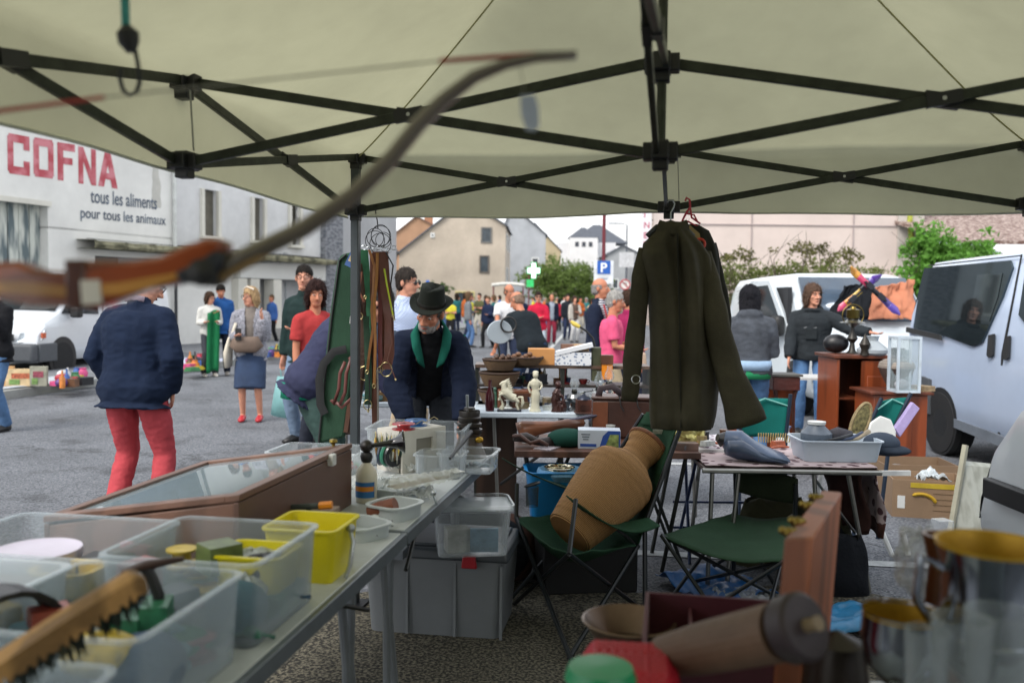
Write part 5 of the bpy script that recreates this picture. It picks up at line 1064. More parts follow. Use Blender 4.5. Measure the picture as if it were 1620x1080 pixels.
# bins
BINM = M('#a9b7bf', .22, 0, .05, 5, .06, 12, clear=.85)
tray('clear_bin', 'large clear bin with the small yellow tub in it on the near table', 'storage bin', .37, .33, .19, BINM, T1(.225, .24), -TA, 'large clear plastic bins')
tray('clear_bin', 'nearest large clear bin with a black curved band and a black T handle in it', 'storage bin', .37, .36, .185, BINM, T1(.235, -.125), -TA, 'large clear plastic bins')
tray('clear_bin', 'clear bin at the left edge with the round lilac lid in it', 'storage bin', .46, .33, .17, BINM, T1(.66, .26), -TA, 'large clear plastic bins')
tray('clear_bin', 'clear bin at the left edge below the one with the lilac lid', 'storage bin', .4, .36, .17, CLOUDY, T1(.66, -.11), -TA, 'large clear plastic bins')
tray('clear_bin', 'clear bin in the bottom left corner holding white netting', 'storage bin', .4, .36, .16, BINM, T1(.25, -.52), -TA, 'large clear plastic bins')
YEL = M('#d9cc1e', .35, 0, .06, 8, .03, 30)
def tub(label, w_, d_, h, loc, rz, mat=YEL, handle=True):
    t_ = T('plastic_tub', label, 'tub', loc, rz); tray_mb(w_, d_, h, 1.14, .003, .008, .02).build('body', mat, t_)
    if handle: MB().tube([(w_/2+.01, 0, h-.02), (w_/2+.022, -.01, h-.05), (w_/2+.02, -.03, h-.11), (w_/2+.012, -.045, h-.14)], .006, 8).build('handle', M('#b5bcc0', .3, .6), t_); MB().ell((w_/2+.012, 0, h-.015), (.012, .012, .012)).build('hinge', M('#aeb4b8', .3, .6), t_)
    return t_
tub('large yellow tub on the table edge beside the clear bin', .2, .2, .145, T1(.135, .575), -TA)
tub('small yellow tub standing inside the clear bin', .17, .14, .09, T1(.15, .30, TZ+.06), -TA, handle=False)
GRB = M('#2f6f4c', .5, 0, .3, 30); 
one('green_box', 'green cardboard box under the small yellow tub', 'box', MB().box((0, 0, .028), (.19, .16, .05)), GRB, T1(.15, .30, TZ+.008), -TA, bevel=.003)
CN = {'black': '#15171a', 'white': '#d0d2ce', 'grey': '#80868a', 'red': '#a82a2c', 'blue': '#2a4c7c', 'green': '#3a7048', 'yellow': '#c8b43c', 'orange': '#c8682e', 'brown': '#5c4030', 'teal': '#2a6a6a', 'olive': '#7d7a4a', 'pale green': '#a4bca8', 'navy': '#1c283c'}
def cname(h): a = lin(h); return min(CN, key=lambda k: sum((x**.5-y**.5)**2 for x, y in zip(a[:3], lin(CN[k])[:3])))
def scatter(n, s0, s1, t0, t1, z, seed, label, cat, group, cols, szr=(.012, .035), name='lure'):
    rd = random.Random(seed); base = {}
    for k in range(n):
        c = cols[k % len(cols)]
        if c not in base:
            m_ = MB(); l_ = rd.uniform(*szr); m_.tube([(-l_, 0, 0), (-l_*.6, 0, .003), (0, 0, .005), (l_*.7, 0, .003), (l_, 0, 0), (l_*1.35, 0, 0)], [.002, l_*.22, l_*.3, l_*.2, .003, .006], 8)
            o = m_.build(name, M(c, .25, 0, .3, 60, coat=.4), None, smooth=True); base[c] = o
        else: o = base[c].copy(); COL.objects.link(o)
        o.location = T1(rd.uniform(s0, s1), rd.uniform(t0, t1), z+rd.uniform(0, .012)); o.rotation_euler = (rd.uniform(-.3, .3), rd.uniform(-.3, .3), rd.uniform(0, 6)); tag(o, re.sub('^(small|tiny)?', lambda q: (q.group(0)+' '+cname(c)).strip(), label.replace('coloured ', '').replace('bright ', '').replace('bluish ', '').replace('dark ', ''), count=1), cat, group)
scatter(16, .08, .38, .12, .38, TZ+.012, 1, 'small dark fishing item lying in the middle clear bin', 'fishing tackle', 'tackle in the middle clear bin', ('#274a6c', '#2c6a58', '#c0583a', '#3c5a80', '#a9b4ae'), (.04, .07))
scatter(14, .1, .38, -.26, .02, TZ+.012, 2, 'small bluish fishing item lying in the nearest clear bin', 'fishing tackle', 'tackle in the nearest clear bin', ('#34506e', '#7d96a8', '#3f7050', '#8a939a'), (.03, .06))
for q, (s0_, s1_, t0_, t1_, n_, wh) in enumerate(((.08, .38, .1, .4, 16, 'the middle clear bin'), (.1, .4, -.28, .04, 16, 'the nearest clear bin'), (.46, .86, .1, .4, 12, 'the left bin with the lilac lid'), (.5, .84, -.26, .04, 8, 'the lower left bin'), (.1, .4, -.66, -.38, 6, 'the corner bin'))):
    rq = random.Random(q+40)
    for k in range(n_):
        c = rq.choice(['#2c6a4c', '#2a4c6c', '#7c8c94', '#20252a', '#b0b8b4', '#8a3c30', '#3c7c86', '#c0a83c', '#5c6c3c']); w1, d1, h1 = rq.uniform(.05, .1), rq.uniform(.05, .11), rq.uniform(.03, .07); m_ = MB()
        nm, ct_ = (('tackle_box', 'box'), ('line_spool', 'spool'), ('bait_pouch', 'pouch'))[k % 3]
        if k % 3 == 0: m_.box((0, 0, h1/2), (w1, d1, h1), .94, .94)
        elif k % 3 == 1: m_.lathe([(0, 0), (w1*.5, 0), (w1*.5, .006), (w1*.3, .008), (w1*.3, h1*.7), (w1*.5, h1*.72), (w1*.5, h1*.8), (0, h1*.8)], n=18)
        else: m_.grid(lambda u, v: tuple(V((w1*.7*sin(v*pi)*cos(u*2*pi), d1*.6*sin(v*pi)*sin(u*2*pi), h1*.5-h1*.5*cos(v*pi)))*(1+.25*noise.noise(V((cos(u*6.28)*3, sin(u*6.28)*3, v*4+k))))), 18, 10)
        one(nm, '%s %s lying in %s' % (cname(c), ct_, wh), ct_, m_, M(c, .4, 0, .3, 40), T1(rq.uniform(s0_, s1_), rq.uniform(t0_, t1_), TZ+.01+(.03*(k % 4) if q != 2 else 0)), rq.uniform(0, 3), 'tackle packed in '+wh)
# contents of the bins
def pouch(label, loc, rz, d, c, name='fabric_pouch', cat='pouch'):
    return one(name, label, cat, MB().ell((0, 0, d[2]/2), (d[0]/2, d[1]/2, d[2]/2)), FAB(c, .4, 90), loc, rz, smooth=True)
pouch('crumpled blue grey bag in the nearest clear bin', T1(.14, -.15, TZ+.004), .3, (.16, .2, .12), '#43566c')
pouch('green plastic bag in the nearest clear bin', T1(.2, .0, TZ+.004), .3, (.2, .12, .07), '#3f7a4e')
pouch('dark teal bag in the middle clear bin', T1(.12, .15, TZ+.004), .5, (.14, .13, .12), '#2a5a66')
pouch('white cloth lying in the left bin below the lilac lid', T1(.64, -.1, TZ+.004), .2, (.3, .25, .12), '#a9b9bf')
t_ = T('head_band', 'wide black curved band in the nearest clear bin', 'band', T1(.40, -.19, TZ+.1), R(55))
MB().tube([(.1*cos(a), 0, .1*sin(a)) for a in [pi*k/14 for k in range(15)]], [(.004, .038)]*15, 8, side=None).build('strap', M('#1c1e21', .5), t_)
m_ = MB()
for k in range(9): a = pi*(k+1)/10; m_.at((.106*cos(a), 0, .106*sin(a)), 0, 0, pi/2-a).box((0, 0, 0), (.034, .08, .008))
m_.X = Matrix.Identity(4); m_.build('segments', M('#17181b', .35), t_)
th = T('t_handle', 'black T shaped handle sticking up from the nearest clear bin', 'handle', T1(.19, -.03, TZ+.075), .2)
MB().tube([(0, 0, 0), (.0, 0, .08), (-.012, 0, .115), (-.022, 0, .135)], [.011, .012, .011, .012], 8).build('shaft', BLACK, th); MB().tube([(-.07, 0, .13), (-.02, 0, .142), (.05, 0, .152)], [.006, .011, .005], 8).build('grip', M('#33211c', .4), th)
ld = T('round_tub', 'round lilac lid on an orange tub in the left bin', 'tub', T1(.68, .22, TZ+.006), 0)
MB().lathe([(0, 0), (.085, 0), (.095, .1), (.095, .105)], n=32).build('tub_body', M('#a3502e', .5), ld)
MB().lathe([(0, .128), (.05, .13), (.09, .134), (.1, .138), (.102, .12), (.096, .105), (0, .105)], n=40).build('lid', M('#b9b4c4', .4, 0, .08), ld)
one('black_box', 'black plastic reel box in the left bin', 'box', MB().box((0, 0, .06), (.13, .1, .12), .9, .9), BLACK, T1(.52, .25, TZ+.008), -TA+.1, bevel=.012)
tray('yellow_tray', 'yellow plastic tray edge showing in the left bin', 'tray', .14, .1, .12, M('#d4b21c', .4), T1(.545, .16, TZ+.008), -TA)
one('pink_packet', 'pink packet standing in the left bin by the case', 'packet', MB().box((0, 0, .06), (.1, .02, .12)), M('#a8707c', .5, 0, .2, 20), T1(.5, .34, TZ+.01), -TA-.3)
# netting and saw-toothed board
def fnet(u, v):
    x = -.17+.34*u; y = -.15+.3*v; z = .11+.03*noise.noise(V((u*4, v*4, 0)))+.02*noise.noise(V((u*12, v*12, 2))); return (x, y, z-.09*max(0, abs(u-.5)*2-.7)/.3)
nm = M('#c6d0d6', .7, 0, .5, 34, .5, 60, kind='check', h2='#5f7078'); one('netting', 'crumpled white netting in the bottom left bin', 'netting', MB().grid(fnet, 40, 40), nm, T1(.25, -.50, TZ), -TA, smooth=True, solid=.004)
sb_ = T('carved_board', 'long tan carved board with a scalloped edge leaning across the near bins', 'carved board', P(105, 980, 1.22), 0); o_ = P(105, 980, 1.22)
a, b = P(-30, 1062, 1.16)-o_, P(216, 908, 1.32)-o_; t = (b-a).normalized(); L_ = (b-a).length; up = V((0, -.35, 1)); up = (up-t*up.dot(t)).normalized()
top_ = [(0, .016), (L_*.5, .02), (L_*.95, .018), (L_, .01)]; bot = []; n = 15
for k in range(n*4+1): x = L_*(1-k/(n*4)); bot.append((x, -.012-.011*abs(sin(k*pi/4))-.004*sin(k*2.1)))
MB().prism(top_+bot, a, t, up, .03).build('board', M('#a07a48', .55, 0, .35, 9, .3, 40, kind='wood', str_=(1, 1, 1)), sb_, bevel=.004)
m_ = MB(); rd = random.Random(5)
for k in range(240): x = rd.uniform(0.02, L_*.97); p = a+t*x-up*.022+V((rd.uniform(-.01, .01), rd.uniform(0, .02), 0)); m_.tube([p, p+V((rd.uniform(-.01, .012), rd.uniform(0, .02), -rd.uniform(.02, .05)))], [.003, .001], 4)
m_.build('dark_fringe', M('#1f2a20', .8, 0, .4, 30), sb_)
# ---- far leaf items ----
bt = T('spray_bottle', 'white plastic bottle with a blue and orange label', 'bottle', T1(.27, 1.345), 0)
MB().lathe([(0, 0), (.036, 0), (.04, .006), (.04, .1), (.036, .122), (.02, .142), (.015, .15)], n=28).build('body', M('#cfc9b6', .35, 0, .05), bt)
lb = MB().grid(lambda u, v: (.0408*cos(-2.9+2.3*u), .0408*sin(-2.9+2.3*u), .022+.058*v), 16, 2).build('label', M('#2f6da8', .5), bt)
MB().grid(lambda u, v: (.0413*cos(-2.8+2.1*u), .0413*sin(-2.8+2.1*u), .046+.018*v), 16, 2).build('orange_band', M('#d98a2a', .5), lb)
MB().lathe([(0, .19), (.018, .186), (.024, .172), (.02, .155), (.015, .148), (0, .148)], n=20).build('cap', BLACK, bt)
hr_ = T('bulb_horn', 'black horn with a flared bell leaning over the white bottle', 'horn', T1(.27, 1.345, TZ+.19), 0)
HB = M('#101218', .12, 0, .1, coat=.8)
MB().ell((0, 0, .02), (.026, .026, .024)).build('bulb', M('#1d1716', .4), hr_, smooth=True)
ex = V((.125, .03, .01)); MB().tube([V((0, 0, .02)), ex*.25+V((0, 0, .02)), ex*.6+V((0, 0, .021)), ex*.85+V((0, 0, .022)), ex+V((0, 0, .022)), ex*1.08+V((0, 0, .022))], [.008, .009, .012, .02, .036, .046], 20).build('bell', HB, hr_, smooth=True)
# foam block with lures
FB = M('#c9c6bd', .75, 0, .06, 14, .25, 70); fo = V((-.47, 3.80, TZ)); fx = V((.66, .75, 0)).normalized(); fy = V((-fx.y, fx.x, 0)); frz = math.atan2(fx.y, fx.x)
fb = T('foam_case', 'white foam box with a rounded handle hole and lures hooked round its end', 'foam box', fo, frz)
Lx, Ly, Hz = .26, .17, .185
m_ = MB(); hx0, hx1, hz0, hz1 = .08, .18, .085, .145
m_.box((Lx/2, Ly/2+.012, Hz/2), (Lx, Ly-.024, Hz))
for (x0, x1, z0, z1) in ((0, Lx, 0, hz0), (0, Lx, hz1, Hz), (0, hx0, hz0, hz1), (hx1, Lx, hz0, hz1)): m_.box(((x0+x1)/2, .006, (z0+z1)/2), (x1-x0, .012, z1-z0))
m_.build('block', FB, fb)
MB().box(((hx0+hx1)/2, .0125, (hz0+hz1)/2), (hx1-hx0, .002, hz1-hz0)).build('handle_recess', M('#8d8a80', .8), fb)
MB().box((Lx+.02, .03, .03), (.05, .08, .05)).build('grey_tag', M('#5f6a74', .5), fb)
rd = random.Random(8); LC = ['#c9b35a', '#2c4c42', '#b9b9ae', '#20242c', '#9a6a2c', '#d0cfc2', '#7d8c5a', '#3a5a3a']; lb_ = []
for k in range(34):
    y = .005+Ly*k/34*1.0; c = LC[k % len(LC)]
    if k < len(LC):
        m_ = MB(); l_ = .055+.012*(k % 3); m_.tube([(0, 0, 0), (0, 0, -.02), (-.002, 0, -.04), (0, 0, -.04-l_*.4), (0, 0, -.04-l_)], [.0008, .0012, .004, .0065, .0012], 8)
        o = m_.build('lure', M(c, .2, .2, .3, 90, coat=.5), None, smooth=True); lb_.append(o)
    else: o = lb_[k % len(LC)].copy(); COL.objects.link(o)
    p = fo+fx*(-.006-.02*rd.random())+fy*y; o.location = (p.x, p.y, TZ+Hz-.005+rd.uniform(-.03, 0)); o.rotation_euler = (rd.uniform(-.1, .1), rd.uniform(-.15, .15), 0); tag(o, 'slim %s lure hooked on the end of the white foam box' % cname(c), 'fishing lure', 'lures hooked on the foam box')
for k, (c, lb) in enumerate((('#15181c', 'black rimmed line spool hanging nearest on the foam box end'), ('#2c7a62', 'green line spool hanging second on the foam box end'), ('#1d2c40', 'dark blue line spool hanging between the lures'))):
    p = fo+fx*(-.03-.006*k)+fy*(.02+.035*k)+V((0, 0, .085)); o = MB().at((0, 0, 0), 0, R(90), 0).lathe([(.03, -.006), (.05, -.008), (.054, 0), (.05, .008), (.03, .006)], n=28)
    one('line_spool', lb, 'spool', o, M(c, .3, 0, .2, 20, coat=.4), p, frz+.35*k-.1, rx=R(6))
for x, y, c, lb in ((.05, .05, '#a8262c', 'red reel on top of the white foam box'), (.17, .1, '#2460a0', 'blue reel on top of the white foam box')):
    p = fo+fx*x+fy*y+V((0, 0, Hz)); q = T('line_reel', lb, 'reel', p, 0); MB().lathe([(.012, 0), (.05, 0), (.052, .004), (.03, .008), (.03, .02), (.052, .024), (.05, .028), (.012, .028)], n=28).build('spool', M(c, .3, 0, .1, coat=.4), q); MB().tube([(.05, 0, .02), (.08, .01, .04), (.1, .0, .03)], .0015, 5).build('line_end', M('#a89a70', .5), q)
# clear boxes at the far end
tray('clear_box', 'deep clear box at the table end where the hat man reaches in', 'clear box', .44, .3, .17, CLEAR, T1(.30, 2.12), -TA+.06, 'clear boxes at the far table end', fl=1.05)
tray('clear_box', 'shallow clear box at the right far corner of the table', 'clear box', .24, .2, .085, CLEAR, T1(.03, 1.98), -TA, 'clear boxes at the far table end')
tray('clear_box', 'shallow clear box behind the display case', 'clear box', .4, .26, .09, CLEAR, T1(.68, 1.86), -TA, 'clear boxes at the far table end')
tray('clear_box', 'low clear box between display case and foam box', 'clear box', .4, .26, .07, CLEAR, T1(.66, 1.52), -TA+.05, 'clear boxes at the far table end')
tray('clear_box', 'empty clear box right behind the foam box', 'clear box', .2, .16, .10, CLEAR, T1(.12, 1.84), -TA, 'clear boxes at the far table end')
scatter(22, .5, .84, 1.42, 1.62, TZ+.012, 3, 'small bright lure in the low clear box behind the display case', 'fishing lure', 'lures in the low clear box', ('#b8452e', '#3d7c4a', '#d2cfa8', '#3a5a94', '#caa23a'), (.014, .03))
scatter(26, .5, .84, 1.76, 1.96, TZ+.012, 4, 'small coloured lure in the shallow clear box behind the case', 'fishing lure', 'lures in the shallow clear box', ('#c9682e', '#4b8c5a', '#cfd0c8', '#b03a44', '#2a3c5c', '#c9c03e'), (.014, .03))
scatter(16, .14, .46, 2.0, 2.22, TZ+.012, 5, 'coloured tackle item in the deep box the hat man reaches into', 'fishing tackle', 'tackle in the deep clear box', ('#a8c0ac', '#c9c9c0', '#7c9a84', '#d8d8cc'), (.03, .05))
scatter(8, -.05, .1, 1.93, 2.05, TZ+.012, 6, 'small tackle item in the right far corner box', 'fishing tackle', 'tackle in the corner clear box', ('#2a2e34', '#9aa8b4'), (.02, .04))
# white trays, bag of floats, knife, cork
MT = M('#c2cbcd', .35, 0, .05, 8, .05, 20, clear=.15)
tray('white_tray', 'long milky tray nearest the table edge joint', 'tray', .17, .13, .045, MT, T1(.135, .93), -TA-.5, 'milky plastic trays', r=.04)
tray('white_tray', 'milky tray beyond the joint with an orange float in it', 'tray', .15, .15, .05, MT, T1(.10, 1.17), -TA-.35, 'milky plastic trays', r=.04)
tray('white_tray', 'milky tray beside the foam box under the bag of floats', 'tray', .2, .2, .04, MT, T1(.2, 1.48), -TA-.2, 'milky plastic trays', r=.03)
scatter(14, .06, .2, .88, 1.24, TZ+.012, 7, 'tiny float lying in a milky tray', 'float', 'floats in the milky trays', ('#d07a3a', '#c9cfcc', '#2c3034'), (.01, .02))
def bagf(u, v):
    x = .34*u; w_ = .045*(.5+.8*sin(min(1, u*1.15)*pi)**.5); return (x, w_*(2*v-1), .02+.03*sin(v*pi)+.012*noise.noise(V((u*16, v*6, 1))))
bp_ = P(612, 782, 3.05); bq = P(716, 746, 3.45); bd_ = bq-bp_; bp_.z = TZ+.045
bb = T('bag_of_floats', 'clear plastic bag of long fishing floats with a white corner tag', 'bag', bp_, math.atan2(bd_.y, bd_.x)-.9+.55)
MB().grid(bagf, 40, 10).build('plastic_bag', M('#c9cdc6', .1, 0, .1, 30, .9, 40, clear=.6), bb, smooth=True)
for k in range(7): MB().tube([(.02, -.03+.009*k, .02), (.2, -.02+.007*k, .026), (.3, -.012+.004*k, .026)], [.002, .004, .001], 6).build('float', M(('#7a3a34', '#8c7c4c', '#b8a886', '#4a3c2c')[k % 4], .3, coat=.4), bb)
MB().box((.33, 0, .04), (.05, .05, .003)).build('white_tag', WHITEP, bb)
for k, (px, py, Y, sc_, lb) in enumerate(((585, 775, 2.95, .1, 'crumpled clear cellophane behind the bottle foot'), (640, 745, 3.3, .08, 'crumpled cellophane at the foam box foot'), (655, 790, 2.85, .07, 'twist of clear plastic film on a milky tray'))):
    c = G(px, py, TZ)
    def fc(u, v, k=k, sc_=sc_): return V((sc_*(u-.5)*2, sc_*(v-.5)*1.6, .03+.035*noise.noise(V((u*5+k*3, v*5, 1)))+.02*noise.noise(V((u*15, v*15+k, 1)))))
    one('cellophane', lb, 'plastic film', MB().grid(fc, 24, 24), M('#d0d6d6', .1, 0, .1, 20, .5, 40, clear=.62), c, 0)
kn = T('folding_knife', 'grey knife handle with an orange end across the yellow tub', 'knife', T1(.27, .80, TZ+.10), 0)
MB().tube([(-.075, .02, .012), (0, .02, .016), (.05, .015, .02)], [.008, .009, .009], 8).build('handle', M('#4a5254', .5), kn, smooth=True); MB().tube([(.05, .015, .02), (.09, .012, .024)], [.0125, .0125], 8).build('orange_end', M('#e08a1e', .4), kn)
MB().tube([(.01, .03, .012), (.05, -.03, -.03), (.13, -.09, -.06)], [.008, .009, .007], 8).build('second_arm', M('#2f3b44', .4), kn, smooth=True)
one('knife_block', 'small brown box under the knife behind the yellow tub', 'box', MB().box((0, 0, .05), (.12, .1, .1)), M('#8a7768', .7, 0, .4, 20), T1(.25, .86, TZ), -TA, bevel=.004)
one('cork_handle', 'reddish brown leather roll beside the white bottle', 'roll', MB().at((0, 0, .035), 0, R(0), R(70)).lathe([(0, -.05), (.026, -.05), (.03, 0), (.026, .05), (0, .05)], n=18), M('#7a452c', .6, 0, .2, 20), T1(.13, 1.13, TZ), -.2)
cl = T('table_clamp', 'small steel clamp screwed on the table edge', 'clamp', T1(.015, 1.36, TZ), -TA)
MB().tube([(.0, 0, -.03), (0.012, 0, .0), (.0, 0, .035), (-.012, 0, .04)], .006, 8).build('clamp_arm', MET('#b0b6ba'), cl); MB().ell((0, 0, .042), (.01, .01, .01)).build('screw', MET('#c0c6ca'), cl, smooth=True)
rd_ = T('fishing_rod_end', 'black rod handle leaning across the far clear boxes', 'fishing rod', P(712, 725, 3.45), 0); MB().tube([(0, 0, 0), (P(745, 683, 3.75)-P(712, 725, 3.45))], [.006, .011], 8).build('grip', BLACK, rd_)
# dark turned wood piece
wv_ = T('turned_wood_vase', 'dark turned wooden vase with a stack of bowls on top at the table end', 'vase', T1(.10, 2.27, TZ), 0)
MB().lathe([(0, 0), (.085, 0), (.075, .03), (.06, .07), (.05, .1), (.06, .115)], n=28).build('body', M('#4d4238', .5, 0, .3, 8), wv_)
m_ = MB()
for k in range(4): z = .115+k*.028; m_.lathe([(.05, z), (.062-.004*k, z+.006), (.064-.004*k, z+.02), (.05, z+.026)], n=24)
m_.lathe([(0, .226), (.03, .226), (.025, .24), (0, .24)], n=16); m_.build('stacked_bowls', M('#28221d', .4, 0, .3), wv_)
MB().tube([(-.01, 0, .22), (-.012, 0, .3)], .008, 8).build('metal_stem', MET('#9aa0a2'), wv_); MB().ell((.05, -.05, .09), (.02, .012, .016)).build('brass_ornament', MET('#c09a40', .4), wv_)
# ---- under the table ----
sb = T('storage_box', 'large grey storage box with dark lid and red latches under the table', 'storage box', (-.31, 4.10, 0), R(-9))
GB = M('#6c7175', .45, 0, .08, 3, .03, 40); tray_mb(.66, .42, .37, 1.1, .006, .006, .05).build('body', GB, sb)
MB().at().box((0, 0, .385), (.69, .45, .05), .96, .96).build('lid', M('#3c4247', .45, 0, .1), sb, bevel=.012); MB().box((0, 0, .416), (.6, .36, .014)).build('lid_top', M('#42484d', .45), sb, bevel=.006)
for x in (-.22, .17): MB().box((x, -.232, .365), (.07, .02, .06), .8, 1).build('latch', M('#9a1824', .35), sb, bevel=.005)
for x in (-.12, .1, .31): MB().box((x, -.207, .18), (.012, .012, .33)).build('rib', GB, sb)
cb_ = T('clear_storage_box', 'clear lidded box with papers inside on top of the grey storage box', 'storage box', P(745, 878, 3.62), R(8)); cb_.location.z = .423
tray_mb(.33, .24, .2, 1.12, .004, .01, .04).build('body', CLEAR, cb_); tray_mb(.35, .26, .02, 1.0, .004, .004, .04).build('lid', CLEAR, cb_).location.z = .2
one('paper_pack', 'blue and white paper packet inside the clear storage box', 'packet', MB().box((0, 0, .06), (.12, .02, .1)), M('#6d93ad', .5, 0, .5, 12), (cb_.location.x+.06, cb_.location.y-.08, .43), .1)
one('white_carton', 'white carton inside the clear storage box', 'carton', MB().box((0, 0, .05), (.1, .08, .1)), M('#a9aca6', .6, 0, .3, 16), (cb_.location.x-.06, cb_.location.y-.03, .43), .3)
one('dark_holdall', 'black holdall bag behind the grey storage box', 'bag', MB().ell((0, 0, .2), (.36, .2, .24)), FAB('#1d2024', .5, 40), (-.25, 4.66, -.02), 0, smooth=True)
one('brown_sack', 'brown leather sack on the ground behind the table end', 'bag', MB().ell((0, 0, .17), (.15, .14, .2)), FAB('#4c3730', .5, 30), (.0, 4.8, -.02), 0, smooth=True)
one('black_crate', 'low black crate under the vase chair', 'crate', MB().box((0, 0, .19), (.5, .34, .38)), M('#0e0f11', .7), (.4, 4.68, .0), .15, bevel=.01)
# ---- rifle cases, belts and slings on the tent leg ----
LG = TN(0, 0, 0); yc = LG.y
GCB = FAB('#2f4a3a', .4, 260); BRL = M('#4a2a20', .45, 0, .3, 10, .25, 60); DKL = M('#3a2418', .5, 0, .3, 9, .3, 50)
def flat(pts, Y, th, name, mat, par, o, bevel=.004, dy=0, lab=None):
    return MB().prism([((P(*p, Y)-o).x, (P(*p, Y)-o).z) for p in pts], (0, dy, 0), (1, 0, 0), (0, 0, 1), th).build(name, mat, par, bevel=bevel, label=lab)
yq = yc-.09; o = P(545, 540, yq)
gc1 = T('rifle_case', 'green canvas rifle case with dark piping hanging on the tent leg', 'rifle case', o)
flat([(545, 402), (568, 398), (566, 560), (548, 690), (505, 700), (514, 600), (524, 500), (534, 430), (537, 410)], yq, .05, 'body', GCB, gc1, o, .015)
m_ = MB(); m_.tube([P(*p, yq-.052)-o for p in ((548, 402), (537, 412), (525, 500), (514, 600), (504, 700))], .005, 6); m_.build('piping', M('#16181a', .6), gc1)
m_ = MB(); m_.tube([P(*p, yq-.07)-o for p in ((548, 552), (528, 556), (512, 575), (505, 600), (507, 640), (514, 655))], [(.022, .004)]*6, 8); m_.build('carry_strap', M('#15171a', .7), gc1)
yq2 = yq-.075; gc2 = T('leather_rifle_case', 'brown leather rifle case with looped handles hanging in front of the green case', 'rifle case', o)
flat([(562, 415), (572, 412), (578, 480), (580, 560), (568, 640), (556, 690), (512, 690), (528, 620), (548, 540), (556, 470), (560, 430)], yq2, .04, 'body', DKL, gc2, o, .014)
flat([(528, 640), (556, 636), (548, 686), (520, 686)], yq2-.006, .008, 'pocket', M('#553626', .5, 0, .2, 9), gc2, o, .003, -.04)
for k, pts in enumerate((((546, 572), (538, 590), (536, 615), (528, 640), (524, 632)), ((552, 565), (562, 575), (565, 600), (556, 630), (540, 645), (532, 636)), ((556, 566), (548, 590), (546, 620), (538, 640)))):
    MB().tube([P(*p, yq2-.06-.006*k)-o for p in pts], [(.009, .004)]*len(pts), 8).build('handle', M('#5c2f2a', .4, 0, .2, 9), gc2, smooth=True)
MB().tube([P(556, 500, yq2-.045)-o, P(555, 512, yq2-.045)-o], .007, 8).build('buckle', MET('#b9b9b4'), gc2)
pt = T('price_label', 'blue and white card label hanging at the top of the rifle case', 'label', P(557, 412, yq2-.05)); MB().box((0, 0, 0), (.05, .002, .07)).build('card', M('#3c5c94', .6), pt).rotation_euler = (0, R(25), 0); MB().box((0, -.002, .008), (.034, .002, .034)).build('print', M('#c9b48c', .6, 0, .3, 60), pt).rotation_euler = (0, R(25), 0)
# metal rings
rg = T('ring_hanger', 'bunch of thin black wire rings hanging from the canopy joint by a hook', 'ring hanger', P(600, 375, yc-.06)); ro = P(600, 375, yc-.06)
HK = TN(0, 0, ZL)+V((.10, -.06, 0)); MB().tube([V((HK.x, HK.y, ZL+.02))-ro, P(597, 350, yc-.06)-ro, P(598, 362, yc-.06)-ro], .003, 6).build('hook', BLACK, rg)
rd = random.Random(3)
for k in range(6):
    c = P(rd.uniform(588, 610), rd.uniform(372, 388), yc-.06-.012*k)-ro; a = rd.uniform(-.5, .5); MB().torus(c, rd.uniform(.035, .06), .002, (cos(a), sin(a)*.5, 0), (0, 0, 1), 28, 6).build('ring', BLACK, rg)
for k in range(7):
    c = P(575+8*k, 392+2*(k % 3), yc-.1)-ro; MB().torus(c, .011, .0022, (1, 0, 0), (0, 0, 1), 14, 6).build('clip', MET('#b9bfc4'), rg)
def strap(name, label, cat, pts, Y, w_, mat, th=.004, group=None, buckle=True, tw=.8):
    c = [P(*p, Y) for p in pts]; o = c[0]; t_ = T(name, label, cat, o, 0, group)
    # interpolate
    q = []
    for i in range(len(c)-1):
        for k in range(4): q.append(c[i].lerp(c[i+1], k/4)-o)
    q.append(c[-1]-o); rdd = random.Random(len(label)); m_ = MB(); n = len(q); x0 = MB()
    vs = []; 
    for i, p in enumerate(q):
        a = tw*noise.noise(V((i*.23, len(label)*.37, w_*50))); s_ = V((cos(a), sin(a), 0)); f_ = V((-sin(a), cos(a), 0))
        for u, v in ((-1, -1), (1, -1), (1, 1), (-1, 1)): vs.append(p+s_*u*w_/2+f_*v*th/2)
    fs = [(i*4+k, i*4+(k+1) % 4, (i+1)*4+(k+1) % 4, (i+1)*4+k) for i in range(n-1) for k in range(4)]+[(3, 2, 1, 0), tuple((n-1)*4+k for k in range(4))]
    MB().add(vs, fs).build('band', mat, t_)
    if buckle: e = q[-1]; MB().torus((e.x, e.y-.006, e.z), w_*.6, .0025, (1, 0, 0), (0, 0, 1.2), 12, 6).build('buckle', MET('#a89a70'), t_)
    return t_
TAN = M('#8f5f34', .5, 0, .25, 12, .1, 60); BRN = M('#5a3222', .5, 0, .25, 12, .1, 60); DRD = M('#5e2320', .5, 0, .2, 12); GRN = M('#1f5a3c', .7, 0, .2, 20); DGR = M('#23402f', .8, 0, .2, 20)
g_ = 'belts and slings hanging from the rings'; yb = yc-.12
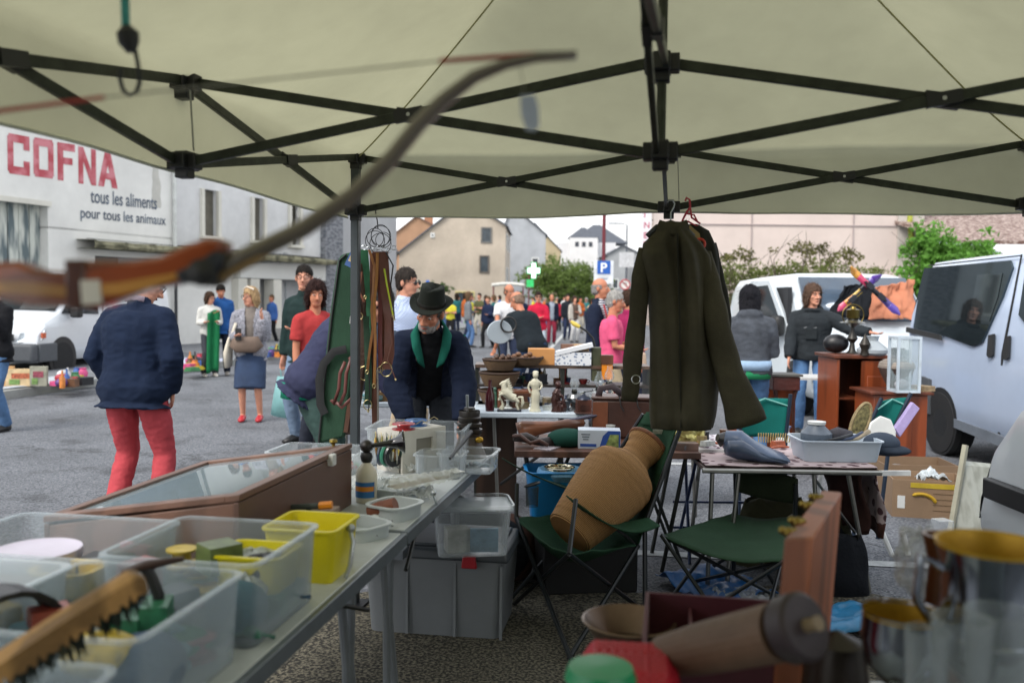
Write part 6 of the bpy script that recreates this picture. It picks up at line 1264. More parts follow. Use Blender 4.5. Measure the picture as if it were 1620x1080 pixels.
for nm, lb, ct, pts, dy, w_, mt in (
 ('green_sling', 'wide green webbing sling hanging nearest the rifle case', 'sling', ((574, 395), (578, 440), (580, 520), (579, 570), (577, 590)), .0, .05, GRN),
 ('green_sling', 'dark green sling with a metal clip below the wide one', 'sling', ((580, 500), (582, 560), (583, 600), (582, 640)), -.01, .035, DGR),
 ('leather_thong', 'brown leather tassel strap hanging on the rifle case', 'strap', ((566, 405), (560, 440), (562, 470), (570, 500)), -.03, .022, BRL),
 ('leather_thong', 'light brown forked thong beside the tassel strap', 'strap', ((572, 430), (568, 460), (576, 478), (578, 470)), -.035, .01, M('#7a4a36', .5)),
 ('leather_belt', 'tan dog lead with a loop at the top', 'belt', ((584, 395), (592, 420), (591, 450), (588, 490), (590, 520), (584, 560), (581, 588)), -.02, .013, TAN),
 ('leather_belt', 'narrow honey coloured belt with rivets', 'belt', ((597, 400), (596, 440), (592, 480), (594, 540), (592, 610)), -.03, .014, M('#a06c34', .45)),
 ('leather_belt', 'long brown studded belt reaching lowest', 'belt', ((590, 400), (590, 480), (591, 560), (592, 620), (594, 690)), .0, .03, BRN),
 ('leather_belt', 'dark red leather strap in the middle of the bunch', 'belt', ((600, 398), (602, 460), (601, 540), (602, 584)), -.01, .022, DRD),
 ('gun_sling', 'broad brown leather gun sling on the right of the bunch', 'sling', ((606, 398), (610, 460), (616, 510), (616, 560), (611, 584)), -.015, .05, M('#5c3428', .45, 0, .2, 9, .1, 60)),
 ('leather_belt', 'medium brown belt left of the gun sling', 'belt', ((594, 398), (600, 440), (605, 500), (603, 560), (606, 578)), .01, .03, M('#6b3f2a', .5)),
 ('thin_lead', 'bright yellow green lead curving beside the gun sling', 'lead', ((608, 425), (612, 450), (618, 480), (622, 500)), -.04, .008, M('#a8b82a', .6)),
 ('thin_lead', 'black cord lead hanging on the far right of the bunch', 'lead', ((610, 398), (622, 420), (618, 450), (622, 480), (624, 505)), -.03, .007, BLACK),
 ('thin_lead', 'brown cord lead curling below the gun sling', 'lead', ((618, 500), (620, 540), (613, 570), (622, 590), (626, 600)), -.03, .005, BRN),
 ('thin_lead', 'black cord with a carabiner left of the studded belt', 'lead', ((584, 590), (585, 620), (583, 650)), -.03, .006, BLACK)):
    strap(nm, lb, ct, pts, yb+dy, w_, mt, group=g_)
wk = T('walking_stick', 'thin steel walking stick leaning below the belts', 'stick', P(597, 640, yc-.16)); oo = P(597, 640, yc-.16); MB().tube([P(597, 585, yc-.16)-oo, P(598, 640, yc-.16)-oo, P(598, 740, yc-.2)-oo], .005, 8).build('shaft', MET('#8a8680', .4), wk)
# ---- hanging coats ----
CO = FAB('#3f3c2e', .3, 240, .75, .28); CO2 = FAB('#26261f', .3, 240, .8)
def coat(label, Yc, outl, slL, slR, mat, folds=.02, lining=None, seed=0, name='hanging_coat'):
    o = P(1070, 500, Yc); t_ = T(name, label, 'coat', o, 0, 'coats on hangers below the canopy')
    m_ = MB(); rows = []
    # outl: (py, pxl, pxr, depth)
    def fn(u, v):
        k = v*(len(outl)-1); i = min(int(k), len(outl)-2); f = k-i; a, b = outl[i], outl[i+1]
        py = a[0]+(b[0]-a[0])*f; l = a[1]+(b[1]-a[1])*f; r = a[2]+(b[2]-a[2])*f; d = a[3]+(b[3]-a[3])*f
        ang = 2*pi*u; px = (l+r)/2+(r-l)/2*cos(ang); fold = folds*(noise.noise(V((cos(ang)*2.2+seed, v*1.7, sin(ang)*2)))+.35*noise.noise(V((px*.02+seed, v*6, 1)))*(1 if sin(ang) < 0 else .3))*min(1, v*2.5)
        p = P(px, py, Yc)-o; return V((p.x+fold*.3*cos(ang), sin(ang)*(d+fold)+(-fold*.6 if sin(ang) < 0 else 0), p.z))
    m_.grid(fn, 90, 60).build('coat_body', mat, t_, smooth=True, solid=.004)
    for nm2, sl2 in (('sleeve', slL), ('sleeve', slR)):
        pts = [P(a, b, Yc)-o+V((0, dy, 0)) for a, b, w2, dy in sl2]; rr = [(w2*Yc/F_, w2*Yc/F_*.55) for a, b, w2, dy in sl2]
        PT = []; RR = []
        for i in range(len(pts)-1):
            for k in range(6): f = k/6; PT.append(pts[i].lerp(pts[i+1], f)+V((noise.noise(V((i+f, seed, 1)))*.008, noise.noise(V((i+f, seed, 5)))*.012, 0))); RR.append(tuple(rr[i][q]+(rr[i+1][q]-rr[i][q])*f+.006*noise.noise(V(((i+f)*2.2, q, seed))) for q in (0, 1)))
        PT.append(pts[-1]); RR.append(rr[-1])
        MB().tube(PT, RR, 22, side=(1, 0, 0)).build(nm2, mat, t_, smooth=True)
    return t_, o
Yc = 3.6
ct, o = coat('long olive coat on a grey hanger, the front one of the hanging coats', Yc, [(352, 1044, 1082, .035), (368, 1036, 1092, .05), (385, 1018, 1110, .075), (405, 1014, 1124, .09), (470, 1026, 1132, .1), (540, 1030, 1136, .1), (600, 1030, 1138, .1), (650, 1030, 1132, .1), (676, 1032, 1126, .095)],
 [(1024, 395, 15, 0), (1012, 440, 15, -.01), (1008, 500, 15, -.02), (1000, 560, 17, -.03), (993, 632, 13, -.04)], [(1108, 402, 19, 0), (1118, 450, 20, -.05), (1128, 520, 21, -.09), (1145, 590, 24, -.11), (1170, 664, 33, -.12)], CO, .035, seed=2)
MB().tube([P(*p, Yc)-o+V((0, dy, 0)) for p, dy in (((1040, 358), -.02), ((1062, 366), -.055), ((1086, 358), -.02))], [(.028, .01)]*3, 10, side=(0, 0, 1)).build('collar', CO, ct, smooth=True)
MB().tube([P(1066, 372, Yc)-o+V((0, -.085, 0)), P(1068, 500, Yc)-o+V((0, -.104, 0)), P(1070, 672, Yc)-o+V((0, -.1, 0))], [(.003, .01)]*3, 6).build('back_seam', CO2, ct)
def hanger(label, px, Y, pyb, col, col2=None):
    o = P(px, pyb, Y); h = T('coat_hanger', label, 'hanger', o, 0, 'hangers on the canopy joint'); jz = ZL+.005-o.z
    MB().tube([(-.1, 0, -.06), (-.06, 0, -.02), (0, 0, .0), (.06, 0, -.02), (.1, 0, -.06)], [(.012, .008)]*5, 8).build('shoulder_bar', M(col, .4), h, smooth=True)
    MB().tube([(0, 0, 0), (.0, 0, jz*.45), (.012, 0, jz*.7), (.016, 0, jz*.85), (.008, 0, jz), (-.01, 0, jz), (-.016, 0, jz*.92)], .0032, 8).build('hook', MET('#9aa0a4') if not col2 else M(col2, .35), h); return h
hanger('dark hanger with a steel hook holding the long olive coat', 1061, Yc, 352, '#3a3c3c')
jt = TN(1, 0, ZL)
# red hanger
rh = T('coat_hanger', 'red plastic hanger holding the rear coat', 'hanger', P(1090, 352, Yc+.12), 0, 'hangers on the canopy joint'); oo = P(1090, 352, Yc+.12)
RP = M('#b01c34', .3, 0, .05, coat=.3); m_ = MB(); m_.tube([P(*p, Yc+.12)-oo for p in ((1078, 358), (1080, 348), (1086, 336), (1092, 328), (1091, 316), (1086, 313), (1084, 318))], .005, 8); m_.tube([P(*p, Yc+.12)-oo for p in ((1092, 330), (1094, 344), (1108, 354), (1102, 358), (1088, 350), (1078, 358))], .0045, 8); m_.tube([P(*p, Yc+.12)-oo for p in ((1086, 338), (1098, 340), (1104, 352))], .004, 8); m_.build('red_hanger', RP, rh)
ct2, o2 = coat('darker olive coat with a tan lining hanging behind the long one', Yc+.16, [(356, 1082, 1104, .04), (366, 1074, 1120, .06), (392, 1066, 1130, .08), (450, 1070, 1138, .08), (520, 1076, 1150, .08), (590, 1080, 1152, .08), (612, 1082, 1150, .08)], [(1080, 392, 14, 0), (1078, 480, 14, .02), (1082, 560, 14, .02)], [(1122, 386, 12, 0), (1134, 440, 13, 0), (1143, 500, 14, 0), (1149, 556, 14, -.01)], CO2, .02, seed=5)
flat([(1084, 358), (1100, 372), (1104, 396), (1092, 392), (1084, 374)], Yc+.16, .004, 'tan_lining', FAB('#9c8a62'), ct2, o2, .001, -.09)
MB().torus(P(1107, 386, Yc+.06)-o2, .022, .006, (1, 0, 0), (0, 0, 1), 20, 8).build('orange_cuff_ring', M('#c8402c', .5), ct2)
gl_ = T('grey_sleeve_bag', 'grey cloth bag hanging from the left coat sleeve', 'bag', P(1006, 600, Yc-.12)); MB().torus((0, 0, 0), .018, .002, (1, 0, 0), (0, 0, 1), 14, 6).build('ring', MET('#c0c4c8'), gl_)
# ---- table B : brown bench ----
YB0, YB1, zB = YK(4.5), YK(5.07), .70
tbB = T('brown_bench_table', 'low brown wooden trestle table with rifle stock and boxes on it', 'table', (.53, (YB0+YB1)/2, 0), 0)
MB().box((0, 0, zB-.018), (1.02, YB1-YB0, .036)).build('tabletop', WOOD('#5a3d30', .5, 4), tbB, bevel=.003)
for q in (-1, 1):
    for y in (-.2, .2): MB().tube([(q*.45, y, zB-.035), (q*.33, y*.9, .0)], .012, 8).build('leg', DARKMET, tbB); MB().tube([(q*.2, y, zB-.035), (q*.46, y*.9, 0)], .01, 8).build('leg', DARKMET, tbB)
def onB(px, Y, z=zB): return V((bx(px, Y+.22), YK(Y+.22), z))
bf = T('briefcase', 'large brown leather briefcase with straps and a handle', 'briefcase', onB(986, 4.78), R(-6))
LE = M('#3f2720', .4, 0, .25, 7, .15, 60); LE2 = M('#6b3c24', .45, 0, .25, 7)
MB().box((.0, 0, .12), (.36, .2, .24)).build('body', LE, bf, bevel=.02); MB().box((-.13, -.103, .115), (.09, .006, .21)).build('front_panel', LE2, bf, bevel=.002); MB().box((0, -.0, .243), (.37, .215, .02)).build('flap', LE, bf, bevel=.008)
for x in (-.02, .08): MB().tube([(x, -.11, .26), (x+.01, -.118, .2), (x+.03, -.112, .17)], .004, 6).build('strap', BLACK, bf)
MB().tube([(-.15, -.05, .22), (-.13, -.06, .3), (-.06, -.05, .31), (0, -.04, .26)], [(.022, .006)]*4, 10).build('handle', M('#3a3034', .5), bf, smooth=True)
rs = T('rifle', 'old rifle with a walnut stock lying on the brown table', 'rifle', onB(822, 4.6, zB+.06), R(14))
MB().tube([(0, 0, -.01), (.03, 0, 0), (.12, 0, .012), (.22, 0, .022), (.3, 0, .03), (.4, 0, .04)], [(.06, .02), (.058, .025), (.042, .024), (.028, .02), (.032, .02), (.024, .018)], 14, side=(0, 0, 1)).build('stock', M('#6e4632', .3, 0, .3, 6, kind='wood', str_=(.4, 2, 2), coat=.5), rs, smooth=True)
MB().tube([(.3, 0, .05), (.62, 0, .1)], .011, 10).build('barrel', M('#4c4a58', .3, .6), rs); MB().tube([(.24, 0, .0), (.27, 0, -.035), (.31, 0, -.01)], .003, 6).build('trigger_guard', BLACK, rs)
one('leather_pouch', 'small white crumpled leather bag behind the rifle butt', 'pouch', MB().ell((0, 0, .02), (.05, .04, .035)), FAB('#a3a3a6', .6, 30), onB(842, 4.7), 0, smooth=True)
one('binocular_case', 'round dark green zipped case in front of the rifle', 'case', MB().ell((0, 0, .045), (.12, .09, .055)), FAB('#1d463c', .3, 200), onB(900, 4.45), .2, smooth=True)
rv_ = T('holster', 'black and brown leather holster bundle at the left of the brown table', 'holster', onB(842, 4.4, zB), -.1)
m_ = MB(); m_.tube([(-.1, 0, .05), (-.03, .02, .05), (.04, .0, .03), (.12, .03, .03)], [.02, .03, .02, .03], 10); m_.build('holster_body', M('#2b2220', .5, 0, .3, 10, .4, 30), rv_, smooth=True); MB().tube([(-.1, -.02, .06), (-.06, -.03, .07), (0, -.05, .03), (.05, -.04, .045), (.1, -.05, .02)], .011, 8).build('strap', M('#4a3028', .5), rv_, smooth=True)
one('folded_leaflet', 'pale printed leaflet lying by the holster', 'leaflet', MB().box((0, 0, .004), (.1, .14, .006)), M('#a8a0a4', .6, 0, .5, 40), onB(868, 4.36), -.5)
bx_ = T('product_box', 'blue and white cardboard product box on the brown table', 'box', onB(950, 4.42), R(-4))
MB().box((0, 0, .052), (.235, .12, .104)).build('carton', M('#c3ccd6', .45, 0, .04), bx_, bevel=.002)
MB().prism([(-.0, -.05), (.116, -.05), (.116, .05), (.05, .05), (.02, .02)], (0, -.0605, .052), (1, 0, 0), (0, 0, 1), .002).build('blue_print', M('#2a4f9c', .45, 0, .2), bx_); MB().prism([(.03, -.045), (.108, -.045), (.108, .03), (.06, .03)], (0, -.0625, .052), (1, 0, 0), (0, 0, 1), .002).build('picture', M('#8a9a5a', .45, 0, .6, 40), bx_)
MB().box((-.06, -.061, .02), (.09, .002, .016)).build('blue_stripe', M('#2a4f9c', .45), bx_)
for k in range(3): MB().box((-.075, -.061, .08-.014*k), (.05-.01*k, .002, .005)).build('text_line', M('#53606e', .5), bx_)
fo_ = T('gold_foil_box', 'box wrapped in crumpled gold foil behind the coat', 'box', onB(1088, 4.6), .1)
def ff(u, v): a = 2*pi*u; r = .1+.02*noise.noise(V((cos(a)*3, sin(a)*3, v*5))); return (r*cos(a)*1.1, r*sin(a)*.8, .12*v+.02*noise.noise(V((cos(a)*6, v*6, sin(a)*6))))
MB().grid(ff, 50, 14).build('foil', M('#b8b070', .3, .7, .4, 20, 1.0, 30), fo_)
one('small_wood_box', 'small flat wooden box in front of the gold foil', 'box', MB().box((0, 0, .02), (.13, .08, .04)), WOOD('#6e564c'), onB(1088, 4.38), .05, bevel=.002)
one('striped_bag', 'grey canvas strap bundle below the gold foil box', 'strap', MB().tube([(-.1, 0, .012), (0, .01, .02), (.1, -.01, .012)], [(.03, .012)]*3, 8), FAB('#6a6a6e'), onB(1060, 4.36), 0, smooth=True)
# blue tub with silver bowl
BL = M('#1f7fbf', .35, 0, .06, 5); bb = T('plastic_tub', 'bright blue plastic tub standing by the camping chair', 'tub', (.33, 4.62, .0), .05)
tray_mb(.38, .28, .3, 1.2, .004, .012, .04).build('body', BL, bb); bb.location = (bx(892, 4.4), YK(4.45), .32)
st_ = T('folding_stool', 'black folding stool under the blue tub', 'stool', (bb.location.x, YK(4.45), 0)); MB().box((0, 0, .305), (.3, .24, .02)).build('seat', BLACK, st_)
for q in (-1, 1):
    for r2 in (-1, 1): MB().tube([(q*.13, r2*.1, .3), (-q*.13, r2*.1, .0)], .01, 8).build('leg', BLACK, st_)
SIL2 = MET('#c9c4b0', .12)
bw = T('silver_bowl', 'polished silver bowl with an engraved rim in the blue tub', 'bowl', (bx(888, 4.4), YK(4.4), .53)); MB().lathe([(.0, 0), (.05, .0), (.075, .03), (.082, .07), (.078, .1), (.083, .106), (.078, .107), (.074, .1), (.078, .07), (.07, .035), (0, .008)], n=36).build('bowl', SIL2, bw)
one('tissue_paper', 'blue and white tissue sticking out round the silver bowl', 'tissue', MB().lathe([(.1, .0), (.13, .05), (.12, .075), (.1, .03)], n=9), M('#6fa0c4', .7, 0, .3, 20), (bx(890, 4.4), YK(4.42), .55), .2)
one('red_tub', 'red plastic basin on the ground behind the chair seat', 'basin', tray_mb(.3, .24, .14), M('#a81c2c', .4), (bx(862, 4.75), YK(4.72), .1), 0)
# ---- camping chairs ----
CG = FAB('#24432f', .4, 240, .85); CG2 = FAB('#262e22', .4, 240, .85); TUB = M('#202427', .35, .4, .15, 12)
def tubeP(name, pts, r, par, mat=TUB): return MB().tube(pts, r, 8).build(name, mat, par)
ch = T('camping_chair', 'green folding camping chair reclining with the wicker vase in it', 'chair', (0, 0, 0))
# seat corners (world)
sFL, sFR, sBR, sBL = W3(.03, 4.02, .46), W3(.25, 3.52, .44), W3(.60, 3.92, .36), W3(.40, 4.45, .38)
def seat(u, v):
    p = sFL.lerp(sFR, u).lerp(sBL.lerp(sBR, u), v); p.z -= .13*sin(pi*u)*sin(pi*min(1, v*1.1+.02))**.6+.01*noise.noise(V((u*5, v*5, 0))); return p
MB().grid(seat, 20, 20).build('seat', CG, ch, smooth=True, solid=.006)
tL, tR = P(1018, 655, 4.35), P(1076, 660, 4.05)
def back(u, v):
    p = sBL.lerp(sBR, u).lerp(tL.lerp(tR, u), v); n_ = V((.8, -.1, -.2)); return p+n_*(.07*sin(pi*u)*(1-v*.7))+V((0, 0, .012*sin(pi*u)*v))
MB().grid(back, 20, 26).build('backrest', CG, ch, smooth=True, solid=.006)
MB().grid(lambda u, v: back(.1+.8*u, .9+.12*v)+V((-.012, -.01, 0)), 8, 6).build('head_rest', CG, ch, smooth=True, solid=.01)
lo = back(.55, .86)+V((-.012, -.015, 0)); MB().box((lo.x-.005, lo.y-.01, lo.z), (.05, .006, .022)).build('badge', M('#a8ab98', .6, 0, .3, 60), ch)
fF, fR2, fB1, fB2 = G(885, 1076), G(905, 1090), G(1016, 975), G(985, 940)
tubeP('leg', [sFL+V((0, 0, .0)), W3(.27, 3.38, 0)], .011, ch); tubeP('leg', [sFR, W3(.02, 4.1, 0)], .011, ch)
tubeP('leg', [sFR, W3(.66, 4.0, 0)], .011, ch); tubeP('leg', [sBR, W3(.24, 3.45, 0)], .011, ch)
tubeP('leg', [sFL, W3(.42, 4.5, 0)], .011, ch); tubeP('leg', [sBL, W3(.0, 4.15, 0)], .011, ch)
tubeP('back_post', [W3(.63, 3.86, 0), sBR+V((.03, 0, .1)), tR+V((0.02, 0, 0))], .012, ch); tubeP('back_post', [W3(.46, 4.5, 0), sBL+V((.03, 0, .1)), tL], .012, ch)
aL0, aL1 = P(806, 728, 4.3), P(925, 775, 4.35); 
arm_front = P(911, 790, 3.72); arm_back = P(1010, 835, 3.85)
tubeP('arm_post', [sFR, arm_front], .011, ch); tubeP('arm_post', [sFL+V((.0, 0, 0)), P(818, 765, 4.1)], .011, ch)
def armf(a, b, sag, w_):
    def fn(u, v): p = a.lerp(b, u); p = p+V((.3, -.2, 0)).normalized()*w_*(v-.5)*(.7+.6*sin(pi*u)); p.z -= sag*sin(pi*u)+.03*(v-.5); return p
    return fn
MB().grid(armf(P(905, 790, 3.74), P(1035, 825, 3.9), .07, .09), 16, 5).build('armrest', CG, ch, smooth=True, solid=.006)
MB().grid(armf(P(803, 730, 4.12), P(925, 778, 4.35), .02, .1), 16, 5).build('armrest', FAB('#33473c', .4, 240), ch, smooth=True, solid=.006)
cu = P(842, 766, 4.1); MB().torus(cu, .035, .006, (1, 0, .3), (0, 1, -.1), 20, 6).build('cup_ring', BLACK, ch)
MB().at(cu+V((0, 0, -.11))).lathe([(.03, 0), (.033, .1)], n=20).build('cup_net', M('#2c3836', .7, 0, .3, 40, clear=.45), ch)
# wicker vase
va, vb = W3(.27, 3.86, .43), P(1025, 703, 4.14); ax_ = (vb-va); L_ = ax_.length; ax_.normalize()
WK = M('#9c6c3a', .8, 0, .2, 52, .8, 60, kind='weave', h2='#d3a368', str_=(1, 1, 1))
vz = T('wicker_vase', 'tall woven straw vase lying back in the green camping chair', 'vase', va); vz.rotation_euler = ax_.to_track_quat('Z', 'Y').to_euler()
prof = [(0, 0), (.11, 0), (.122, .01), (.142, .1), (.165, .21), (.186, .34), (.188, .4), (.17, .445), (.12, .485), (.086, .52), (.08, .55), (.092, .6), (.112, .645)]
k_ = L_/.645; k2 = .98
pf = []
for i in range(len(prof)-1):
    for q in range(24): f = q/24; pf.append((prof[i][0]+(prof[i+1][0]-prof[i][0])*f, (prof[i][1]+(prof[i+1][1]-prof[i][1])*f)*k_))
pf.append((prof[-1][0], prof[-1][1]*k_))
pf2 = [(r*k2+.0005*sin(z*900)+.0016*noise.noise(V((z*40, 0, 0))), z) for r, z in pf]
MB().lathe(pf2+[(prof[-1][0]-.015, prof[-1][1]*k_), (.06, .5*k_)], n=48).build('vase_body', WK, vz, smooth=True)
zt = prof[-1][1]*k_; MB().torus((0, 0, zt), .104, .011, n=40).build('rim', M('#7a4a2a', .6, 0, .3, 40, .8, 90), vz, smooth=True)
# second chair
c2 = T('camping_chair', 'dark green folding chair with an empty sagging seat', 'chair', (0, 0, 0))
qa, qb, qc, qd = P(1046, 846, 4.0), P(1240, 888, 3.75), P(1255, 815, 4.4), P(1160, 812, 4.5)
def seat2(u, v):
    p = qa.lerp(qb, u).lerp(qd.lerp(qc, u), v); p.z -= .05*sin(pi*u)*(1-.5*v)+.008*noise.noise(V((u*5, v*5, 3))); return p
MB().grid(seat2, 20, 16).build('seat', FAB('#2b4330', .4, 240), c2, smooth=True, solid=.006)
b0, b1 = P(1163, 762, 4.5), P(1262, 800, 4.35)
def back2(u, v):
    a = P(1163, 728+48*v, 4.5).lerp(P(1262, 757+40*v, 4.35), u); a.y += .06*sin(pi*u); a.z -= .02*sin(pi*u)*v; return a
MB().grid(back2, 20, 10).build('backrest', FAB('#262e20', .5, 240), c2, smooth=True, solid=.008)
tubeP('back_post', [P(1163, 735, 4.5), P(1165, 850, 4.5), V((P(1163, 800, 4.5).x, YK(4.52), .0))], .012, c2); tubeP('back_post', [P(1259, 765, 4.35), P(1257, 860, 4.35), V((P(1257, 800, 4.35).x+.02, YK(4.36), .0))], .012, c2)
for a, b in ((qa, (1.42, 4.1)), (qb, (.95, 4.45)), (qa, (1.0, 3.72)), (qb, (.8, 3.85)), (qd, (.72, 4.0)), (qc, (1.1, 3.66)), (qd, (1.4, 4.4)), (qc, (1.02, 4.55))): tubeP('leg', [a, W3(b[0], b[1], 0)], .01, c2)
# ---- table C ----
zC, YC0 = .655, 4.33; YCr = YK(YC0); YC1 = YCr+.63
xc0, xc1 = bx(1112, YC0)+.02, bx(1402, YC0); tc = T('camping_table', 'metal framed camping table with waders and a white tub on it', 'table', ((xc0+xc1)/2, (YCr+YC1)/2, 0), R(-1)); w_ = xc1-xc0
MB().box((0, 0, zC-.015), (w_-.02, YC1-YCr-.02, .02)).build('tabletop', M('#5b4c46', .5, 0, .2, 5), tc)
m_ = MB()
for y in (-1, 1): m_.tube([(-w_/2, y*.315, zC-.018), (w_/2, y*.315, zC-.018)], .014, 8)
m_.build('edge_rail', MET('#9a9a94', .4), tc)
ALU = MET('#8b8b86', .4)
for x, y, dx in ((-w_/2+.06, -.28, -.02), (-w_/2+.2, -.28, -.06), (w_/2-.16, -.28, .12), (w_/2-.34, -.28, .04), (w_/2-.3, .25, .1), (-w_/2+.1, .25, -.05)): MB().tube([(x, y, zC-.03), (x+dx, y*1.1, 0)], .012, 8).build('leg', ALU, tc)
MB().tube([(w_/2-.34, -.26, zC-.05), (w_/2-.1, -.24, .3)], .008, 6).build('brace', ALU, tc)
# patterned cloth
PC = M('#5c3f46', .85, 0, .1, 17, .2, 160, kind='dots', h2='#b9a7a8')
def pc(u, v):
    if u < .62: x = -w_/2+.02+u/.62*(w_-.03); y = -.30+.6*v; z = zC+.006+.004*noise.noise(V((u*9, v*5, 0)))
    else: k = (u-.62)/.38; x = w_/2-.01+.05*sin(k*2)+.03*noise.noise(V((v*5, k*2, 2))); y = -.27+.4*v+.03*noise.noise(V((v*9, k*3, 1))); z = zC+.004-.37*k-.02*noise.noise(V((v*4, 0, 0)))
    return (x, y, z)
tcl = T('patterned_cloth', 'pink cloth with brown flower dots hanging off the right end of the table', 'cloth', tc.location, R(-1)); tclm = MB().grid(pc, 60, 20).build('cloth', PC, tcl, smooth=True, solid=.004)
MB().grid(lambda u, v: tuple(V(pc(.93+.08*v, u))+V((.0, -.004, 0))), 20, 4).build('brown_hem', FAB('#4c322c'), tcl, smooth=True, solid=.008)
MB().grid(lambda u, v: tuple(V(pc(.62+.34*v, u*.9))+V((-.08-.1*u, -.0, -.03))), 14, 12).build('brown_lining', FAB('#3a2623'), tcl, smooth=True, solid=.006)
one('lace_cloth', 'white cloth with purple leaf print between the two right tables', 'cloth', MB().grid(lambda u, v: (-.2+.4*u, -.25+.5*v, .004+.012*noise.noise(V((u*5, v*5, 1)))-.02*(v < .08)), 20, 20), M('#b9b4bc', .85, 0, .1, 22, .1, kind='dots', h2='#c6c0c6') if 0 else M('#6d5a6a', .85, 0, .1, 30, .1, kind='dots', h2='#c6c2c8'), onB(1145, 4.72, .69), 0, smooth=True, solid=.004)
side_t = T('side_table', 'small blue legged folding table under the leaf print cloth', 'table', onB(1145, 4.72, 0)); MB().box((0, 0, .67), (.44, .5, .02)).build('tabletop', WHITEP, side_t)
for x in (-.18, .18):
    for y in (-.2, .2): MB().tube([(x, y, .66), (x*1.2, -y, 0)], .01, 8).build('leg', M('#24365c', .4, .3), side_t)
for z in (.12, .28): MB().bar((-.25, .18, z), (.25, .18, z), .014, .014).build('cross_bar', M('#24365c', .4, .3), side_t)
rq = random.Random(77)
for k in range(26):
    c = rq.choice(['#7d848a', '#2c2f36', '#5c4030', '#b0b4b0', '#3c4c6c', '#8a7a50', '#a85a3c']); h1 = rq.uniform(.03, .09); m_ = MB(); nm, ct_ = (('small_tool', 'tool'), ('small_tin', 'tin'), ('leather_case', 'case'))[k % 3]
    if k % 3 == 0: m_.tube([(-.06, 0, .01), (0, .01, .014), (.06, .0, .012)], [.006, .009, .005], 8)
    elif k % 3 == 1: m_.lathe([(0, 0), (.026, 0), (.026, h1), (.028, h1), (.028, h1+.006), (0, h1+.008)], n=18)
    else: m_.box((0, 0, h1/3), (.08, .05, h1/1.5), .9, .85)
    if k < 12: loc_, wh = onB(1140+rq.uniform(-30, 40), 4.45+rq.uniform(0, .35), .705), 'on the leaf print cloth'
    elif k < 19: loc_, wh = onB(1285+rq.uniform(-50, 90), 4.62+rq.uniform(0, .1), zC+.008), 'behind the white tub'
    else: loc_, wh = onB(830+rq.uniform(0, 240), 4.52+rq.uniform(0, .15), zB), 'on the brown table'
    one(nm, '%s %s %s' % (cname(c), ct_, wh), ct_, m_, M(c, .4, .2, .3, 40), loc_, rq.uniform(0, 3), 'small things '+wh)
# waders
WAD = M('#4b5c76', .35, 0, .15, 6, .3, 20)
wd_ = T('rubber_waders', 'folded slate blue rubber waders at the left of the camping table', 'waders', onB(1200, 4.3, zC+.01))
MB().tube([(-.16, .05, .1), (-.09, .03, .09), (-.02, 0, .055), (.06, -.02, .035), (.15, -.03, .02)], [(.05, .06), (.065, .05), (.05, .1), (.032, .14), (.012, .16)], 18, side=(0, 0, 1)).build('leg', WAD, wd_, smooth=True)
MB().tube([(-.17, -.06, .07), (-.1, -.05, .06), (0, -.06, .03), (.13, -.07, .012)], [(.04, .05), (.055, .05), (.03, .09), (.01, .12)], 16, side=(0, 0, 1)).build('leg', M('#3c4a60', .35, 0, .15, 6, .3, 20), wd_, smooth=True)
MB().tube([(-.2, .05, .11), (-.17, .05, .1)], [(.02, .04), (.045, .055)], 14, side=(0, 0, 1)).build('opening', BLACK, wd_)
tray('white_tub', 'long white plastic tub filled with tools and hats', 'tub', .44, .26, .115, M('#b9c6d2', .35, 0, .04, 5, clear=.06), onB(1325, 4.36, zC+.01), 0, r=.04, fl=1.12)
gj = T('grey_jar', 'dark grey ribbed jar with a pale lid in the white tub', 'jar', onB(1296, 4.42, zC+.04)); MB().lathe([(.06, 0), (.085, .05), (.085, .1), (.045, .14), (.042, .15)], n=24).build('body', M('#5a6470', .45, 0, .2, 20), gj); MB().lathe([(.048, .15), (.05, .165), (0, .168)], n=20).build('lid', WHITEP, gj)
one('grey_sock', 'rumpled grey woollen sock in the white tub', 'sock', MB().tube([(-.06, 0, .1), (0, 0, .115), (.07, 0, .1)], [.03, .04, .035], 12), FAB('#4b4a50', .6, 60), onB(1330, 4.42, zC+.02), 0, smooth=True)
for k, (x, lb, c) in enumerate(((1335, 'black handled pliers across the white tub', '#1c2026'), (1352, 'blue handled brush across the white tub', '#33415c'), (1362, 'pale wooden handled tool at the tub end', '#a0927a'))):
    t_ = T('hand_tool', lb, 'tool', onB(x, 4.3, zC+.125)); MB().tube([(-.09, 0, -.01), (0, .0, .005), (.07, .02, .02+.012*k)], [.006, .011, .013], 8).build('handle', M(c, .5, 0, .2, 30), t_, smooth=True); MB().box((-.1, 0, -.012), (.05, .02, .01)).build('tool_head', MET('#7d8288'), t_)
bs = T('bath_scoop', 'white plastic chair back leaning behind the white tub', 'scoop', onB(1400, 4.6, zC)); MB().prism([(-.08, 0), (.08, 0), (.085, .1), (.06, .17), (0, .2), (-.06, .17), (-.085, .1)], (0, 0, .01), (1, 0, .15), (0, .2, 1), .02).build('shell', WHITEP, bs, bevel=.008)
bh = T('slate_hat', 'slate blue cloth hat lying at the right end of the table', 'hat', onB(1400, 4.4, zC+.02)); MB().ell((0, 0, .07), (.1, .09, .06)).build('crown', FAB('#3e4856'), bh, smooth=True); MB().ell((.02, -.02, .035), (.13, .12, .03)).build('brim', FAB('#2b333e'), bh, smooth=True)
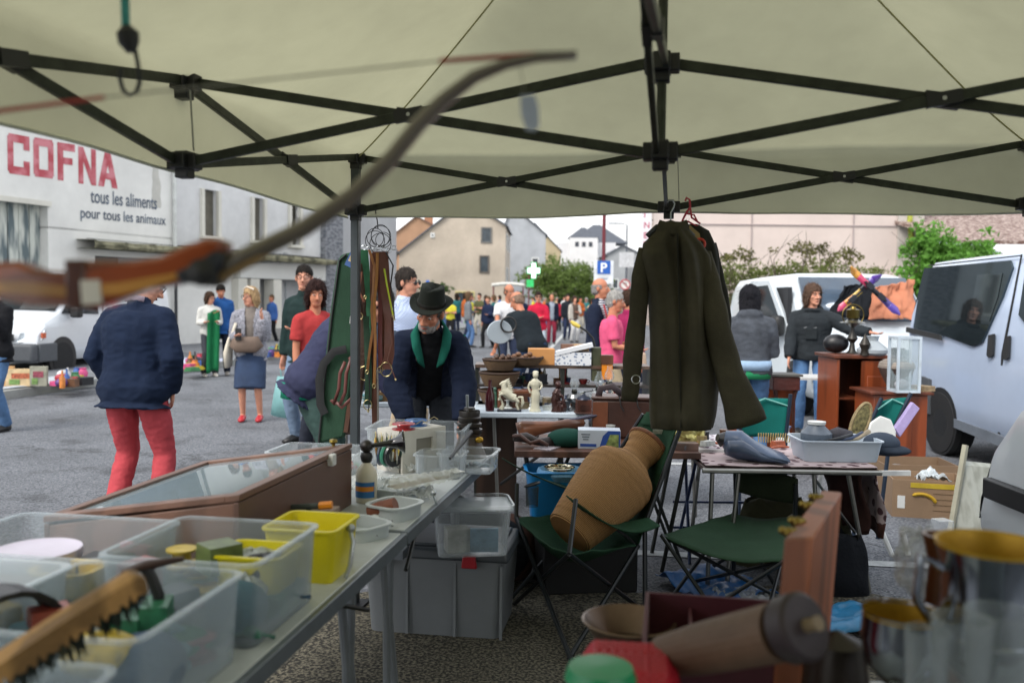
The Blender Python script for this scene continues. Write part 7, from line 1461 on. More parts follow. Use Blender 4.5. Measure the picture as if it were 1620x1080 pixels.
# teal canvas chairs behind the table
TL2 = FAB('#12625c', .3, 220)
def teal_chair(label, pts, Y, dz=0):
    t_ = T('canvas_chair', label, 'chair', (0, 0, 0), 0, 'teal canvas chairs'); c = [P(*p, Y) for p in pts]
    MB().grid(lambda u, v: c[0].lerp(c[1], u).lerp(c[3].lerp(c[2], u), v)+V((0, .05*sin(pi*u), 0)), 12, 10).build('backrest', TL2, t_, smooth=True, solid=.006)
    for a, b in ((c[0], c[3]), (c[1], c[2])): d = (b-a).normalized(); MB().tube([a-d*.03, b, V((b.x+d.x*.25, b.y-.1, 0))], .013, 8).build('frame_post', M('#1c2a3c', .4, .3), t_)
    MB().tube([c[0].lerp(c[3], .2)+V((0, -.01, 0)), c[0].lerp(c[1], .5)+V((0, .03, 0)), c[1].lerp(c[2], .2)], .006, 6).build('stitching', M('#6aa8a0', .7), t_)
teal_chair('teal canvas chair back left of the jeans man', ((1175, 632), (1250, 630), (1243, 692), (1170, 692)), 5.6)
teal_chair('teal canvas chair back behind the white tub', ((1392, 636), (1438, 628), (1408, 690), (1368, 690)), 5.4)
one('lilac_panel', 'lilac foam panel beside the right teal chair', 'panel', MB().prism([((P(*p, 5.35)-P(1425, 665, 5.35)).x, (P(*p, 5.35)-P(1425, 665, 5.35)).z) for p in ((1412, 676), (1440, 635), (1451, 645), (1420, 690))], (0, 0, 0), (1, 0, 0), (0, 0, 1), .04), M('#a596c4', .7), P(1425, 665, 5.35), bevel=.004)
rk = T('oval_basket', 'oval woven wicker fan leaning behind the white tub', 'wicker fan', P(1361, 668, 5.2)); m_ = MB(); m_.at((0, 0, 0), 0, 0, R(20)); m_.tube([(.05*cos(2*pi*k/28), 0, .13*sin(2*pi*k/28)) for k in range(28)], .011, 6, closed=True); m_.build('hoop', M('#8a7a58', .7, 0, .3, 30, .5, 90), rk)
m_ = MB().at((0, 0, 0), 0, 0, R(20)); m_.ell((0, 0, 0), (.048, .012, .125)); m_.build('weave', M('#6a6440', .8, 0, .7, 50, .6, 80), rk)
for q, (px, py) in enumerate(((1225, 692),)):
    b_ = T('straw_comb', 'row of pale straw bristles below the left teal chair', 'brush', P(px, py, 5.3)); m_ = MB()
    for k in range(14): m_.tube([(-.1+.015*k, 0, -.03), (-.105+.016*k, -.01, .03)], .004, 5)
    m_.build('bristles', M('#b09a6a', .7), b_)
# ---- table A : white table with figures and brass, bric-a-brac stall ----
YA, zA = 5.72, .74
ta = T('white_stall_table', 'white plastic stall table with statuettes and lamps', 'table', (bx(870, 6.0), YK(6.05), 0)); w_ = bx(1060, YA)-bx(700, YA)
MB().box((.25, 0, zA-.02), (1.75, .72, .04)).build('tabletop', M('#b7c3cd', .4, 0, .06, 4), ta, bevel=.008)
for x in (-.4, .3, 1.0): MB().tube([(x, -.25, zA-.04), (x+.04, -.28, 0)], .013, 8).build('leg', ALU, ta)
MB().tube([(-.35, -.2, .2), (.25, -.22, .66)], .012, 8).build('brace', BLACK, ta)
ta2 = T('white_stall_table', 'white plastic stall table behind the belts carrying small bottles', 'table', (bx(612, 6.3), YK(6.5), 0)); MB().box((0, 0, zA-.02), (.9, .7, .04)).build('tabletop', M('#b7c3cd', .4, 0, .06, 4), ta2, bevel=.008)
for x in (-.4, .4):
    for y in (-.25, .25): MB().tube([(x, y, zA-.04), (x, y, 0)], .013, 8).build('leg', ALU, ta2)
zs2 = P(870, 577, 6.35).z-.15
def A(px, Y=YA+.06, z=zA): return V((bx(px, Y), YK(Y), z))
IV = M('#c0bda8', .5, 0, .1, 8, .1, 30); BRZ = M('#3c2420', .3, .3, .3, 12, .1, 40); CLG = M('#9aa4a8', .05, 0, .1, 8, .1, 20, clear=.86, spec=.9)
# rearing horse figurine
hs = T('horse_figurine', 'white rearing horse figurine on a dark plinth', 'figurine', A(808), R(0)); m_ = MB()
B = lambda x, z, y=0: V((x, y, z))
m_.tube([B(.035, .09), B(.0, .105), B(-.03, .13), B(-.045, .155)], [.03, .03, .032, .024], 12)
m_.tube([B(-.04, .15), B(-.045, .185), B(-.03, .21)], [.024, .018, .014], 10); m_.tube([B(-.03, .205), B(-.055, .2), B(-.075, .185)], [.016, .013, .008], 8)
for y in (-.014, .014):
    m_.tube([B(.03, .09, y), B(.055, .07, y), B(.045, .045, y), B(.06, .01, y)], [.02, .015, .008, .008], 8); m_.tube([B(-.035, .13, y), B(-.075, .115 if y < 0 else .13, y), B(-.07, .085 if y < 0 else .1, y), B(-.085, .08, y)], [.014, .01, .007, .007], 8)
m_.tube([B(.055, .1), B(.085, .1), B(.09, .06), B(.08, .03)], [.008, .012, .012, .004], 8)
for k in range(7): m_.tube([B(-.03+.004*k, .215-.012*k), B(-.002+.006*k, .235-.016*k)], [.009, .002], 6)
bake(m_, IV, 'horse', hs, .004, 1); MB().at().box((-.005, 0, .006), (.17, .08, .014)).build('plinth', M('#1a1f2c', .4), hs, bevel=.003); m_ = MB(); m_.tube([(-.06, 0, .014), (-.05, 0, .05), (-.068, 0, .09)], [.02, .01, .006], 8); m_.build('support', IV, hs)
# woman statuette
ws_ = T('woman_statuette', 'cream statuette of a standing draped woman', 'figurine', A(848), 0); m_ = MB()
m_.tube([B(0, 0), B(0, .02), B(0, .06), B(.004, .12), B(0, .16), B(-.004, .19), B(0, .215), B(0, .235)], [(.045, .035), (.035, .03), (.028, .024), (.032, .024), (.024, .018), (.036, .022), (.034, .018), (.012, .01)], 14, side=(1, 0, 0)); m_.ell((0, 0, .258), (.02, .022, .026)); m_.ell((0, .006, .275), (.022, .022, .014))
m_.tube([B(-.036, .21), B(-.05, .17), B(-.036, .13, -.01)], [.01, .009, .007], 8); m_.tube([B(.034, .21), B(.046, .18), B(.03, .155, -.02)], [.01, .009, .007], 8); bake(m_, IV, 'figure', ws_, .004, 2)
# bronze seated figure
bz = T('bronze_figure', 'dark reddish bronze figure of a seated couple', 'figurine', A(884), 0); m_ = MB()
m_.tube([B(0, .0), B(0, .03), B(-.015, .08), B(-.01, .13), B(0, .16)], [(.05, .04), (.04, .035), (.035, .03), (.032, .026), (.02, .02)], 12, side=(1, 0, 0)); m_.ell((0, -.005, .19), (.024, .024, .028)); m_.tube([B(-.02, .15), B(.03, .11, -.02), B(.04, .07, -.02)], .011, 8); m_.tube([B(.0, .05), B(.04, .08, -.02), B(.05, .03, -.02)], .015, 8); m_.ell((.035, 0, .03), (.03, .03, .035))
bake(m_, BRZ, 'figure', bz, .004, 1, .003, 60)
def lampg(label, loc, s_=1, base='glass'):
    t_ = T('oil_lamp', label, 'oil lamp', loc)
    MB().lathe([(0, 0), (.05*s_, 0), (.055*s_, .01), (.02*s_, .04*s_), (.02*s_, .06*s_), (.06*s_, .085*s_), (.07*s_, .11*s_), (.055*s_, .14*s_), (.02*s_, .15*s_)], n=28).build('font', CLG if base == 'glass' else MET('#7d7f80'), t_)
    MB().lathe([(.022*s_, .15*s_), (.026*s_, .165*s_), (.02*s_, .18*s_)], n=20).build('burner', MET('#4c4c48'), t_); MB().lathe([(.018*s_, .18*s_), (.036*s_, .21*s_), (.03*s_, .24*s_), (.016*s_, .27*s_), (.017*s_, .29*s_)], n=24).build('chimney', CLG, t_); return t_
lampg('wide cut glass oil lamp near the coffee grinder', A(949), 1.0); lampg('small oil lamp with a pewter foot left of the grinder', A(910, YA+.12), .85, 'm'); lampg('oil lamp with a clear chimney behind the wide glass one', A(965, YA+.35), 1.05)
gr_ = T('coffee_grinder', 'small wooden coffee grinder with a dark metal top', 'coffee grinder', A(925, YA+.0), .1)
MB().box((0, 0, .006), (.12, .11, .012)).build('base', WOOD('#4a2c22'), gr_, bevel=.003); MB().box((0, 0, .055), (.1, .09, .085)).build('body', WOOD('#4a2a20'), gr_, bevel=.002); MB().box((0, -.047, .045), (.06, .006, .035)).build('drawer', WOOD('#3a2018'), gr_); MB().lathe([(.05, .098), (.045, .11), (.02, .125), (0, .14)], n=20).build('top', M('#272c3c', .35, .5), gr_); MB().tube([(0, 0, .13), (.0, 0, .15), (.06, 0, .155), (.06, 0, .17)], .004, 6).build('crank', DARKMET, gr_)
for px, Y, lb, h_, r_2, c in ((985, 5.85, 'silver handled pot by the lamps', .1, .05, '#8c8f94'), (1000, 5.95, 'blue rimmed pewter pot beside the coat sleeve', .12, .05, '#565c6a'), (990, 6.2, 'round glass dome standing on a dark base', .14, .04, '#9aa4a8')):
    t_ = T('metal_pot', lb, 'pot', A(px, Y)); MB().lathe([(0, 0), (r_2, 0), (r_2*1.15, h_*.4), (r_2*.8, h_*.8), (r_2*.85, h_), (0, h_*.98)], n=24).build('body', MET(c, .3), t_); MB().torus((r_2*1.2, 0, h_*.5), h_*.28, .005, (1, 0, 0), (0, 0, 1), 16, 6).build('handle', MET(c, .3), t_)
rb = T('radio_cabinet', 'brown wooden clock case behind the horse figurine', 'wooden case', A(812, YA+.28)); MB().box((.02, 0, .065), (.26, .14, .13)).build('case', WOOD('#5c3624', .35), rb, bevel=.006); MB().box((.02, -.073, .065), (.2, .006, .09)).build('front_panel', WOOD('#3c241a'), rb)
vs_ = T('dark_bottle', 'dark red glass bottle left of the horse figurine', 'bottle', A(776)); MB().lathe([(0, 0), (.03, 0), (.035, .06), (.03, .12), (.012, .17), (.012, .22), (0, .22)], n=20).build('glass', M('#3a141a', .15, 0, .2), vs_)
tr_ = T('black_tray', 'black lacquer tray of dark trinkets on the stall', 'tray', A(905, YA+.42)); tray_mb(.55, .16, .03).build('body', BLACK, tr_)
rd = random.Random(4)
cols = ('#33405c', '#9aa4ae', '#5a3c2c', '#1c2028', '#7d7058', '#a0a8b0'); lbs = {'#33405c': 'blue', '#9aa4ae': 'silver', '#5a3c2c': 'brown', '#1c2028': 'black', '#7d7058': 'brass', '#a0a8b0': 'pewter'}
for k in range(30):
    c = cols[k % 6]; px = 866+5.4*k; Y = YA+.2+.07*(k % 4); h_ = rd.uniform(.03, .09)
    o = MB().lathe([(0, 0), (.02, 0), (.026, h_*.5), (.014, h_*.8), (.016, h_), (0, h_)], n=14); one('trinket', 'small %s trinket in the rows behind the statuettes' % lbs[c], 'trinket', o, M(c, .3, .3, .3, 30), A(px, Y), 0, 'trinkets behind the statuettes')
rq = random.Random(55)
for k in range(84):
    c = rq.choice(['#33405c', '#9aa4ae', '#5a3c2c', '#1c2028', '#7d7058', '#c4c8c4', '#7a2c2c', '#3c5c4c', '#b08a3c']); h1 = rq.uniform(.05, .16); r1 = rq.uniform(.018, .045); m_ = MB(); nm, ct_ = (('cup', 'cup'), ('candlestick', 'candlestick'), ('keepsake_box', 'box'), ('figurine', 'figurine'))[k % 4]
    if k % 4 == 0: m_.lathe([(0, 0), (r1*.6, 0), (r1*.8, h1*.3), (r1, h1*.7), (r1*.9, h1*.7), (r1*.7, h1*.3), (0, h1*.1)], n=16); m_.torus((r1, 0, h1*.4), h1*.2, .003, (1, 0, 0), (0, 0, 1), 10, 5)
    elif k % 4 == 1: m_.lathe([(0, 0), (r1, 0), (r1*.9, .008), (r1*.25, .02), (r1*.4, h1*.4), (r1*.2, h1*.5), (r1*.3, h1), (r1*.6, h1*1.05), (0, h1*1.05)], n=14)
    elif k % 4 == 2: m_.box((0, 0, h1*.25), (r1*2.4, r1*1.8, h1*.5)); m_.box((0, 0, h1*.52), (r1*2.5, r1*1.9, .008))
    else: m_.tube([(0, 0, 0), (0, 0, h1*.3), (.004, 0, h1*.7), (0, 0, h1)], [r1*.8, r1*.5, r1*.6, r1*.3], 10); m_.ell((0, 0, h1*1.1), (r1*.4, r1*.4, r1*.45), 10, 8)
    if k < 66: px_ = rq.uniform(772, 1008); dy_ = rq.uniform(.12, .6); loc_, wh = A(px_, YA+dy_), 'on the white stall table'; wh = ('left part of the white stall table' if px_ < 850 else 'middle of the white stall table' if px_ < 925 else 'right part of the white stall table')
    else: loc_ = (bx(800, 6.2)+rq.uniform(0, .62)+.0, YK(6.35)+.06, zs2); wh = 'lower board of the stall shelf'
    one(nm, '%s %s on the %s' % (cname(c), ct_, wh), ct_, m_, M(c, .3, .25, .3, 30), loc_, rq.uniform(0, 3), 'bric-a-brac on the '+wh)
# shelf with basket and boxes
sh_ = T('display_shelf', 'low wooden shelf at the back of the stall carrying boxes and baskets', 'shelf', (bx(870, 6.35), YK(6.35), 0))
zs_ = P(870, 577, 6.35).z; MB().box((.1, .1, zs_-.012), (1.35, .3, .024)).build('shelf_board', WOOD('#4a3a30'), sh_)
MB().box((.1, .1, zs_-.16), (1.35, .3, .02)).build('shelf_board', WOOD('#2c2622'), sh_)
for x in (-.56, .1, .77): MB().box((x, .1, (zs_-.02)/2), (.03, .28, zs_-.03)).build('upright', DARKMET, sh_)
cbx = T('cardboard_box', 'plain orange brown cardboard box on the stall shelf', 'box', V((bx(857, 6.33), YK(6.4), zs_)), .03); MB().box((0, 0, .062), (.2, .16, .124)).build('carton', M('#b8834c', .8, 0, .08, 4), cbx, bevel=.003)
db = T('dotted_box', 'white box with grey dots and an open tilted lid', 'box', V((bx(908, 6.3), YK(6.38), zs_)), -.05); MB().box((0, 0, .05), (.28, .18, .1)).build('carton', M('#7d8aa0', .7, 0, .05, 42, kind='dots', h2='#cfd2d6'), db, bevel=.002)
m_ = MB().at((.01, .0, .125), 0, 0, R(-14)); m_.box((0, 0, 0), (.29, .19, .03)); m_.build('lid', M('#cdd0d4', .6, 0, .04), db)
gt = T('green_tin', 'tall olive green tin beside the dotted box', 'tin', V((bx(946, 6.25), YK(6.36), zs_-.12))); MB().box((0, 0, .13), (.07, .1, .26)).build('body', M('#4b4f3a', .5, .2, .3), gt, bevel=.004)
ol = T('orange_lantern', 'orange glass lantern box at the right of the stall', 'lantern', V((bx(962, 6.25), YK(6.3), zs_-.1))); MB().box((0, 0, .06), (.08, .08, .12)).build('glass', M('#d8801c', .3), ol); MB().box((0, 0, .15), (.09, .09, .07)).build('top', WOOD('#5a3622'), ol)
BK = M('#5c4632', .8, 0, .5, 50, .8, 60, kind='weave', h2='#8a6c4a', str_=(1, 1, 1.5))
for k, (px, py, Y, w2, h_, lb) in enumerate(((791, 585, 6.2, .13, .08, 'round basket stacked at the top of the pile'), (790, 610, 6.15, .15, .1, 'middle round basket with a lighter band in the pile'), (786, 636, 6.1, .14, .09, 'lowest dark basket in the pile'), (828, 577, 6.3, .15, .06, 'shallow basket of brown trinkets beside the cardboard box'))):
    p = P(px, py, Y); t_ = T('wicker_basket', lb, 'basket', (p.x, p.y, p.z), 0, 'wicker baskets on the stall'); MB().lathe([(0, 0), (w2*.75, 0), (w2, h_*.8), (w2*1.02, h_), (w2*.94, h_), (w2*.7, .01)], n=28).build('body', BK, t_); MB().torus((0, 0, h_), w2, .008, n=28).build('rim', M('#3a281c', .7), t_)
one('basket_stand', 'dark wooden stand carrying the pile of baskets', 'stand', MB().box((0, 0, .37), (.3, .25, .74)), WOOD('#3a2a20'), (bx(788, 6.2), YK(6.25), 0))
for k in range(9):
    p = P(779+3.2*k, 574-(k % 3)*5, 6.2); one('brown_trinket', 'small brown wooden trinket heaped in the top basket', 'trinket', MB().ell((0, 0, 0), (.02, .02, .03)), M('#4c3424', .5, 0, .4, 30), p, 0, 'trinkets in the top basket', rx=k)
for k in range(7):
    p = P(808+6*k, 566-(k % 3)*3, 6.3); one('brown_trinket', 'small brown wooden trinket heaped in the shallow basket', 'trinket', MB().ell((0, 0, 0), (.022, .02, .018)), M('#6a4a34', .5, 0, .4, 30), p, 0, 'trinkets in the shallow basket')
mr_ = T('table_mirror', 'round white shaving mirror on a thin stand', 'mirror', P(790, 565, 6.5)); MB().tube([(0, 0, -.12), (0, 0, .05), (-.01, 0, .1)], .008, 8).build('stand', DARKMET, mr_); MB().at((0, 0, .2), .3, R(90)).lathe([(0, -.008), (.1, -.008), (.105, 0), (.1, .008), (0, .008)], n=28, sy=.9).build('disc', M('#a9b4bc', .15, .2, .05), mr_); MB().torus((.07, -.01, .26), .06, .008, (1, 0, 0), (0, 0, 1), 20, 6).build('handle_ring', BLACK, mr_)
gn = T('gooseneck_lamp', 'black gooseneck lamp with a yellow head', 'lamp', P(933, 560, 6.6)); oo = P(933, 560, 6.6); MB().tube([P(*p, 6.6)-oo for p in ((942, 565), (942, 550), (938, 535), (928, 524), (916, 516))], .009, 8).build('neck', BLACK, gn); MB().tube([P(*p, 6.6)-oo for p in ((917, 517), (908, 512), (903, 508))], [.016, .02, .01], 10).build('lamp_head', M('#c4b050', .5), gn)
for k, (px, lb, c) in enumerate(((900, 'brown tin with a white lid behind the dotted box', '#6a4a3a'), (918, 'plain cardboard tray behind the dotted box', '#a08260'))): one('small_box', lb, 'box', MB().box((0, 0, .03), (.12, .1, .06)), M(c, .7, 0, .2, 9), P(px, 556, 6.5), .1, bevel=.004)
# goods on the left white table
gb = T('bottle_basket', 'round basket packed with small red bottles', 'basket', (bx(618, 6.3), YK(6.32), zA)); MB().lathe([(0, 0), (.15, 0), (.16, .07), (.15, .07), (.14, .01)], n=30, sy=.7).build('body', M('#a0783c', .8, 0, .5, 50, .8, 60, kind='weave', h2='#6a4a24'), gb)
for k in range(14):
    a = k*2.4; r = .03+.007*k; c = ('#5c1c20', '#c9b9a0', '#7a2a24', '#3c2418')[k % 4]; one('small_bottle', 'little bottle packed in the round basket', 'bottle', MB().lathe([(0, 0), (.016, 0), (.017, .07), (.007, .09), (.007, .11), (0, .11)], n=10), M(c, .2, 0, .2), (gb.location.x+r*cos(a), gb.location.y+r*sin(a)*.6, zA+.02), 0, 'bottles in the round basket')
pl = T('plate_stack', 'stack of blue and white plates at the table corner', 'plates', (bx(592, 6.3), YK(6.28), zA))
for k in range(3): MB().lathe([(0, .012*k), (.06, .012*k), (.1, .02+.012*k), (.1, .024+.012*k), (0, .014+.012*k)], n=28).build('plate', M(('#5a8a84', '#b9c4c4', '#6a9aa0')[k], .3), pl)
for k, (px, c, lb) in enumerate((('603', '#d98a1c', 'orange plastic toy beside the bottle basket'), ('608', '#c9b83c', 'yellow toy beside the bottle basket'), ('592', '#9ab4cc', 'pale blue pitcher behind the plates'))): one('toy', lb, 'toy', MB().ell((0, 0, .06), (.05, .04, .06)), M(c, .4), (bx(int(px), 6.4), YK(6.45), zA), 0, smooth=True)
bl_ = T('pale_blue_vase', 'tall pale blue glass vase behind the belts', 'vase', (bx(590, 6.5), YK(6.6), zA)); MB().lathe([(0, 0), (.06, 0), (.07, .15), (.05, .28), (.07, .32), (0, .32)], n=24).build('body', M('#8ba9c0', .2), bl_)
# ---- right side furniture ----
OW = M('#7a3a1c', .4, 0, .25, 4, .06, 40, kind='wood', str_=(1, 1, .2), coat=.2); OW2 = M('#5a2c18', .45, 0, .2, 4, .06, 40, kind='wood', str_=(1, 1, .2))
Yk = 7.4; zt_ = P(1360, 562, Yk).z; x0, x1 = bx(1326, Yk), bx(1412, Yk)
cb1 = T('corner_cabinet', 'reddish wooden cabinet with open shelves on its left side', 'cabinet', ((x0+x1)/2, YK(Yk)+.25, 0)); w_ = x1-x0; hw = w_/2
MB().box((0, 0, zt_-.015), (w_+.06, .54, .03)).build('top', OW2, cb1, bevel=.004)
MB().box((-hw+.012, 0, zt_/2-.02), (.024, .5, zt_-.04)).build('side_panel', OW, cb1); MB().box((hw-.012, 0, zt_/2-.02), (.024, .5, zt_-.04)).build('side_panel', OW, cb1); MB().box((0, .24, zt_/2-.02), (w_-.05, .02, zt_-.04)).build('back_panel', OW2, cb1)
MB().box((.1, -.24, zt_/2-.02), (w_/2, .02, zt_-.06)).build('door', OW, cb1); MB().box((.1, -.255, zt_/2+.05), (w_/2-.1, .012, zt_*.55)).build('door_panel', OW, cb1, bevel=.004)
for z in (.25, .5): MB().box((-hw/2, -.02, z*zt_/.8), (hw-.05, .44, .018)).build('shelf', OW2, cb1)
Yk2 = 6.9; zt2 = P(1430, 620, Yk2).z; x0, x1 = bx(1385, Yk2), bx(1474, Yk2)
cb2 = T('low_cabinet', 'lower reddish wooden chest in front of the open cabinet', 'cabinet', ((x0+x1)/2, YK(Yk2)+.22, 0)); w_ = x1-x0
MB().box((0, 0, zt2-.012), (w_+.06, .48, .024)).build('top', OW2, cb2, bevel=.004); MB().box((0, 0, (zt2-.03)/2), (w_-.02, .42, zt2-.03)).build('body', OW, cb2, bevel=.003); MB().box((-.04, -.214, zt2*.5), (w_-.2, .01, zt2*.7)).build('front_panel', OW, cb2, bevel=.003)
wf = T('orange_wardrobe', 'orange brown wooden panel furniture behind the hooded woman', 'wardrobe', (bx(1226, 8.3), YK(8.3), 0)); MB().box((0, 0, .38), (.36, .3, .76)).build('body', M('#8f451c', .45, 0, .25, 4, kind='wood', str_=(1, 1, .2)), wf, bevel=.004); MB().box((.2, -.05, .775), (.8, .5, .02)).build('white_top', WHITEP, wf)
tbx = T('carved_side_table', 'small carved dark wood table with thin legs beside the jeans man', 'side table', (bx(1240, 7.9), YK(7.9), 0)); z = P(1240, 592, 7.9).z
MB().box((0, 0, z), (.3, .3, .02)).build('top', M('#50504c', .5), tbx); MB().box((0, 0, z-.08), (.26, .26, .13)).build('drawer_box', M('#4a221c', .4, 0, .3, 12, .4, 30), tbx, bevel=.006)
for q in (-1, 1): MB().tube([(q*.1, -.1, z-.14), (q*.07, -.1, z-.3), (q*.11, -.1, 0)], [.02, .012, .016], 8).build('leg', M('#3a2018', .4), tbx)
vv = T('painted_vase', 'white and blue painted vase standing on the ground by the jeans', 'vase', (bx(1245, 7.3), YK(7.3), 0)); MB().lathe([(0, 0), (.06, 0), (.09, .15), (.07, .3), (.04, .38), (.06, .42), (0, .42)], n=24).build('body', M('#2f5c9c', .3, 0, .1, 14, kind='dots', h2='#c4ccd0'), vv)
ho = T('glass_lampshade', 'white opal glass lamp shade on the open cabinet', 'lamp shade', (bx(1380, Yk+.1), YK(Yk+.08), zt_)); MB().lathe([(.1, 0), (.135, .02), (.14, .05), (.08, .1), (.045, .13), (.05, .16), (.06, .175), (.05, .17), (.04, .13)], n=36).build('shade', M('#b7c0c6', .2, 0, .05, trans=.3), ho)
br_ = T('brass_lamp', 'ornate brass oil lamp with a wide reflector on the open cabinet', 'lamp', (bx(1360, Yk+.1), YK(Yk+.25), zt_)); BRS = MET('#7a6a3a', .35)
MB().lathe([(0, 0), (.06, 0), (.03, .03), (.02, .1), (.05, .14), (.03, .18), (.015, .22), (.015, .26)], n=24).build('base', M('#2c2a26', .4, .4), br_); MB().lathe([(.02, .25), (.06, .28), (.12, .29), (.06, .31), (.04, .33)], n=28).build('reflector', MET('#8a8a84', .35), br_); MB().lathe([(.055, .33), (.06, .34), (.06, .4), (.065, .41), (.03, .42), (.02, .44)], n=24).build('burner', BRS, br_); MB().torus((0, 0, .36), .1, .005, (1, 0, 0), (0, 0, 1), 24, 6).build('handle', BRS, br_)
one('dark_knick_knack', 'dark metal ornament between brass lamp and opal shade', 'ornament', MB().lathe([(0, 0), (.04, 0), (.03, .05), (.05, .1), (.02, .16), (0, .2)], n=14), M('#2e2a24', .4, .4), (bx(1369, Yk), YK(Yk+.0), zt_))
bk_ = T('black_bag', 'black leather bag behind the opal shade', 'bag', (bx(1346, Yk), YK(Yk+.32), zt_)); MB().ell((0, 0, .09), (.12, .09, .09)).build('body', M('#15161a', .4), bk_, smooth=True)
uv = T('stone_urn', 'brown urn with a pale shoulder band on the low chest', 'urn', (bx(1420, Yk2+.2), YK(Yk2+.2), zt2)); URN = [(0, 0), (.07, 0), (.08, .04), (.13, .14), (.15, .2), (.12, .25)]
MB().lathe(URN, n=32).build('body', M('#50403a', .6, 0, .3, 6), uv); MB().lathe([(.151, .19), (.14, .235), (.1, .26), (.06, .27)], n=32).build('shoulder', M('#8a8076', .7, 0, .3, 9), uv); MB().lathe([(.06, .27), (.045, .3), (.07, .36), (.05, .36)], n=24).build('neck', M('#5a4640', .6), uv)
pt_ = T('pitcher', 'pewter pitcher beside the brown urn', 'pitcher', (bx(1438, Yk2+.25), YK(Yk2+.3), zt2)); MB().lathe([(0, 0), (.05, 0), (.07, .12), (.03, .24), (.045, .34), (0, .33)], n=24).build('body', MET('#8a98a4', .4), pt_); MB().torus((-.06, 0, .24), .05, .006, (1, 0, 0), (0, 0, 1), 16, 6).build('handle', MET('#8a98a4', .4), pt_)
ln = T('glass_lantern', 'square glass lantern with a white frame on the low chest', 'lantern', (bx(1434, Yk2), YK(Yk2+.02), zt2)); hL = .47; LW = M('#b8c4ce', .35)
for a in (-1, 1):
    for b in (-1, 1): MB().box((a*.09, b*.09, hL/2), (.02, .02, hL)).build('frame_post', LW, ln)
    MB().box((0, a*.09, .01), (.16, .02, .02)).build('frame_rail', LW, ln); MB().box((0, a*.09, hL-.01), (.16, .02, .02)).build('frame_rail', LW, ln); MB().box((a*.09, 0, .01), (.02, .16, .02)).build('frame_rail', LW, ln); MB().box((a*.09, 0, hL-.01), (.02, .16, .02)).build('frame_rail', LW, ln); MB().box((0, a*.088, hL/2), (.16, .003, hL-.04)).build('pane', PANE, ln)
one('paperback', 'stack of two paperback books on the right of the low chest', 'books', MB().box((0, 0, .012), (.13, .18, .022)).box((.01, 0, .035), (.12, .17, .02)), M('#a08a6a', .7, 0, .3, 40), (bx(1462, Yk2+.1), YK(Yk2+.12), zt2), .4)
one('paper_bag', 'crumpled white paper inside the glass lantern', 'paper', MB().ell((0, 0, .04), (.06, .05, .045)), M('#a8aab0', .8, 0, .3, 9, .8, 14), (bx(1432, Yk2), YK(Yk2+.03), zt2+.02), 0, smooth=True)
# banana boxes
CBM = M('#8c745c', .85, 0, .08, 5, .15, 60); CBM2 = M('#7c6650', .85, 0, .08, 5)
def carton(label, loc, rz, w_, d_, h, mat, flap=True):
    t_ = T('cardboard_carton', label, 'cardboard box', loc, rz); m_ = MB()
    for q in (-1, 1): m_.box((q*(w_/2-.004), 0, h/2), (.008, d_, h)); m_.box((0, q*(d_/2-.004), h/2), (w_-.017, .008, h))
    m_.box((0, 0, .004), (w_-.02, d_-.02, .006)); m_.build('carton', mat, t_); return t_
c1 = carton('open cardboard box with a banana drawing in front of the low chest', (bx(1480, 5.9), YK(5.98), 0), R(-14), .5, .38, .27, CBM)
c2_ = carton('taller open cardboard box behind the banana box', (bx(1455, 6.35), YK(6.4), 0), R(-5), .55, .4, .3, CBM2)
MB().box((0.06, -.1915, .235), (.38, .004, .035)).build('yellow_band', M('#b8a02c', .7), c1)
m_ = MB()
for a in (0, .35, .7): m_.tube([(-.06+.1*cos(t2+a), -.194, .1+.075*sin(t2+a)) for t2 in [(.2+k*.16) for k in range(9)]], [.004]+[.013]*7+[.004], 6)
m_.build('banana_print', M('#c09a20', .7), c1)
MB().box((-.19, -.1915, .11), (.05, .003, .09)).build('white_label', WHITEP, c1)
for z in (.06, .1, .14, .18): MB().box((.12, -.1912, z), (.2, .002, .004)).build('printed_line', M('#5c4a34', .8), c1)
one('newspaper', 'crumpled newspaper poking out of the banana box', 'newspaper', MB().grid(lambda u, v: (.2*u-.1, .16*v-.08, .05+.05*noise.noise(V((u*3, v*3, 0)))+.03*noise.noise(V((u*9, v*9, 0)))+.05*(1-abs(u-.5)*2)), 16, 16), M('#b4bcc0', .8, 0, .5, 30), (c1.location.x+.06, c1.location.y, .2), 0, solid=.003)
one('glass_jar', 'clear glass jar inside the taller open box', 'jar', MB().lathe([(0, 0), (.05, 0), (.05, .2), (.03, .24), (0, .24)], n=18), CLG, (c2_.location.x-.12, c2_.location.y, .03))
# leaning white board
wb = T('white_board', 'weathered white plank panel leaning at the right by the near van', 'panel', G(1530, 842)); oo = G(1530, 842); pts = [G(1505, 838), G(1555, 845), P(1572, 740, 5.6), P(1524, 735, 5.6)]
m_ = MB(); q = [p-oo for p in pts]; m_.hexa(q, [p+V((.02, .05, .02)) for p in q]); m_.build('panel', M('#a8aca4', .8, 0, .25, 6, .3, 30, kind='speck', h2='#7d8078', str_=(3, 1, 1)), wb)
m_ = MB(); m_.bar(q[0]+V((-.02, -.03, 0)), q[3]+V((0, -.02, .14)), .03, .03); m_.build('batten', M('#9c9a88', .7), wb)
one('small_glass_block', 'small clear plastic case standing by the weathered panel', 'plastic case', MB().box((0, 0, .06), (.1, .1, .12)), CLEAR, G(1490, 850), .2, bevel=.004)
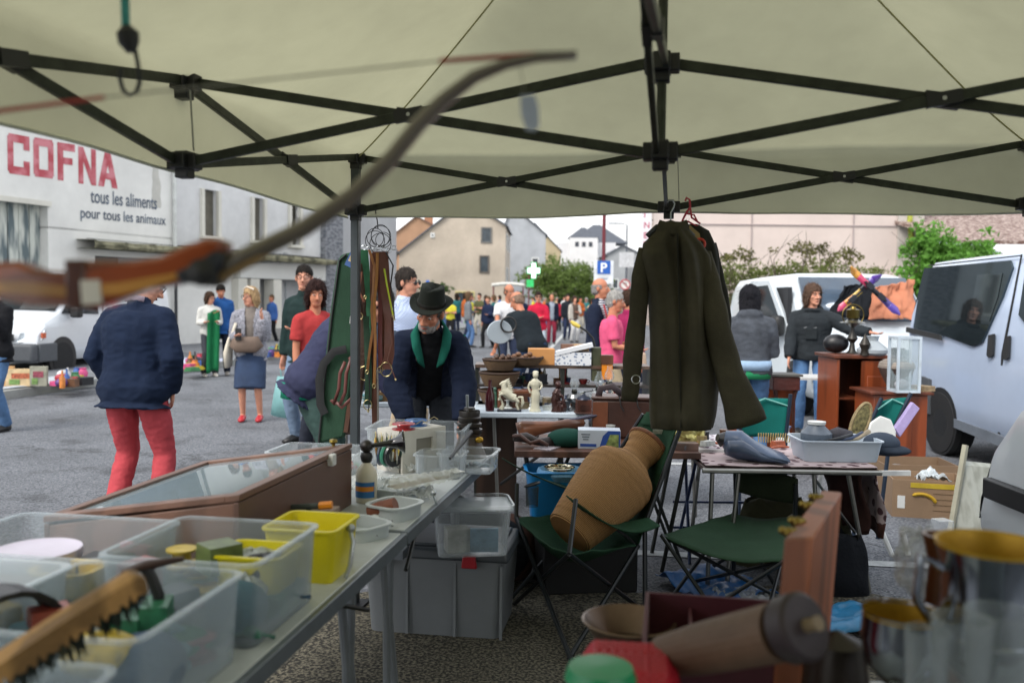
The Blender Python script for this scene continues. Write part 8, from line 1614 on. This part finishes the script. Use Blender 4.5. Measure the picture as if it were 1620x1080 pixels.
# white trestle legs and things under table C
tt = T('white_trestle', 'white tubular folding trestle behind the patterned cloth', 'trestle', (bx(1400, 5.0), YK(5.0), 0)); oo = tt.location
for a, b in (((1300, 745), (1290, 800)), ((1325, 750), (1318, 830)), ((1395, 840), (1412, 880)), ((1428, 840), (1446, 915))):
    p, q = P(*a, 5.0)-V(oo), P(*b, 4.95)-V(oo); d = (q-p); k = (-V(p).z-0)/(d.z) if abs(d.z) > 1e-4 else 1; e = p+d*k
    MB().tube([p, e], .016, 8).build('leg', WHITEP, tt)
MB().bar(P(1290, 748, 5.0)-V(oo), P(1440, 748, 5.0)-V(oo), .02, .03).build('top_rail', WHITEP, tt)
def bagm(label, loc, rz, d, c, name='bag', cat='bag', bump=.6):
    def fn(u, v):
        a = 2*pi*u; k = 1-.35*v*v; r = 1+.16*noise.noise(V((cos(a)*2+len(label), sin(a)*2, v*2))); return (d[0]/2*cos(a)*k*r, d[1]/2*sin(a)*k*r, d[2]*v*(1+.2*noise.noise(V((cos(a)*2, sin(a)*2, len(label))))))
    m_ = MB().grid(fn, 36, 14); m_.ell((0, 0, d[2]*.86), (d[0]*.34, d[1]*.34, d[2]*.16)); return one(name, label, cat, m_, FAB(c, bump, 40), loc, rz, smooth=True)
bagm('olive canvas bag with dark cord standing behind the empty chair', (bx(1235, 4.75), YK(4.8), 0), 0, (.5, .25, .38), '#40402e')
bagm('black rucksack on the ground right of the wooden post', (bx(1342, 4.3), YK(4.35), 0), 0, (.34, .24, .3), '#171a20')
bagm('dark olive jacket heaped over the bag by the post', (bx(1320, 4.6), YK(4.62), 0), 0, (.32, .2, .4), '#343628')
def tarpf(s1, s2, sd): return lambda u, v: (s1*(u-.5), s2*(v-.5), .05+.07*noise.noise(V((u*3+sd, v*3, 0)))+.025*noise.noise(V((u*8, v*8, sd))))
one('blue_sheet', 'blue plastic sheet lying under the empty chair', 'sheet', MB().grid(tarpf(.42, .5, 1), 24, 24), M('#1f5a94', .4, 0, .2, 8, .3, 20), (bx(1140, 4.3), YK(4.3), 0), .4, smooth=True, solid=.004)
one('blue_sheet', 'blue plastic bag on the ground below the black rucksack', 'sheet', MB().grid(tarpf(.5, .4, 4), 24, 24), M('#2f7aa8', .35, 0, .2, 8, .3, 20), (bx(1350, 3.8), YK(3.85), 0), .1, smooth=True, solid=.004)
one('clear_plastic_sheet', 'crumpled clear plastic under the empty chair', 'plastic film', MB().grid(tarpf(.26, .26, 7), 24, 24), M('#c0c6c8', .1, 0, .1, 20, .5, 40, clear=.55), (bx(1190, 4.1), YK(4.1), 0), .1)
hk = T('metal_hook', 'rusty black wire hook lying against the olive bag', 'hook', P(1228, 850, 4.55)); oo = P(1228, 850, 4.55); MB().tube([P(*p, 4.55)-oo for p in ((1213, 822), (1226, 828), (1232, 842), (1226, 858), (1220, 866))], .006, 8).build('wire', M('#241a16', .5), hk); MB().tube([P(*p, 4.55)-oo for p in ((1230, 846), (1244, 840), (1252, 842))], .005, 8).build('wire', M('#241a16', .5), hk)
# ---- foreground right ----
ft = T('front_table', 'low white topped table just below the bottom right of the picture', 'table', (.86, 1.42, 0)); MB().box((0, 0, .715), (1.3, .8, .03)).build('tabletop', M('#aab0b4', .4, 0, .1, 6), ft, bevel=.004)
for a in (-.58, .58):
    for b in (-.33, .33): MB().tube([(a, b, .7), (a, b, 0)], .016, 8).build('leg', ALU, ft)
zF = .73
PW_ = M('#8f5437', .5, 0, .3, 7, .1, 40, kind='wood', str_=(1, 1, .2)); wp = T('wooden_post', 'square reddish wooden plank standing upright with brass knobs on top', 'wooden plank', (0, 0, 0))
def post(p4, Y0_, Y1_):
    a = [P(1241, 852, 1.5), P(1287, 850, 1.46), P(1332, 778, 1.9), P(1300, 775, 1.94)]; return a
a = post(0, 0, 0); b = [V((p.x-.02, p.y, zF)) for p in a]; MB().hexa(b, a).build('plank', PW_, wp, bevel=.004)
BR = MET('#8f7c42', .35)
for k, (px, py, Y) in enumerate(((1248, 842, 1.56), (1262, 826, 1.62), (1278, 800, 1.8), (1292, 788, 1.86))): c = P(px, py, Y); MB().ell(c, (.012, .01, .011), 12, 8).ell(c+V((-.012, 0, .004)), (.008, .007, .008), 10, 8).ell(c+V((.011, .004, .002)), (.007, .007, .007), 10, 8).build('brass_knob', BR, wp, smooth=True)
mb_ = T('maroon_box', 'open maroon cardboard box under the brown roller', 'box', (bx(1125, 1.72), YK(1.66), zF+.0), R(-10)); MR = M('#4e1f2c', .6, 0, .15, 6); m_ = MB(); w_, d_, h_ = .27, .3, .155
for q in (-1, 1): m_.box((q*(w_/2-.004), 0, h_/2), (.008, d_, h_)); m_.box((0, q*(d_/2-.004), h_/2), (w_-.017, .008, h_))
m_.box((0, 0, .004), (w_-.02, d_-.02, .008)); m_.box((-.04, 0, h_/2-.01), (.006, d_-.02, h_-.03)); m_.build('carton', MR, mb_); m_ = MB()
rl = T('wooden_roller', 'thick brown leather roller with a dark round end cap', 'roller', P(1160, 1010, 1.32)); oo = P(1160, 1010, 1.32); pa, pb = P(1050, 1038, 1.50)-oo, P(1272, 990, 1.26)-oo; d = (pb-pa).normalized()
MB().tube([pa, pa.lerp(pb, .3), pa.lerp(pb, .86)], [.036, .043, .046], 24).build('tube', M('#5c4636', .6, 0, .3, 9, .2, 40), rl, smooth=False); MB().tube([pb-d*.035, pb-d*.03, pb, pb+d*.006], [.046, .052, .052, .046], 28).build('end_cap', M('#2e2428', .5, 0, .2, 20), rl); MB().tube([pb+d*.004, pb+d*.012, pb+d*.03], [.012, .01, .012], 10).build('knob', M('#7a6a52', .5), rl)
rbk = T('red_basket', 'red plastic mesh basket upside down at the bottom edge', 'basket', P(995, 1072, 1.42), R(-8)); z_ = zF-rbk.location.z
def rbf(u, v): x = -.085+.17*u; y = -.08+.16*v; return (x, y, .03-.12*max(0, abs(u-.5)*2-.75)-.1*max(0, .22-v)+.0025*(1 if (int(u*22)+int(v*22)) % 2 else -1))
MB().grid(rbf, 44, 44).build('mesh_top', M('#a81e30', .35, 0, .1), rbk, solid=.003); MB().box((0, 0, (z_+.0)/2), (.15, .14, -z_-.02)).build('basket_body', M('#8c1626', .4), rbk)
gl2 = T('green_jar', 'white jar with a bright green lid at the bottom edge', 'jar', (P(950, 1072, 1.28).x, YK(1.28), zF)); MB().lathe([(0, 0), (.05, 0), (.05, P(950, 1072, 1.28).z-zF-.004), (0, P(950, 1072, 1.28).z-zF-.004)], n=28).build('body', WHITEP, gl2); MB().lathe([(0, .02), (.05, .018), (.056, 0), (0, 0)], c=(0, 0, P(950, 1072, 1.28).z-zF), n=28).build('lid', M('#1f8f5c', .35), gl2)
one('copper_pan', 'copper bowl edge behind the maroon box', 'bowl', MB().lathe([(0, 0), (.06, 0), (.1, .06), (.104, .062), (.098, .064), (.06, .01)], n=36), M('#6e5a4c', .35, .5, .2), (bx(1005, 1.8), YK(1.82), zF+.03)); one('stand_block', 'grey wooden block carrying the copper bowl', 'block', MB().box((0, 0, .015), (.12, .12, .03)), WOOD('#5a544c'), (bx(1005, 1.8), YK(1.82), zF))
GOLD = M('#b8922c', .42, .45, .2, 9); CHR = MET('#9aa0a8', .12)
def goblet(label, px, py, Y, s_, name='silver_goblet'):
    p = P(px, py, Y); t_ = T(name, label, 'goblet', (p.x, p.y, p.z-.175*s_)); 
    MB().lathe([(0, .045), (.01, .05), (.03, .06), (.055, .09), (.062, .13), (.06, .17), (.062, .175)], n=40).build('cup', CHR, t_).scale = (s_,)*3; MB().lathe([(.0605, .174), (.058, .13), (.05, .095), (0, .07)], n=40).build('gilt_inside', GOLD, t_).scale = (s_,)*3; MB().lathe([(0, 0), (.04, 0), (.038, .006), (.012, .014), (.008, .03), (.014, .038), (.008, .046)], n=28).build('foot', CHR, t_).scale = (s_,)*3
    return t_, p
g1, p = goblet('silver goblet with a gilt inside in the foreground', 1428, 965, 1.32, 1.0); zz_ = g1.location.z; one('wood_block', 'dark block under the silver goblet', 'block', MB().box((0, 0, (zz_-zF)/2), (.1, .1, zz_-zF)), WOOD('#4a3a30'), (g1.location.x, g1.location.y, zF)) if zz_ > zF+.01 else None
tg = T('trophy_cup', 'large silver trophy cup with a gilt rim at the right edge', 'trophy', (bx(1596, 1.28), YK(1.30), 0)); tg.scale = (.9, .9, 1); zt_ = P(1590, 866, 1.28).z; tg.location.z = zt_-.34
MB().lathe([(0, .09), (.02, .1), (.05, .12), (.08, .16), (.085, .2), (.08, .26), (.083, .31), (.092, .335)], n=48).build('cup', CHR, tg); MB().lathe([(.092, .335), (.094, .342), (.088, .34), (.078, .28), (.06, .15), (0, .13)], n=48).build('gilt_inside', GOLD, tg); MB().lathe([(0, 0), (.07, 0), (.068, .015), (.025, .03), (.015, .06), (.022, .08), (.02, .1)], n=32).build('foot', CHR, tg)
m_ = MB(); m_.tube([(.085*cos(k*.157), .085*sin(k*.157), .2) for k in range(40)], .004, 6, closed=True); m_.build('band', CHR, tg)
MB().tube([(-.085, 0, .3), (-.125, 0, .32), (-.13, 0, .25), (-.09, 0, .2)], .008, 8).build('handle', CHR, tg)
if tg.location.z > zF+.01: one('trophy_block', 'dark wooden base block under the large trophy', 'block', MB().box((0, 0, 0), (.14, .14, tg.location.z-zF)), WOOD('#2e2420'), (tg.location.x, tg.location.y, (zF+tg.location.z)/2))
vb_ = T('copper_vase', 'brown copper vase between the goblet and the trophy', 'vase', (bx(1503, 1.5), YK(1.5), zF)); hv = P(1503, 845, 1.5).z-zF; MB().lathe([(0, 0), (.04, 0), (.05, hv*.3), (.03, hv*.6), (.022, hv*.85), (.035, hv), (.028, hv)], n=28).build('body', M('#5a3a24', .3, .6, .2), vb_)
one('plastic_wrap', 'crumpled clear plastic wrap left of the large trophy', 'plastic film', MB().grid(lambda u, v: tuple(V((sin(v*pi)*cos(u*2*pi), sin(v*pi)*sin(u*2*pi), cos(v*pi)*1.1))*(.05+.03*noise.noise(V((cos(u*2*pi)*2.5, sin(u*2*pi)*2.5, v*6))))), 40, 24), M('#b9bdc0', .1, 0, .2, 14, .8, 30, clear=.7), P(1462, 888, 1.6), 0, smooth=False)
for px, py, r_2, lb in ((1520, 1020, .04, 'clear drinking glass in front of the large trophy'), (1580, 1010, .045, 'cut crystal glass at the right bottom corner'), (1466, 1040, .03, 'small clear glass beside the goblet foot')):
    p = P(px, py, 1.16); h_ = p.z+.04-zF; one('drinking_glass', lb, 'glass', MB().lathe([(0, 0), (r_2*.7, 0), (r_2*.75, h_*.3), (r_2, h_), (r_2*.92, h_), (r_2*.68, h_*.3), (0, h_*.1)], n=28), CLG, (p.x, p.y, zF), 0, 'clear glasses at the bottom right')
dp = T('dark_pot', 'dark brown lidded pot between the roller and the goblet', 'pot', (bx(1338, 1.45), YK(1.45), zF)); hp = P(1335, 995, 1.45).z-zF; MB().lathe([(0, 0), (.05, 0), (.06, hp*.5), (.045, hp*.9), (0, hp)], n=32).build('body', M('#2f2620', .35, .2, .3), dp)
# left pavement goods by the van
def shl(px, py): return G(px, py, .13)
one('ground_cloth', 'white cloth spread on the pavement in front of the white van', 'cloth', MB().grid(lambda u, v: (-1.9+3.8*u, -.55+1.1*v+.12*sin(u*9), .012+.02*noise.noise(V((u*9, v*4, 0)))), 50, 12), FAB('#aeb4ba'), (-8.1, 13.0, .13), R(62), smooth=True, solid=.006)
one('ground_cloth', 'white cloth spread on the pavement behind the tweed woman', 'cloth', MB().grid(lambda u, v: (-1.2+2.4*u, -.6+1.2*v, .012+.03*noise.noise(V((u*6, v*4, 0)))), 30, 12), FAB('#aeb4c4'), (-7.0, 18.6, .13), R(80), smooth=True, solid=.006)
for k, (px, py, w_, h_, c, c2, lb) in enumerate(((6, 612, .3, .3, '#b08a5c', '#b08a5c', 'plain brown carton at the left edge of the pavement cloth'), (34, 612, .42, .26, '#c2ab84', '#a85a3c', 'flat game box with red print leaning up on the pavement'), (62, 612, .24, .3, '#8f8f80', '#8c4050', 'grey framed picture leaning beside the game box'), (50, 598, .5, .1, '#8a8a78', '#8a8a78', 'dull green board lying behind the game box'))):
    p = shl(px, py); t_ = T('boxed_game', lb, 'box', (p.x, p.y, .145), R(10)); MB().box((0, 0, h_/2), (w_, .07, h_)).build('box', M(c, .7, 0, .3, 9), t_, bevel=.004)
    if c != c2: MB().box((0, -.037, h_*.6), (w_*.6, .006, h_*.3)).build('print', M(c2, .6, 0, .6, 30), t_); MB().box((-w_*.2, -.037, h_*.25), (w_*.35, .006, h_*.3)).build('print', M('#6c8c4c', .6, 0, .5, 20), t_)
rd = random.Random(12); pal = [('red', '#a8283a'), ('white', '#c9ccce'), ('blue', '#3a5c9c'), ('green', '#3c7a4c'), ('yellow', '#c9b23c'), ('pink', '#c44a7c'), ('black', '#1e2024'), ('brown', '#6a4a34'), ('purple', '#5a3c7c'), ('orange', '#c87a34')]
prims = []
for k in range(5):
    m_ = MB()
    if k == 0: m_.box((0, 0, .06), (.2, .16, .12))
    if k == 1: m_.lathe([(0, 0), (.06, 0), (.08, .1), (.05, .16), (.06, .18), (0, .17)], n=12)
    if k == 2: m_.ell((0, 0, .07), (.12, .08, .07), 12, 8)
    if k == 3: m_.box((0, 0, .02), (.24, .18, .04)); m_.box((.02, .02, .055), (.2, .15, .03))
    if k == 4: m_.lathe([(0, 0), (.04, 0), (.045, .14), (.015, .2), (.015, .26), (0, .26)], n=12)
    prims.append((m_, ('box', 'pot', 'toy', 'books', 'bottle')[k], ('small_box', 'clay_pot', 'soft_toy', 'book_pair', 'glass_bottle')[k]))
usedl = set(); zones = [((95, 135), (598, 614), 'on the cloth by the van wheel'), ((300, 325), (572, 588), 'on the cloth left of the green cloth'), ((420, 452), (552, 566), 'on the pavement behind the tweed woman'), ((500, 545), (528, 545), 'on the pavement beyond the curly haired woman'), ((730, 770), (512, 520), 'on the kerb near the far crowd')]
for zi, (zx, zy, where) in enumerate(zones):
    for k in range(18):
        c = pal[(k+zi*3) % 10]; m_, ct_, nm = prims[(k*2+zi+k//5) % 5]; lb = '%s %s %s' % (c[0], ct_, where); p = G(rd.uniform(*zx), rd.uniform(*zy), .15 if zi < 4 else .01)
        mm = MB(); mm.v = list(m_.v); mm.f = list(m_.f); one(nm, lb, ct_, mm, M(c[1], .5, 0, .3, 12), p, rd.uniform(0, 3), 'goods laid out on the pavement' if lb not in usedl else 'goods laid out on the pavement'); usedl.add(lb)
